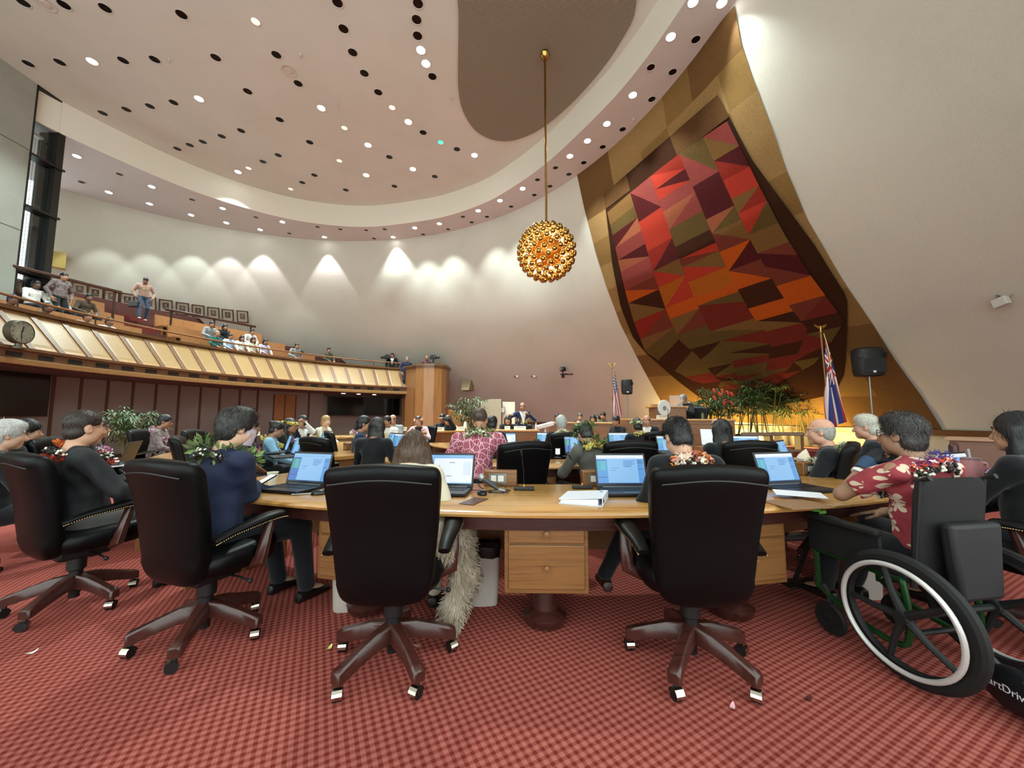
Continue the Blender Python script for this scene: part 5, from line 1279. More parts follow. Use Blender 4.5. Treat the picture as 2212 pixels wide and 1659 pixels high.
def skin(c):
    if c not in SK:
        t = NT('skin '+c); vec = t.coord(); t.base(t.ramp(t.noise(vec, 30, 4, .6), [(.3, c), (.7, tuple(min(1, x*1.12) for x in lin(c)[:3])+(1,))]))
        t.b.inputs['Roughness'].default_value = .5; t.b.inputs['Subsurface Weight'].default_value = .0; SK[c] = t.m
    return SK[c]
def cloth(name, c, c2=None, rough=.85, bump=(160, .25, .002)): return M(name, c, rough, bump=bump, var=(5, c2) if c2 else None, sheen=.15, spec=.25)
def hairm(c):
    n = 'hair '+c
    if n not in MATS:
        t = NT(n); vec = t.coord('Object', (30, 30, 6)); a = t.noise(vec, 6, 4, .7); dk = tuple(x*.5 for x in lin(c)[:3])+(1,)
        t.base(t.ramp(a, [(.35, dk), (.65, c)])); t.b.inputs['Roughness'].default_value = .42; t.bump(a, .5, .004); MATS[n] = t.m
    return MATS[n]
EYEW, EYED, LIP = M('eye white', '#d8d2ca', .3), M('eye dark', '#1b1210', .2), M('lips', '#8e4c44', .5)
PET = {}
def petals(par, name, pts, cols, kind='orchid', size=.02, dens=1., seed=1, rad=.022):
    """garland: pts is a closed or open list of centre points"""
    rr = random.Random(seed); m = MB(); n = len(pts); tot = 0
    for i in range(n-1):
        a, b = V(pts[i]), V(pts[i+1]); L = (b-a).length; k = max(1, int(L/size*2.2*dens+rr.random()))
        d = (b-a).normalized(); u = d.orthogonal().normalized(); w = d.cross(u)
        for _ in range(k*(3 if kind != 'leaf' else 4)):
            t = rr.random(); th = rr.uniform(0, 6.283); o = (u*cos(th)+w*sin(th)); c = a.lerp(b, t)+o*rad*rr.uniform(.5, 1.05); ci = rr.randrange(len(cols))
            if kind == 'leaf':
                v = (o*.6+d*rr.uniform(-1, 1)+V((0, 0, rr.uniform(-.2, .6)))).normalized(); l = size*rr.uniform(1.6, 2.8); s = v.cross(o); s = s.normalized()*l*.17 if s.length > .1 else u*l*.17
                m.add([c, c+v*l*.5-s+o*.004, c+v*l, c+v*l*.5+s+o*.004], [(0, 1, 2, 3)], ci)
            elif kind == 'fringe':
              for _r in range(3):
                c = a.lerp(b, rr.random())+o*rad*rr.uniform(.3, .9)
                v = (o+d*rr.uniform(-.9, .9)).normalized(); l = size*rr.uniform(.8, 1.5); s = v.cross(d).normalized()*.0026; m.add([c-s, c+s, c+v*l], [(0, 1, 2)], ci)
            elif kind == 'bead':
                m.sph(c, size*.45, 6, 4, ci)
            else:
                e = (o+d*rr.uniform(-.7, .7)).normalized(); x = e.orthogonal().normalized(); y = e.cross(x); np_ = 5 if kind == 'plumeria' else 4; r0 = rr.uniform(0, 6)
                for q in range(np_):
                    g = r0+6.283*q/np_; f = x*cos(g)+y*sin(g); h = x*cos(g+.75)+y*sin(g+.75); h2 = x*cos(g-.75)+y*sin(g-.75); l = size*rr.uniform(.8, 1.1)
                    m.add([c, c+h2*l*.45+e*l*.35, c+f*l+e*l*.4, c+h*l*.45+e*l*.35], [(0, 1, 2, 3)], ci)
    o = m.build(name, cols, par, smooth=False); return o
def C(n, c): return M('petal '+n, c, .65)
LEIC = dict(purple=[C('purple', '#7a2f6f'), C('magenta', '#a8498d'), C('white orchid', '#e3d3dd'), C('violet', '#5d2a63')], pink=[C('pinkwhite', '#e6c8d4'), C('rosepink', '#c2688b'), C('magenta', '#a8498d'), C('white orchid', '#e3d3dd')],
    yellow=[C('yellow', '#d9c85f'), C('pale yellow', '#e6dc95'), C('gold yellow', '#c9ac3c')], white=[C('white', '#e4e1cf'), C('cream', '#d9d2ad'), C('leafgreen', '#71824c')], orange=[C('orange', '#d2571f'), C('deep orange', '#b8401c'), C('amber', '#dc8a2e')],
    green=[C('maile', '#47612c'), C('dark leaf', '#2b3f1f'), C('light leaf', '#74874b'), C('olive leaf', '#4a4d24')], blue=[C('blue', '#2f3f93'), C('violet blue', '#4a3d92')], red=[C('red', '#b23421'), C('dark red', '#7d2219'), C('vermilion', '#cf4a2c')],
    dark=[C('kukui', '#15120f'), C('kukui brown', '#2d211b'), C('white', '#e4e1cf')], whitegreen=[C('white', '#e4e1cf'), C('maile', '#47612c'), C('cream', '#d9d2ad'), C('yellow', '#d9c85f')], mix=[C('red', '#b23421'), C('purple', '#7a2f6f'), C('white orchid', '#e3d3dd'), C('orange', '#d2571f')], plum=[C('plumeria', '#e5c5ae'), C('plumeria pink', '#dd8f86'), C('amber', '#dc8a2e'), C('white', '#e4e1cf')])
NP_ = 0
def person(label, x, y, yaw, z0=0., seat=.47, lean=4, s=1., hd=(0, 6, 0), hair='short', hc='#1a1513', sk='#a97a5c', top=None, sleeve='long', bot=None, hands=None, hk=('relaxed', 'relaxed'), feet=None, res=.02, lei=(), shirt=None, group=None, strands=0, belly=1., collar=False, glasses=False, haku=None, shoulder=1., fold=.006, legs=True, shoec=None):
    global NP_; NP_ += 1
    if not strands and res <= .014 and hair: strands = 500
    rt = thing('person', label, 'person', (x, y, z0), R(yaw), group)
    sit = seat is not None; hz = (seat+.085) if sit else .93*s
    Hc = V((0, 0, hz)); L = R(lean); T = V((0, sin(L), cos(L))); F = V((0, cos(L), -sin(L)))
    P = lambda a, b, c: Hc + V((a*s, 0, 0)) + F*(b*s) + T*(c*s)
    nb = P(0, -.015, .505); sh = [P(i*.178*shoulder, -.02, .455) for i in (-1, 1)]
    hy, hp, hr = hd; Rh = rotz(R(hy)) @ rotx(R(-hp)) @ roty(R(hr))
    up = Rh @ V((0, 0, 1)); fw = Rh @ V((0, 1, 0)); hcn = nb + (T*.5+up*.5).normalized()*.15*s + V((0, .028*s*cos(L), 0)) + V((fw.x*.02, fw.y*.02, -.012*max(0, hp/30)))*s
    Hh = lambda a, b, c: hcn + Rh @ V((a*s, b*s, c*s)); Rn = np.array(Rh)
    hip = [Hc+V((i*.09*s, 0, -.01)) for i in (-1, 1)]
    if feet is None: feet = [(-.12, .46 if sit else .0, .085), (.12, .46 if sit else .02, .085)]
    kn, an = [], []
    for i in (0, 1):
        k, a = ik(hip[i], V(feet[i]), .43*s, .43*s, ((-.25, .25)[i], 1, .55 if sit else .0)); kn.append(k); an.append(a)
    if hands is None: hands = (None, None)
    el, wr = [], []
    for i in (0, 1):
        sg = (-1, 1)[i]; tg = hands[i]
        if tg is None: tg = (sg*.15, .33, hz+.10) if sit else (sg*.24, .06, hz-.02)
        e, w_ = ik(sh[i], V(tg), .285*s, .255*s, (sg*.9, -.5, -.7)); el.append(e); wr.append(w_)
    allp = [hcn+V((0, 0, .14*s)), hcn+fw*.13*s] + wr + el + (kn+an if legs else []) + sh + [Hc]
    lo = [min(p[i] for p in allp)-.14*s for i in range(3)]; hi_ = [max(p[i] for p in allp)+.13*s for i in range(3)]
    lo[2] = max(lo[2], .0) if z0 == 0 else lo[2]; lo[1] = min(lo[1], -.17*s); hi_[1] = max(hi_[1], .17*s)
    b = SDF(lo, hi_, res); E = lambda p: (p.x, p.y, p.z)
    # ---- skin body: torso, limbs
    RT = np.array(Matrix((V((1, 0, 0)), F, T)).transposed())
    b.ell(E(P(0, -.01, .03)), (.15*s, .105*s, .11*s), RT, .03); b.ell(E(P(0, 0, .2)), (.125*s, .09*s*belly, .15*s), RT, .04); b.ell(E(P(0, -.005, .36)), (.15*s, .095*s, .14*s), RT, .04)
    for i in (0, 1):
        b.cap(E(sh[i]), E(nb), .05*s, .045*s, .04); b.cap(E(sh[i]), E(el[i]), .047*s, .038*s, .03); b.cap(E(el[i]), E(wr[i]), .037*s, .027*s, .02)
        if legs: b.cap(E(hip[i]), E(kn[i]), .075*s, .052*s, .03); b.cap(E(kn[i]), E(an[i]), .05*s, .034*s, .02); b.cap(E(an[i]), E(an[i]+V((0, .12, -.05))), .033*s, .026*s, .02)
    b.cap(E(nb-T*.03), E(Hh(0, -.025, -.05)), .054*s, .052*s, .03)
    # ---- head
    h = lambda c, r, k=.015, sub=False, rot=None: b.ell(E(Hh(*c)), tuple(q*s for q in r), Rn if rot is None else Rn @ np.array(rot), k*s, sub)
    h((0, -.012, .042), (.074, .094, .084), .01); h((0, .028, -.03), (.061, .066, .083), .03); h((0, .07, -.092), (.026, .022, .022), .03)
    for i in (-1, 1): h((i*.04, .055, -.03), (.024, .028, .03), .02); h((i*.05, .01, -.07), (.02, .04, .03), .03)
    h((0, .078, .034), (.05, .016, .013), .012)
    if res < .016:
        for i in (-1, 1): h((i*.032, .094, .012), (.017, .013, .010), .01, True)
    b.cap(E(Hh(0, .088, .012)), E(Hh(0, .112, -.03)), .009*s, .014*s, .012)
    h((0, .094, -.036), (.019, .014, .010), .008)
    h((0, .088, -.062), (.024, .013, .008), .006); h((0, .086, -.073), (.021, .012, .007), .006)
    for i in (-1, 1):
        h((i*.076, -.006, -.004), (.010, .024, .033), .006, rot=rotz(R(-i*22)))
        if res < .012: h((i*.086, .002, .0), (.006, .012, .018), .004, True)
    v, f = b.nets()
    for _ in range(1):
        a = np.zeros_like(v); n = np.zeros(len(v))
        for i in range(4):
            p_, q_ = f[:, i], f[:, (i+1) % 4]; np.add.at(a, p_, v[q_]); np.add.at(n, p_, 1)
        v = v*.6+.4*a/np.maximum(n, 1)[:, None]
    mi = np.zeros(len(f), int); fc = v[f].mean(1)
    lc = np.array(E(Hh(0, .1, -.067))); mi[(np.linalg.norm((fc-lc) @ Rn / np.array([.024, .02, .012])/s, axis=1) < 1)] = 3
    parts = [(v, f, mi)]; m = MB()
    for i in (-1, 1):
        m.sph(Hh(i*.0315, .0705, .012), .0125*s, 8, 6, 1, rot=Rh); m.sph(Hh(i*.0315, .0775, .012), .0062*s, 8, 6, 2, rot=Rh)
        m.tube([Hh(i*.014, .091, .034), Hh(i*.033, .088, .04), Hh(i*.05, .075, .034)], .0042*s, 5, 4)
    parts.append((np.array(m.v), np.array([q if len(q) == 4 else q+(q[-1],)*(4-len(q)) if len(q) < 4 else q[:4] for q in m.f]), np.array(m.m)))
    for i in (0, 1):
        hv, hf = HANDS[hk[i]]; d = (wr[i]-el[i]).normalized(); sgn = (-1, 1)[i]
        pn = V((0, 0, -1)) if abs(d.z) < .8 else V((-sgn, 0, 0)); xa = d.cross(-pn).normalized(); za = xa.cross(d)
        Mx = np.array(Matrix((xa, d, za)).transposed()); q = hv*s*.98
        if i == 0: q = q*np.array([-1, 1, 1]); hf2 = hf[:, ::-1]
        else: hf2 = hf
        parts.append((q @ Mx.T + np.array(E(wr[i]+d*.015)), hf2, np.zeros(len(hf), int)))
    vv = []; ff = []; mm = []; k = 0
    for v_, f_, m_ in parts: vv.append(v_); ff.append(f_+k); mm.append(m_); k += len(v_)
    HM = hairm(hc)
    link('body', raw_mesh('body', np.concatenate(vv), np.concatenate(ff), [skin(sk), EYEW, EYED, LIP, HM], np.concatenate(mm), True), rt)
    # ---- clothes
    r2 = res
    t = SDF(lo, hi_, r2); top = top or cloth('dark jacket', '#15171c')
    t.ell(E(P(0, -.01, .06)), (.172*s, .128*s*belly, .13*s), RT, .04); t.ell(E(P(0, 0, .2)), (.158*s, .118*s*belly, .17*s), RT, .05); t.ell(E(P(0, -.005, .37)), (.178*s*shoulder, .118*s, .135*s), RT, .05)
    ls = sleeve == 'long'
    for i in (0, 1):
        t.cap(E(sh[i]), E(nb-T*.02), .066*s, .06*s, .05); t.cap(E(sh[i]), E(el[i] if ls else sh[i].lerp(el[i], .72)), .068*s, (.054 if ls else .068)*s, .03)
        if ls: t.cap(E(el[i]), E(wr[i]-(wr[i]-el[i]).normalized()*.02), .053*s, .042*s, .02)
    if collar: t.cap(E(nb-T*.0), E(nb+T*.045*s), .07*s, .062*s, .01)
    t.noise(fold*1.3, 26, NP_, (1, 1, .6)); t.noise(fold*.6, 58, NP_+50)
    t.cap(E(nb+T*.02), E(nb+T*.12*s), .058*s, .062*s, .004, True)
    if not ls:
        for i in (0, 1): t.cap(E(sh[i].lerp(el[i], .86)), E(sh[i].lerp(el[i], 1.1)), .07*s, .07*s, .004, True)
    mats = [top]; fn = None
    if shirt:
        mats = [top]+list(shirt); o_ = np.array(E(Hc)); Fn, Tn = np.array(F), np.array(T)
        def fn(c):
            q = c-o_; fy = q @ Fn; tz = (q @ Tn)/s; ax = np.abs(q[:, 0])/s; w = .012+np.clip((tz-.18)*.26, 0, .09); r = np.zeros(len(c), int); r[(fy > .03*s) & (ax < w) & (tz > .15)] = 1
            if len(shirt) > 1: r[(fy > .03*s) & (ax < .018) & (tz > .12) & (tz < .47)] = 2
            return r
    t.build('top', mats, rt, fn)
    if legs:
        q = SDF(lo, hi_, max(r2, .012)); q.ell(E(P(0, -.01, .02)), (.17*s, .125*s*belly, .11*s), RT, .04)
        for i in (0, 1): q.cap(E(hip[i]), E(kn[i]), .092*s, .07*s, .03); q.cap(E(kn[i]), E(an[i]+V((0, 0, .02))), .068*s, .055*s, .02)
        q.noise(.006, 24, NP_+9); q.build('trousers', bot or cloth('dark trousers', '#16171b'), rt)
        q = MB()
        for i in (0, 1):
            d = V((an[i].x-kn[i].x, an[i].y-kn[i].y, 0)); d = V((0, 1, 0)) if feet is None or d.length < .25 else V((0, 1, 0))
            rg = []
            for yy, w_, hh in ((-.07, .02, .03), (-.06, .034, .06), (.0, .04, .085), (.06, .045, .06), (.13, .046, .045), (.17, .035, .035), (.185, .015, .02)):
                rg.append([(an[i].x+a_*s, an[i].y+yy*s, an[i].z-.083+max(.0, hh/2+b_)) for a_, b_ in sup(w_, hh/2, 16, .7)])
            loft(q, rg); q.build('shoe', shoec or M('black shoe', '#100e0d', .35), rt); q = MB()
    # ---- hair
    if hair:
        w = SDF([hcn[i]-(.36 if (hair.startswith('long') and i == 2) else .22 if hair == 'longwide' else .17)*s for i in range(3)], [hcn[i]+(.22 if hair == 'longwide' else .17)*s for i in range(3)], min(res, .010) if res < .016 else res*.8)
        g = lambda c, r, k=.012, sub=False: w.ell(E(Hh(*c)), tuple(q*s for q in r), Rn, k*s, sub)
        if hair == 'bald': g((0, -.014, .015), (.0785, .0985, .085)); g((0, -.038, -.028), (.071, .064, .07), .02); g((0, .02, .09), (.085, .125, .068), .01, True)
        elif hair in ('crew', 'buzz'): g((0, -.014, .046), (.0785, .0985, .088))
        else: g((0, -.014, .05), (.084, .104, .094))
        if hair in ('short', 'parted', 'spiky', 'full', 'crew', 'bun', 'pony'): g((0, -.038, -.028), (.067 if hair == 'crew' else .078, .062 if hair == 'crew' else .07, .062 if hair == 'crew' else .075), .02)
        if hair == 'parted': g((.03, .03, .1), (.06, .06, .04), .03); g((-.04, .02, .09), (.05, .07, .04), .03)
        if hair == 'spiky': g((0, .02, .095), (.065, .07, .045), .03)
        if hair == 'full': g((0, -.02, .02), (.092, .105, .1), .02); g((0, .035, .09), (.07, .06, .045), .03)
        if hair == 'longwide':
            g((0, -.03, -.02), (.112, .105, .12), .03)
            for i in (-1, -.5, 0, .5, 1): w.cap(E(Hh(i*.085, -.05+abs(i)*.03, -.03)), E(Hh(i*.135, -.08+.06*abs(i), -.2)-V((0, 0, .05))), .055*s, .045*s, .04)
        if hair == 'bob': g((0, -.03, -.03), (.095, .085, .1), .03)
        if hair == 'bun': w.ell(E(Hh(0, -.10, .085)), (.045*s, .04*s, .045*s), None, .01)
        if hair == 'pony': w.cap(E(Hh(0, -.1, .03)), E(Hh(0, -.13, -.15)), .03*s, .02*s, .02)
        if hair == 'long':
            for i in (-1, -.5, 0, .5, 1): w.cap(E(Hh(i*.062, -.045+abs(i)*.02, .02)), E(Hh(i*.08, -.07+.04*abs(i), -.15)-V((0, 0, .06))), .05*s, .04*s, .03)
        if 'face' not in hair: 
            g((0, .105, -.035), (.082, .062, .092), .012, True)
            for i in (-1, 1): g((i*.085, .012, -.045), (.03, .045, .05), .01, True)
        if hair in ('short', 'crew', 'parted', 'bald', 'spiky', 'full', 'bun', 'pony'):
            pz = Hh(0, 0, -.058 if hair != 'full' else -.09); w.cut(E(pz), E(Rh @ V((0, .35, -1))), .01)
        w.noise(.0035 if hair not in ('crew',) else .001, 75, NP_+3, (1, 1, .45)); w.noise(.002, 160, NP_+4)
        hv, hf = w.nets()
        if len(hv):
            mats = [HM]; mi = np.zeros(len(hf), int)
            if strands:
                rr = np.random.default_rng(NP_); idx = rr.choice(len(hv), min(strands, len(hv)*3)); cen = np.array(E(hcn)); nn = hv[idx]-cen; nn /= np.linalg.norm(nn, axis=1)[:, None]
                dn = np.array([0, -.25, -1.]) @ Rn.T; longh = hair.startswith('long')
                fl = dn[None]-nn*(nn @ dn)[:, None]; fl += rr.normal(size=fl.shape)*(.10 if longh else .28); fl /= np.linalg.norm(fl, axis=1)[:, None]
                if hair == 'spiky': fl = fl*.45+nn*.5
                sd = np.cross(fl, nn); sd /= np.linalg.norm(sd, axis=1)[:, None]; Ls = rr.uniform(.6, 1.2, len(idx))[:, None]*(.07 if longh else .014 if hair == 'crew' else .024); wd = .0011
                p0 = hv[idx]-nn*.001; p1 = p0+fl*Ls*.5+nn*.0022; p2 = p0+fl*Ls-nn*(.006 if longh else .002 if hair != 'spiky' else -.003)
                sv = np.stack([p0-sd*wd, p0+sd*wd, p1+sd*wd, p1-sd*wd, p2+sd*wd*.3, p2-sd*wd*.3], 1).reshape(-1, 3); k0 = len(hv)+np.arange(len(idx))*6
                sf = np.concatenate([np.stack([k0, k0+1, k0+2, k0+3], 1), np.stack([k0+3, k0+2, k0+4, k0+5], 1)])
                lt = tuple(min(1, c*2.0+.012) for c in lin(hc)[:3]); hx = '#%02x%02x%02x' % tuple(int(255*(1.055*c**(1/2.4)-.055 if c > .0031 else 12.92*c)) for c in lt)
                mats = [HM, hairm(hx)]; r_ = (rr.random(len(idx)) < .3).astype(int); mi = np.concatenate([mi, r_, r_]); hv = np.concatenate([hv, sv]); hf = np.concatenate([hf, sf])
            link('hair', raw_mesh('hair', hv, hf, mats, mi, True), rt)
    # ---- garlands
    for j, (kind, cols, rad, drop) in enumerate(lei):
        pts = []
        for i in range(41):
            a = 2*pi*i/40; q = (sin(a)+1)/2; pts.append(P((.125+.02*j)*cos(a), -.125-.012*j+(.27+.02*j)*q, .535-.022*j-.03*abs(cos(a))-drop*q**1.2))
        petals(rt, 'lei', pts, LEIC[cols], kind, .03 if kind in ('plumeria', 'leaf') else .02, 1. if res < .013 else .55, NP_*7+j, rad*s*1.25)
    if haku:
        pts = [Hh(.088*cos(a), -.01+.112*sin(a), .055+.0*sin(a)) for a in [2*pi*i/28 for i in range(29)]]; petals(rt, 'flower_crown', pts, LEIC[haku[1]], haku[0], .026, .8, NP_, .018*s)
    if glasses:
        m = MB()
        for i in (-1, 1):
            rim = [Hh(i*.034+.026*cos(a), .105-.012*abs(cos(a)), .010+.019*sin(a)) for a in [2*pi*q/16 for q in range(16)]]; m.tube(rim, .0022*s, 5, closed=True)
            m.tube([Hh(i*.06, .094, .014), Hh(i*.078, .05, .014), Hh(i*.08, -.005, .006)], .002*s, 5)
        m.tube([Hh(-.008, .106, .014), Hh(.008, .106, .014)], .0022*s, 5); m.build('glasses', M('glasses frame', '#1d1a1a', .3), rt)
    rt['_h'] = 0; del rt['_h']
    return rt, dict(P=P, H=Hh, Rh=Rh, wr=wr, el=el, sh=sh, nb=nb, an=an, hc=hcn, s=s)
BLK = cloth('black jacket', '#101114'); NAVY = cloth('navy jacket', '#1b2440', '#202a4a'); SUIT = cloth('dark suit', '#14161c'); GREY = cloth('grey suit', '#4d4a44', '#57544d'); WSH = cloth('white shirt', '#d6d3cc'); PINK = cloth('pink jacket', '#dcb9b9')
TEAL = M('teal print', '#0f6a63', .8, var=(26, '#0a1a24')); LBL = cloth('light blue shirt', '#7fa7bf'); GSH = cloth('grey shirt', '#8b8f8e'); OLV = cloth('olive shirt', '#4d4e3d'); BRN = cloth('brown jacket', '#4d3d30'); TEE = cloth('teal green shirt', '#1f5750'); CRM = cloth('cream top', '#cfc4ae'); TAN = cloth('tan blouse', '#a58372'); JEAN = cloth('denim', '#39455c'); PLD = M('aloha dark print', '#3a2330', .8, var=(30, '#8d7f7a')); KHA = cloth('grey trousers', '#5a5856')
def floral(name, ground, flower, kind, sc_):
    t = NT(name); vec = t.coord(); vo = t.n('ShaderNodeTexVoronoi'); vo.inputs['Scale'].default_value = sc_; t.l(vec, vo.inputs['Vector'])
    if kind == 'flower':
        su = t.n('ShaderNodeVectorMath', operation='SUBTRACT'); ml = t.n('ShaderNodeVectorMath', operation='SCALE'); ml.inputs['Scale'].default_value = 1.
        t.l(vec, su.inputs[0]); t.l(vo.outputs['Position'], su.inputs[1]); sx = t.n('ShaderNodeSeparateXYZ'); t.l(su.outputs[0], sx.inputs[0])
        hor = t.math('ADD', sx.outputs[0], t.math('MULTIPLY', sx.outputs[1], .8)); ang = t.math('ARCTAN2', sx.outputs[2], hor)
        pet = t.math('MULTIPLY_ADD', t.math('ABSOLUTE', t.math('COSINE', t.math('MULTIPLY', ang, 2.5))), .34, .12); nz_ = t.noise(vec, 40, 2); rad_ = t.math('MULTIPLY_ADD', nz_, .12, -.06)
        mask = t.math('LESS_THAN', t.math('ADD', vo.outputs['Distance'], rad_), pet)
    else:
        vo.feature = 'DISTANCE_TO_EDGE'; wv = t.n('ShaderNodeTexWave'); wv.inputs['Scale'].default_value = sc_*1.3; wv.inputs['Distortion'].default_value = 9; wv.inputs['Detail'].default_value = 1; t.l(vec, wv.inputs['Vector'])
        mask = t.math('MAXIMUM', t.math('LESS_THAN', vo.outputs['Distance'], .045), t.math('GREATER_THAN', wv.outputs['Fac'], .9))
    t.base(t.mix(mask, t.mix(t.noise(vec, 8, 3), ground, ground), flower)); t.b.inputs['Roughness'].default_value = .8; return t.m
ALO1 = floral('red floral shirt', '#8e2f38', '#cdb49c', 'flower', 11.); ALO2 = floral('crimson leaf shirt', '#84203a', '#d9a8b2', 'leaf', 16.); STRP = M('striped sweater', '#d8d3c4', .9, var=(16, '#2b2a2a'))
# ================================================================ who sits where
def loc(wp, x, y, yaw, z0=0.):
    d = V(wp)-V((x, y, z0)); return tuple(rotz(R(-yaw)) @ d)
def face(x, y, tx, ty): return math.degrees(atan2(-(tx-x), ty-y))
# --- front row
px_, py_ = -3.03, 2.78
person('person with short brown hair and dark jacket in the leftmost front chair', px_, py_, -30, lean=-9, s=1.02, hd=(10, 2, 0), hair='crew', hc='#2f2119', sk='#b98a6e', top=M('black charcoal jacket', '#16171b', .8, bump=(160, .25, .002)), bot=KHA, hands=((-.2, .3, .62), (.26, .30, .66)), feet=[(-.1, .55, .085), (.14, .42, .085)], res=.0085, lei=[('bead', 'dark', .02, .1), ('fringe', 'red', .016, .12)], collar=True, strands=1500, fold=.010, shoulder=1.08)
x2, y2 = -1.86, 2.46; hw = aty(546, 1070, 2.78)
p2, i2 = person('masked person with thick dark hair, navy jacket and leaf garland, front row left', x2, y2, -24, lean=3, s=1.03, hd=(-9, 12, 0), hair='full', hc='#2b2623', sk='#c59a80', top=M('deep navy jacket', '#17203c', .85, bump=(160, .25, .002)), hands=((-.05, .42, .74), loc((hw.x, hw.y, .80), x2, y2, -24)), hk=('flat', 'grip'), feet=[(-.1, .5, .085), (.2, .5, .085)], res=.0085, lei=[('leaf', 'green', .034, .08), ('bead', 'dark', .02, .14)], strands=2600, fold=.008, shoulder=1.05)
m = MB(); H = i2['H']
def mk(u, v_):
    a = R(-80+160*u); z = .005-.105*v_; rr_ = .088 - .018*abs(v_-.35); yy = rr_*cos(a)*1.02+.018+.012*cos(a)**6; return H((.068-.016*max(0, v_-.4))*sin(a)*1.06, yy, z)
m.grid(mk, 22, 9); m.build('face_mask', M('lilac white mask', '#c9bcc9', .8), p2, ang=None)
ph = thing('mobile_phone', 'dark phone held over the desk by the masked person', 'phone', (hw.x+.045, hw.y+.06, .835), R(-30)); m = MB(); m.box((0, 0, 0), (.07, .14, .009), 0, rotx(R(25))); m.build('body', PLAS, ph); m = MB(); m.box((0, -.0, .0052), (.062, .13, .001), 0, rotx(R(25))); m.build('display', M('phone glow', '#cfd4cf', .3, emit='#cfd6d0', es=.5), ph, smooth=False)
x3, y3 = -.71, 2.36
person('person with long brown hair seen from behind, in the chair left of centre', x3, y3, -4, lean=33, s=.93, seat=.46, hd=(4, 12, 0), hair='longwide', hc='#5b4433', sk='#b98c70', top=CRM, hands=((-.12, .38, .66), (.12, .36, .62)), res=.009, strands=5200, feet=[(-.1, .42, .085), (.14, .42, .085)], bot=CRM)
x4, y4 = 1.09, 2.36
person('person with short black hair and a red garland, front row right of centre', x4, y4, 2, lean=8, s=.96, hd=(2, 30, 0), hair='short', hc='#0f0e10', sk='#c2967b', top=BLK, hands=((-.1, .34, .68), (.1, .34, .68)), feet=[(-.42, .42, .19), (.1, .42, .085)], res=.0085, lei=[('fringe', 'red', .026, .12), ('plumeria', 'plum', .02, .1), ('bead', 'dark', .016, .16)], strands=2600, shoec=M('brown shoe', '#3a1d12', .35))
x5, y5 = 2.27, 2.12
p5, i5 = person('person in a red floral shirt with glasses and grey hair, sitting in the wheelchair', x5, y5, 12, seat=.47, lean=6, s=.97, hd=(8, -2, 0), hair='parted', hc='#33302f', sk='#8f6a52', top=ALO1, sleeve='short', hands=((-.10, .21, 1.02), (.2, .32, .70)), hk=('fist', 'flat'), res=.0085, lei=[('fringe', 'blue', .036, .08), ('orchid', 'mix', .02, .13), ('bead', 'dark', .02, .17)], glasses=True, strands=3200, fold=.012, shoulder=1.12, belly=1.2, feet=[(-.12, .5, .2), (.12, .5, .2)])
W5, E5 = i5['wr'][0], i5['el'][0]
d5 = (W5-E5).normalized(); hv, hf = HANDS['fist']; pn = V((0, 0, -1)) if abs(d5.z) < .8 else V((1, 0, 0)); xa = d5.cross(-pn).normalized(); za = xa.cross(d5); Mx = np.array(Matrix((xa, d5, za)).transposed())
cn = hv.mean(0); gv = ((hv-cn)*1.12+cn)*np.array([-1, 1, 1])
link('glove', raw_mesh('glove', gv @ Mx.T + np.array(W5+d5*.015), hf[:, ::-1], [M('dark blue black glove', '#141922', .7)], None, True), p5)
m = MB(); m.tube([W5-d5*.05, W5-d5*.0, W5+d5*.03], [.04, .043, .04], 14); m.build('glove_cuff', M('blue cuff', '#2c4462', .8), p5)
m = MB(); m.tube([W5-d5*.085, W5-d5*.065], .041, 16); m.build('wrist_band', M('white band', '#dcdad8', .6), p5)
x6, y6 = 3.16, 2.36
p6, i6 = person('person in black with long dark hair and purple garland at the right edge', x6, y6, 14, lean=0, s=.98, hd=(-2, 2, 0), hair='long', hc='#121013', sk='#b98a6e', top=BLK, hands=((-.12, .36, .68), (.14, .34, .66)), res=.0095, lei=[('orchid', 'purple', .02, .14)], strands=900)
# fur throw hanging off the middle chair
ft = SDF((-.56, 1.95, 0), (-.14, 2.75, .75), .012)
for a, b, r_ in (((-.42, 2.35, .62), (-.33, 2.5, .55), .09), ((-.33, 2.5, .55), (-.28, 2.5, .30), .075), ((-.30, 2.5, .32), (-.36, 2.42, .12), .07), ((-.36, 2.42, .12), (-.37, 2.4, .05), .05), ((-.45, 2.3, .6), (-.40, 2.2, .56), .06)): ft.cap(a, b, r_, k=.05)
ft.noise(.016, 40, 5, (1, 1, .6)); fv, ff_ = ft.nets(); rr = np.random.default_rng(3); ix = rr.choice(len(fv), 5200); cen = np.array([-.36, 2.42, .35]); nn = fv[ix]-np.stack([np.full(len(ix), -.35), np.full(len(ix), 2.45), fv[ix][:, 2]], 1); nn /= np.linalg.norm(nn, axis=1)[:, None]+1e-6
dd = nn*.6+np.array([0, 0, -.8])+rr.normal(size=nn.shape)*.3; dd /= np.linalg.norm(dd, axis=1)[:, None]; sd = np.cross(dd, nn+rr.normal(size=nn.shape)*.2); sd /= np.linalg.norm(sd, axis=1)[:, None]
p0 = fv[ix]; p1 = p0+dd*.018+nn*.008; p2_ = p0+dd*.042; w_ = .0022
sv = np.stack([p0-sd*w_, p0+sd*w_, p1+sd*w_, p1-sd*w_, p2_+sd*w_*.2, p2_-sd*w_*.2], 1).reshape(-1, 3); k0 = len(fv)+np.arange(len(ix))*6
FUR = M('cream fur', '#b5a694', .9, var=(14, '#96856f'))
o = link('fur_throw', raw_mesh('fur_throw', np.concatenate([fv, sv]), np.concatenate([ff_, np.stack([k0, k0+1, k0+2, k0+3], 1), np.stack([k0+3, k0+2, k0+4, k0+5], 1)]), [FUR], None, True))
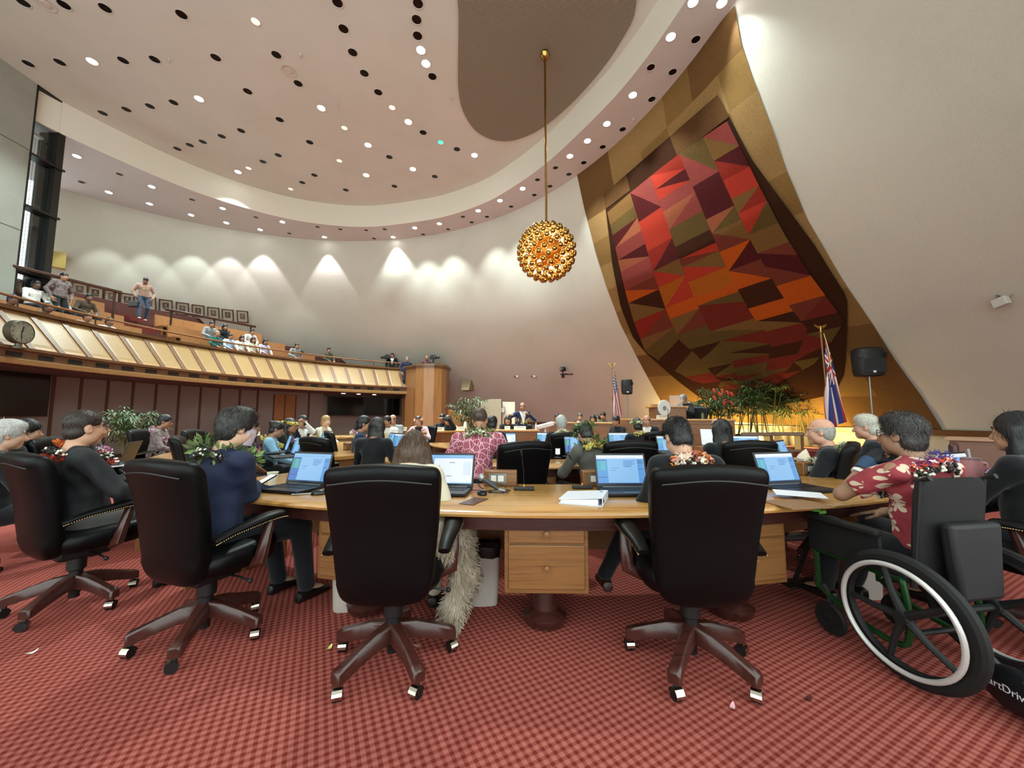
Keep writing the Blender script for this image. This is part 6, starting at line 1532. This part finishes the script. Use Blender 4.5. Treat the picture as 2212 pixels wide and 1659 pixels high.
tag(o, 'shaggy cream fur throw hanging down beside the middle chair to the carpet', 'blanket')
# --- second row and beyond; helper for seated people given head pixel
def sit(label, px, py, Y, yaw, **k):
    """seat height follows the height of the head top in the photograph"""
    s = k.get('s', 1.); lean = k.get('lean', 4); zt = aty(px, py, Y).z; seat = zt - (.505*cos(R(lean))+.085+.285)*s; seat = min(.66, max(.40, seat))
    x = xat(px, Y, 1.2); a = R(yaw); fo = (.52*sin(R(lean))+.05)*s; x += sin(a)*fo; Yb = Y-cos(a)*fo
    k.setdefault('res', .014); k['seat'] = seat; return person(label, x, Yb, yaw, **k)
sit('person in a crimson shirt with white leaf print, back to camera, second row', 1036, 880, 4.05, -4, lean=16, hd=(0, 16, 0), hair='buzz', hc='#4a382d', sk='#a07056', top=ALO2, sleeve='short', res=.011, lei=[('leaf', 'green', .026, .08), ('orchid', 'white', .016, .1)], shoulder=1.16, belly=1.25, hands=((-.2, .36, .74), (.2, .34, .74)))
hx = aty(1256, 1008, 4.2)
sit('person in a grey suit with leaf and yellow garland, bowed over a phone', 1266, 908, 4.2, 24, lean=14, hd=(-5, 34, 0), hair='short', hc='#2a2827', sk='#a77e63', top=GREY, hands=((-.1, .38, .78), (.1, .34, .76)), hk=('grip', 'grip'), res=.011, lei=[('leaf', 'green', .028, .06), ('plumeria', 'yellow', .018, .1)], haku=('leaf', 'green'))
ph = thing('mobile_phone', 'dark phone in the hands of the person in the grey suit', 'phone', (hx.x-.01, hx.y+.05, .80), R(24)); m = MB(); m.box((0, 0, 0), (.07, .14, .01), 0, rotx(R(30))); m.build('body', PLAS, ph)
sit('person with long dark hair in a black chair behind the red garland', 1556, 908, 4.35, 6, lean=6, hair='long', hc='#17130f', sk='#a77e63', top=BLK, res=.012, hd=(0, 5, 0), strands=700)
sit('older balding person with white hair fringe and a white garland, facing left', 1768, 902, 3.65, 48, lean=2, hd=(2, 2, 0), hair='bald', hc='#a9a39b', sk='#c39078', top=SUIT, res=.010, lei=[('plumeria', 'white', .024, .16)], s=1.02)
sit('older person with full white hair and orange and purple garland, facing left', 1868, 895, 4.15, 40, lean=0, hd=(0, 4, 0), hair='spiky', hc='#c9c3b4', sk='#bd8c74', top=SUIT, res=.011, lei=[('orchid', 'orange', .02, .12), ('orchid', 'pink', .022, .16)], s=1.03)
sit('white haired person with a yellow garland at the far left edge', 22, 910, 3.3, -32, lean=0, hd=(0, 6, 0), hair='full', hc='#c4c2be', sk='#b98f78', top=BLK, res=.011, lei=[('orchid', 'yellow', .026, .12)])
sit('dark haired person half hidden behind the white haired person at the far left', 62, 908, 4.1, -35, hair='long', hc='#141215', sk='#b08468', top=BLK)
sit('person with tied dark hair and an orange garland, facing right behind the dark jacket', 180, 908, 4.4, -42, hair='bun', hc='#1a1414', sk='#8a5f49', top=BLK, lei=[('orchid', 'orange', .026, .17)], res=.012, hd=(-8, 2, 0))
sit('person with glasses and many orchid and red garlands, facing right beside the orange garland', 216, 903, 4.8, -52, hair='short', hc='#171313', sk='#96694f', top=BLK, lei=[('orchid', 'pink', .03, .14), ('orchid', 'orange', .024, .17), ('fringe', 'red', .03, .22)], glasses=True, res=.012, hd=(-12, 0, 0))
sit('person with glasses and a pink and white garland, seated against the taupe wall', 356, 895, 7.0, -62, hair='short', hc='#171313', sk='#96694f', top=PLD, lei=[('orchid', 'pink', .03, .2)], glasses=True, hd=(-4, 12, 0), res=.014)
sit('person in a teal print top with dark hair, back turned, left second row', 514, 912, 4.85, -18, hair='bob', hc='#1d1512', sk='#96694f', top=TEAL, sleeve='short', res=.012, lei=[('orchid', 'whitegreen', .022, .1)], hd=(-10, 14, 0), s=.94)
sit('person with dark hair and purple garland beyond the teal print top', 545, 904, 5.7, -45, hair='short', hc='#1a1512', sk='#8d6350', top=SUIT, lei=[('orchid', 'purple', .026, .16)])
sit('person in a pale blue shirt with dark bun and yellow garland, facing right', 597, 910, 5.9, -62, hair='bun', hc='#17110f', sk='#96694f', top=LBL, lei=[('orchid', 'yellow', .03, .14)], s=.94, hd=(0, 16, 0))
sit('person with a crown of yellow and white flowers, behind the pale blue shirt', 628, 905, 6.6, -75, hair='long', hc='#17110f', sk='#96694f', top=BLK, haku=('plumeria', 'yellow'), lei=[('orchid', 'purple', .02, .12)])
sit('person in a dark suit resting the face on one hand, under the gallery', 655, 897, 7.6, -112, hair='short', hc='#1c1715', sk='#a87d66', top=SUIT, shirt=(WSH,), hands=((.1, .25, 1.18), None), hk=('fist', 'flat'))
sit('blond person in a pale yellow top, under the wall beside the dark screens', 706, 898, 8.2, -95, hair='bob', hc='#b28d55', sk='#c49a80', top=CRM, s=.95, hd=(-20, 0, 0))
sit('grey haired person behind the masked person, far under the gallery', 508, 902, 6.6, -80, hair='short', hc='#8b8783', sk='#a87d66', top=PLD, lei=[('orchid', 'pink', .026, .14)])
sit('dark haired person with multi coloured garland beside the ponytail', 788, 898, 6.0, -65, hair='pony', hc='#151113', sk='#96694f', top=NAVY, lei=[('orchid', 'pink', .03, .1), ('orchid', 'yellow', .022, .14)], hd=(-10, 6, 0))
sit('person with long dark hair, back to the camera, above the long brown hair', 816, 902, 4.75, -12, hair='long', hc='#221b18', sk='#96694f', top=BLK, res=.012, strands=500, s=.97, lean=8)
sit('person with yellow garland under the dark wall screen', 836, 898, 8.6, 170, hair='short', hc='#171212', sk='#96694f', top=WSH, lei=[('orchid', 'yellow', .03, .16)])
sit('balding person in a shirt beside the yellow garland under the screen', 848, 895, 9.6, 165, hair='bald', hc='#4c4038', sk='#b08468', top=GSH)
sit('person in a pink jacket with a crown of pale flowers, clerks desk', 904, 898, 9.4, 172, hair='bob', hc='#3a2a22', sk='#b98f78', top=PINK, haku=('plumeria', 'plum'), hands=((-.16, .3, .86), (.16, .3, .86)), shirt=(BLK,), hd=(0, 14, 0))
sit('person with dark hair in a bun at the clerks desk by the pulpit', 955, 894, 10.6, 165, hair='bun', hc='#141011', sk='#96694f', top=SUIT)
sit('person with long brown hair, hand to face, at the clerks desk', 967, 897, 10.4, 140, hair='long', hc='#4a3020', sk='#b98f78', top=BLK, hands=((.05, .2, 1.25), None), hk=('flat', 'flat'))
sit('dark haired person with garland half hidden behind the red leaf shirt', 1064, 898, 6.6, -10, hair='short', hc='#1d1816', sk='#96694f', top=SUIT, lei=[('orchid', 'yellow', .026, .12)])
sit('person with long brown hair facing the camera, left of the standing speaker', 1097, 897, 11.4, 178, hair='long', hc='#3a281e', sk='#b98f78', top=BLK)
sit('person peeking over the red leaf shirt beside the wall niche', 1043, 886, 13.2, 175, hair='long', hc='#1f1714', sk='#96694f', top=BLK)
# standing speaker
xs = xat(1128, 11.2, 1.5); sp, isp = person('standing person in a navy suit with a yellow garland speaking into a microphone', xs, 11.2, -165, seat=None, s=1.0, lean=2, hd=(-22, 2, 0), hair='bald', hc='#1c1816', sk='#9a6e55', top=NAVY, shirt=(WSH,), hands=((-.14, .24, 1.36), (.44, .30, 1.34)), hk=('grip', 'relaxed'), res=.014, lei=[('orchid', 'yellow', .03, .34)])
wr = isp['wr'][0]; q = rotz(R(-165)) @ wr + V((xs, 11.2, 0)); o = thing('hand_microphone', 'dark microphone held by the standing speaker', 'microphone', q); m = MB(); m.tube([(0, -.04, -.06), (.0, -.03, .06)], .014, 8); m.build('handle', PLAS, o); m = MB(); m.sph((0, -.028, .08), .024, 10, 8); m.build('head', M('mic mesh', '#3c3c3e', .4, .6), o)
sit('white haired person with a white garland, seen from behind, third row', 1212, 897, 5.95, 2, hair='full', hc='#b9b7b3', sk='#b98f78', top=BLK, lei=[('orchid', 'white', .024, .1)], s=.97, res=.012, strands=400)
sit('dark haired person with a red top at the left end of the press desk', 1203, 894, 12.6, 170, hair='bob', hc='#161114', sk='#8d6350', top=M('maroon top', '#4a1f24', .8), s=.95)
sit('person in a dark suit with a red tie at the press desk', 1253, 892, 12.5, 165, hair='short', hc='#55463c', sk='#b0826a', top=SUIT, shirt=(WSH, M('red tie', '#8c2b2f', .6)))
sit('person with long dark hair and glasses at the press desk', 1281, 896, 12.3, 160, hair='long', hc='#231816', sk='#b08468', top=BLK, glasses=True)
sit('person with reddish dark hair tucked behind the long dark hair at the press desk', 1291, 897, 12.9, 170, hair='long', hc='#2c1a18', sk='#b08468', top=CRM)
sit('person in an olive shirt with black hair at the press desk near the flag', 1303, 890, 12.4, 145, hair='short', hc='#121012', sk='#a87a60', top=OLV)
sit('person with dark glasses in front of the striped flag with stars', 1330, 898, 9.6, 120, hair='short', hc='#1c1816', sk='#a87a60', top=SUIT, glasses=True)
sit('person with a white flower crown, back to the camera, third row', 1375, 910, 6.75, 10, hair='short', hc='#1d1917', sk='#96694f', top=SUIT, haku=('plumeria', 'white'), lei=[('orchid', 'yellow', .026, .1)], res=.013)
sit('balding person in a dark suit facing left, below the dais', 1397, 896, 8.6, 150, hair='bald', hc='#2a221e', sk='#b0826a', top=SUIT, shirt=(WSH,))
sit('balding person reading a paper behind the long dark hair, right of the dais', 1546, 904, 7.0, 5, hair='bald', hc='#3a2d26', sk='#b0826a', top=SUIT)
paper(1528, 0, .2, .28, 25, 'white sheet held upright right of the black haired person with the red garland', Y=6.6, z=.95, th=.004).rotation_euler = (R(70), 0, R(-15))
# presiding officer on the dais
xo, yo = XY(1482, 10.95, 1.8); person('grey haired person with black and white garlands behind the lectern on the dais', xo, yo, 118, z0=.42, seat=.66, lean=6, hd=(6, 26, 0), hair='full', hc='#8f8d8b', sk='#b0826a', top=SUIT, res=.014, lei=[('orchid', 'white', .03, .2), ('bead', 'dark', .03, .16)], hands=((-.16, .36, 1.05), (.16, .36, 1.05)))
o = chair(xo+.12, yo-.28, 140, 'black chair on the dais behind the lectern'); o.location.z = .52
# --- gallery
def az2(px, py, r):
    d = ray(px, py); kx = d.x/d.y; A = kx*kx+1; B = -2*(GX*kx+GY); Cc = GX*GX+GY*GY-r*r; Y = (-B+sqrt(B*B-4*A*Cc))/(2*A); return atan2(Y-GY, kx*Y-GX)
def gal_sit(label, px, py, **k):
    best = None; s = k.get('s', 1.); st = k.pop('stand', False)
    for kk in range(6):
        r, z = tier(kk); rr_ = r+(.5 if not st else .3); a = az2(px, py, rr_); q = gp_(rr_, a, z+(1.74 if st else 1.345)*s); v_ = q-V((0, 0, HC)); c_, s_ = cos(PITCH), sin(PITCH); yc = (-s_*v_.y+c_*v_.z)/(c_*v_.y+s_*v_.z); e = abs(829.5-FPX*yc-py)
        if best is None or e < best[0]: best = (e, kk, rr_, a, z)
    _, kk, rr_, a, z = best; q = gp_(rr_, a, z); k.setdefault('res', .018); k.setdefault('yaw', face(q.x, q.y, 4, 10)); yw = k.pop('yaw')
    return person(label, q.x, q.y, yw, z0=z, seat=None if st else .45, group=None, **k)
gal_sit('person in white with dark curly hair, left of three on the gallery bench', 74, 607, hair='bob', hc='#17110f', sk='#5f4132', top=WSH, s=.98)
gal_sit('person in a striped cream sweater, middle of three on the left gallery bench', 122, 622, hair='bob', hc='#2a1d18', sk='#96694f', top=STRP, s=.98)
gal_sit('person in a brown jacket leaning forward, right of three on the left gallery bench', 182, 630, hair='short', hc='#17110f', sk='#6f4c3b', top=BRN, lean=16, s=1.)
gal_sit('bearded person standing at the upper rail beside the tall window', 135, 580, hair='short', hc='#17110f', sk='#a87a60', top=PLD, stand=True, res=.016)
gal_sit('person with a purple cap peeking over the left end of the gallery front', 22, 634, hair='short', hc='#3a2350', sk='#7a543f', top=BRN)
gal_sit('person bent down behind the gallery front below the striped sweater', 92, 645, hair='bob', hc='#3a2a24', sk='#7a543f', top=BRN, lean=14)
gal_sit('person whose head just shows over the gallery rail below the brown jacket', 184, 685, hair='short', hc='#2a1f1a', sk='#a87a60', top=TAN)
gal_sit('person in white with a headband behind the gallery rail left of the red steps', 232, 687, hair='short', hc='#2a1f1a', sk='#8a5f49', top=WSH)
bw = None
for kk in range(6):
    p = atz(306, 693, tier(kk)[1]); r_ = hypot(p.x-GX, p.y-GY); e = abs(r_-tier(kk)[0]-.4)
    if bw is None or e < bw[0]: bw = (e, kk, p)
p = bw[2]; pw, iw = person('person in a tan blouse walking down the red gallery steps with a bag', p.x, p.y, face(p.x, p.y, 0, 4), z0=p.z, seat=None, s=.98, lean=3, hd=(0, 22, 0), hair='bun', hc='#1f1512', sk='#7a543f', top=TAN, bot=JEAN, res=.016, feet=[(-.1, -.08, .10), (.12, .22, .085)], lei=[('orchid', 'white', .016, .22)], shoec=M('pale shoe', '#b5a79c', .6))
wq = rotz(R(face(p.x, p.y, 0, 4))) @ iw['wr'][1] + p; o = thing('handbag', 'dark handbag carried by the person on the red gallery steps', 'bag', (wq.x, wq.y, wq.z-.42))
m = MB(); m.prism([(-.19, 0), (.19, 0), (.16, .22), (-.16, .22)], -.07, .07, 0, lambda x, y, z: (x, z, y)); m.build('body', M('dark bag', '#17140f', .4), o, bevel=.02); m = MB(); m.tube(catmull([(-.1, 0, .21), (-.08, 0, .34), (0, 0, .4), (.08, 0, .34), (.1, 0, .21)], 4), .01, 6); m.build('handle', M('dark bag', '#17140f', .4), o)
for a in [('person in a grey shirt looking down, topmost left of the right gallery group', 452, 693, dict(hair='short', hc='#14100f', sk='#a87a60', top=GSH, lean=14)),
          ('bald person in a teal green shirt in the right gallery group', 467, 714, dict(hair='bald', hc='#5b4a40', sk='#b0826a', top=TEE)),
          ('person in black with long dark hair in the right gallery group', 484, 705, dict(hair='long', hc='#141012', sk='#a87a60', top=BLK)),
          ('person in a light blue shirt in the front of the right gallery group', 495, 726, dict(hair='bob', hc='#1d1614', sk='#a87a60', top=M('pale blue shirt', '#a9bcd6', .8), s=.95)),
          ('person in white with long dark hair, fifth in the right gallery group', 521, 729, dict(hair='long', hc='#1a1313', sk='#a87a60', top=WSH, s=.97)),
          ('person in a cream blouse with brown long hair in the right gallery group', 545, 731, dict(hair='long', hc='#3a281e', sk='#a87a60', top=CRM, s=.97)),
          ('person in a white striped shirt bowing the head, behind the cream blouse', 539, 714, dict(hair='short', hc='#14100f', sk='#a87a60', top=WSH, lean=16)),
          ('person with long black hair and a pale blouse, right end of the gallery group', 571, 738, dict(hair='long', hc='#0f0d10', sk='#a87a60', top=M('lilac blouse', '#b9b4c4', .8), s=.97)),
          ('person in a grey T-shirt sitting alone bent forward in the gallery', 636, 744, dict(hair='short', hc='#14100f', sk='#a87a60', top=GSH, lean=16, bot=M('pale trousers', '#9aa0a8', .8))),
          ('person in dark green reading a white paper alone at the right of the gallery', 709, 752, dict(hair='bun', hc='#171212', sk='#a87a60', top=OLV))]:
    gal_sit(a[0], a[1], a[2], **a[3])
pp = gp_(tier(0)[0]+.62, az2(712, 775, tier(0)[0]+.62), 3.75); m = MB(); m.box((.18, -.1, 0), (.3, .02, .22), 0, rotz(R(50)) @ rotx(R(-30))); tag(m.build('open_booklet', PAPER, smooth=False, loc=pp), 'white booklet held by the person in dark green in the gallery', 'paper')
def top_at(px, py, r, label, **k):
    a = az2(px, py, r); q0 = gp_(r, a, 0); q = aty(px, py, q0.y); s = k.get('s', 1.); person(label, q.x, q.y, k.pop('yaw', -150), z0=q.z-1.745*s, seat=None, res=.018, **k); return q
q = top_at(848, 762, 12.4, 'camera operator in a dark jacket and white shirt standing left on the gallery end', hair='full', hc='#3a3430', sk='#a87a60', top=SUIT, shirt=(WSH,), yaw=-170)
top_at(879, 770, 11.1, 'grey haired person in navy standing behind the pulpit', hair='short', hc='#8f8b88', sk='#b0826a', top=NAVY, yaw=-160)
top_at(921, 767, 10.4, 'bald person in a patterned red brown shirt behind the pulpit', hair=None, sk='#8a5f49', top=M('red brown print', '#5d2f2c', .8, var=(20, '#3a2a2a')), sleeve='short', yaw=-150)
def tvcam(px, py, Y, label, sg):
    p = aty(px, py, Y); o = thing('video_camera', label, 'video camera', p)
    m = MB(); m.box((0, 0, 0), (.34, .16, .16)); m.box((.0, 0, .12), (.2, .06, .06)); m.build('body', PLAS, o, bevel=.015); m = MB(); m.tube([(sg*.17, 0, 0), (sg*.32, 0, 0)], [.05, .06], 12); m.build('lens', BLACKM, o)
    m = MB(); m.tube([(-sg*.1, 0, -.08), (-sg*.3, -.1, -.2)], .012, 6); m.build('pan_handle', BLACKM, o)
    m = MB()
    for k in range(3): a = 2.1*k; m.tube([(0, 0, -.08), (.35*cos(a), .35*sin(a), -1.25)], .016, 6)
    m.build('tripod', BLACKM, o)
tvcam(836, 772, 20.0, 'black video camera on a tripod at the right end of the gallery', -1); tvcam(936, 772, 19.4, 'small video camera on a tripod behind the pulpit', 1)
# ---------------------------------------------------------------- wheelchair
wc = thing('wheelchair', 'black wheelchair with green frame tubes and silver push rims at the right', 'wheelchair', (2.20, 2.22, 0), R(10))
GRN = M('green frame', '#1f4a25', .3, .5); RUB = M('tyre rubber', '#070707', .7); SILV = M('silver rim', '#c9c6c3', .35, .35); PAD = M('black nylon', '#09090a', .75, bump=(120, .3, .003))
for s in (-1, 1):
    w_ = MB(); w_.lathe([(.265, -.02), (.29, -.024), (.307, -.015), (.312, 0), (.307, .015), (.29, .024), (.265, .02), (.265, -.02)], 56, caps=False); rm = roty(R(90)) @ Matrix.Identity(3)
    def put(mb, nm, mat, par, at):
        b = mb.build(nm, mat, par); b.location = at; b.rotation_euler = (0, R(90+s*3), 0); return b
    wl = put(w_, 'rear_wheel', RUB, wc, (s*.30, -.20, .312))
    m = MB(); m.lathe([(.243, -.018), (.265, -.016), (.268, 0), (.265, .016), (.243, .018), (.238, 0), (.243, -.018)], 56, caps=False); m.build('wheel_rim', BLACKM, wl)
    m = MB(); m.lathe([(.252+.012*cos(a), -s*0+.0+.012*sin(a)+s*.045) for a in [2*pi*i/10 for i in range(11)]], 56, caps=False); m.build('push_rim', SILV, wl)
    m = MB()
    for k in range(5):
        a = 2*pi*k/5+.35; m.tube([(0, 0, 0), (.12*cos(a), .12*sin(a), s*.012), (.245*cos(a), .245*sin(a), 0)], [.022, .016, .013], 8)
    m.lathe([(.0005, -.03), (.03, -.03), (.034, 0), (.03, .03), (.0005, .03)], 16); m.build('spokes', BLACKM, wl)
    cs = MB(); cs.lathe([(.05, -.014), (.085, -.016), (.094, 0), (.085, .016), (.05, .014), (.05, -.014)], 32, caps=False); cs.lathe([(.0005, -.012), (.052, -.008), (.052, .008), (.0005, .012)], 24); put(cs, 'caster_wheel', RUB, wc, (s*.25, .22, .094))
    m = MB(); m.tube([(s*.25, .21, .1), (s*.23, .24, .22), (s*.23, .27, .27)], .014, 8); m.build('caster_fork', BLACKM, wc)
    m = MB(); m.tube(catmull([(s*.23, .30, .24), (s*.23, .30, .44), (s*.23, .27, .47), (s*.23, -.10, .46), (s*.23, -.16, .44), (s*.23, -.16, .16), (s*.23, .0, .14), (s*.23, .20, .2), (s*.23, .30, .26)], 4), .016, 8); m.build('side_frame', GRN, wc)
    m = MB(); m.b2(s*.235-.012, s*.235+.012, -.08, .34, .47, .66); m.build('side_guard', PAD, wc, bevel=.01)
    m = MB(); m.b2(s*.27-.028, s*.27+.028, -.10, .30, .665, .70); m.build('arm_pad', PAD, wc, bevel=.012, seg=3)
    m = MB(); m.tube([(s*.21, -.19, .44), (s*.21, -.25, .98), (s*.21, -.30, 1.0)], .014, 8); m.build('push_post', BLACKM, wc)
    m = MB(); m.tube([(s*.13, .44, .46), (s*.12, .56, .2), (s*.11, .6, .13)], .014, 8); m.build('leg_rest', BLACKM, wc)
m = MB(); m.b2(-.22, .22, -.18, .32, .45, .50); m.build('seat', PAD, wc, bevel=.02, seg=3)
rings = []; m = MB()
for z, w, y in [(.46, .19, -.2), (.5, .205, -.205), (.7, .21, -.225), (.92, .212, -.25), (.965, .2, -.255), (.985, .17, -.257)]: rings.append([(x, y+yy+.3*x*x, z) for x, yy in sup(w, .032, 32, .5)])
loft(m, rings); m.build('backrest', PAD, wc)
m = MB(); m.prism([(-.13, .42), (.13, .42), (.16, .78), (-.16, .78)], -.335, -.275, 0, lambda x, y, z: (x, z, y)); m.build('back_pouch', M('grey black pouch', '#111114', .6, bump=(60, .3, .004)), wc, bevel=.02, seg=3)
m = MB(); m.tube([(-.23, -.16, .2), (.23, -.16, .2)], .014, 8); m.tube([(-.3, -.2, .312), (.3, -.2, .312)], .018, 8); m.build('cross_bar', BLACKM, wc)
m = MB(); m.b2(-.17, .17, .55, .68, .11, .125); m.build('footplate', PLAS, wc, bevel=.004)
m = MB(); m.tube([(.0, -.2, .30), (-.03, -.32, .19), (-.07, -.44, .12)], .026, 10); m.build('drive_arm', PLAS, wc)
dr = MB(); rings = []
for t_, w, h_ in ((-.20, .03, .03), (-.17, .05, .06), (-.05, .06, .085), (.08, .06, .09), (.17, .045, .065), (.19, .02, .03)): rings.append([(w*a/.06*.06/.06*1., t_, .10+b) for a, b in sup(w/1., h_/1., 20, .7)])
loft(dr, rings); du = dr.build('drive_unit', M('drive shell', '#131317', .35), wc); du.location = (-.08, -.5, .0); du.rotation_euler = (0, 0, R(-14))
tc = bpy.data.curves.new('lettering', 'FONT'); tc.body = 'SmartDrive'; tc.size = .044; tc.extrude = .0006; tc.materials.append(M('white lettering', '#d5d5d6', .5)); t0 = bpy.data.objects.new('tmp', tc); col.objects.link(t0); me_ = bpy.data.meshes.new_from_object(t0.evaluated_get(bpy.context.evaluated_depsgraph_get())); bpy.data.objects.remove(t0); to = link('lettering', me_, du); to.location = (-.064, .16, .105); to.rotation_euler = (R(90), 0, R(-90))
m = MB(); m.lathe([(.02, -.02), (.09, -.03), (.105, 0), (.09, .03), (.02, .02)], 28, 0, (0, 0, 0), roty(R(90))); b = m.build('drive_wheel', RUB, wc); b.location = (-.02, -.5, .105)
m = MB(); 
for k in range(3): m.grid(lambda u, v: (-.275+.05*(u-.5)*cos(k*2)+.02*cos(k*2.1), .22+.05*(u-.5)*sin(k*2)+.02*sin(k*2.1), .705+.02*v+.01*k), 4, 3)
tag(m.build('green_leaf_sprig', M('fresh leaf', '#5e9a3c', .5), ang=None), 'small bright green leaf sprig lying on the wheelchair arm pad', 'leaf'); bpy.data.objects['green_leaf_sprig'].matrix_world = wc.matrix_basis.copy()
# tumbler
p = aty(2103, 1047, 2.62); tb = thing('tumbler', 'pink tumbler with handle, straw and clear lid, behind the wheelchair person', 'tumbler', (p.x, p.y, ZD)); PK = M('pink tumbler', '#c98a8c', .45)
m = MB(); m.lathe([(.034, 0), (.036, .01), (.036, .09), (.046, .105), (.048, .2), (.05, .245)], 32); m.build('body', PK, tb); m = MB(); m.tube(catmull([(.046, 0, .225), (.095, 0, .222), (.1, 0, .2), (.098, 0, .13), (.085, 0, .115), (.044, 0, .118)], 4), .009, 10); m.build('handle', PK, tb)
m = MB(); m.lathe([(.05, .245), (.05, .258), (.035, .263), (.0005, .264)], 28); m.build('lid', M('clear plum lid', '#8d6f74', .15), tb); m = MB(); m.tube([(-.005, 0, .26), (-.012, 0, .32)], .006, 8); m.build('straw', M('clear straw', '#c5cad0', .2), tb)
# cup, conch shell, tissue on right second row
p = V((xat(1732, 4.3, .8), 4.3, ZD)); m = MB(); m.lathe([(.0005, 0), (.05, .01), (.07, .06), (.055, .11), (.03, .15), (.0005, .19)], 14, 0, (0, 0, 0), roty(R(18))); o = m.build('shell_ornament', M('shell', '#d9c6ae', .45), loc=p); tag(o, 'pale shell shaped ornament beside the laptop of the older person', 'shell')
# ================================================================ light
w = bpy.data.worlds.new('world'); sc.world = w; w.use_nodes = True
w.node_tree.nodes['Background'].inputs[0].default_value = (.86, 1., .97, 1); w.node_tree.nodes['Background'].inputs[1].default_value = 2.2
vs = sc.view_settings; vs.view_transform = 'Standard'; vs.look = 'None'; vs.gamma = 1; vs.exposure = 0.42; vs.use_curve_mapping = False
sc.cycles.use_denoising = True; sc.cycles.max_bounces = 6; sc.cycles.diffuse_bounces = 4; sc.cycles.glossy_bounces = 3; sc.cycles.use_adaptive_sampling = True; sc.cycles.adaptive_threshold = .06; sc.cycles.sample_clamp_indirect = 6
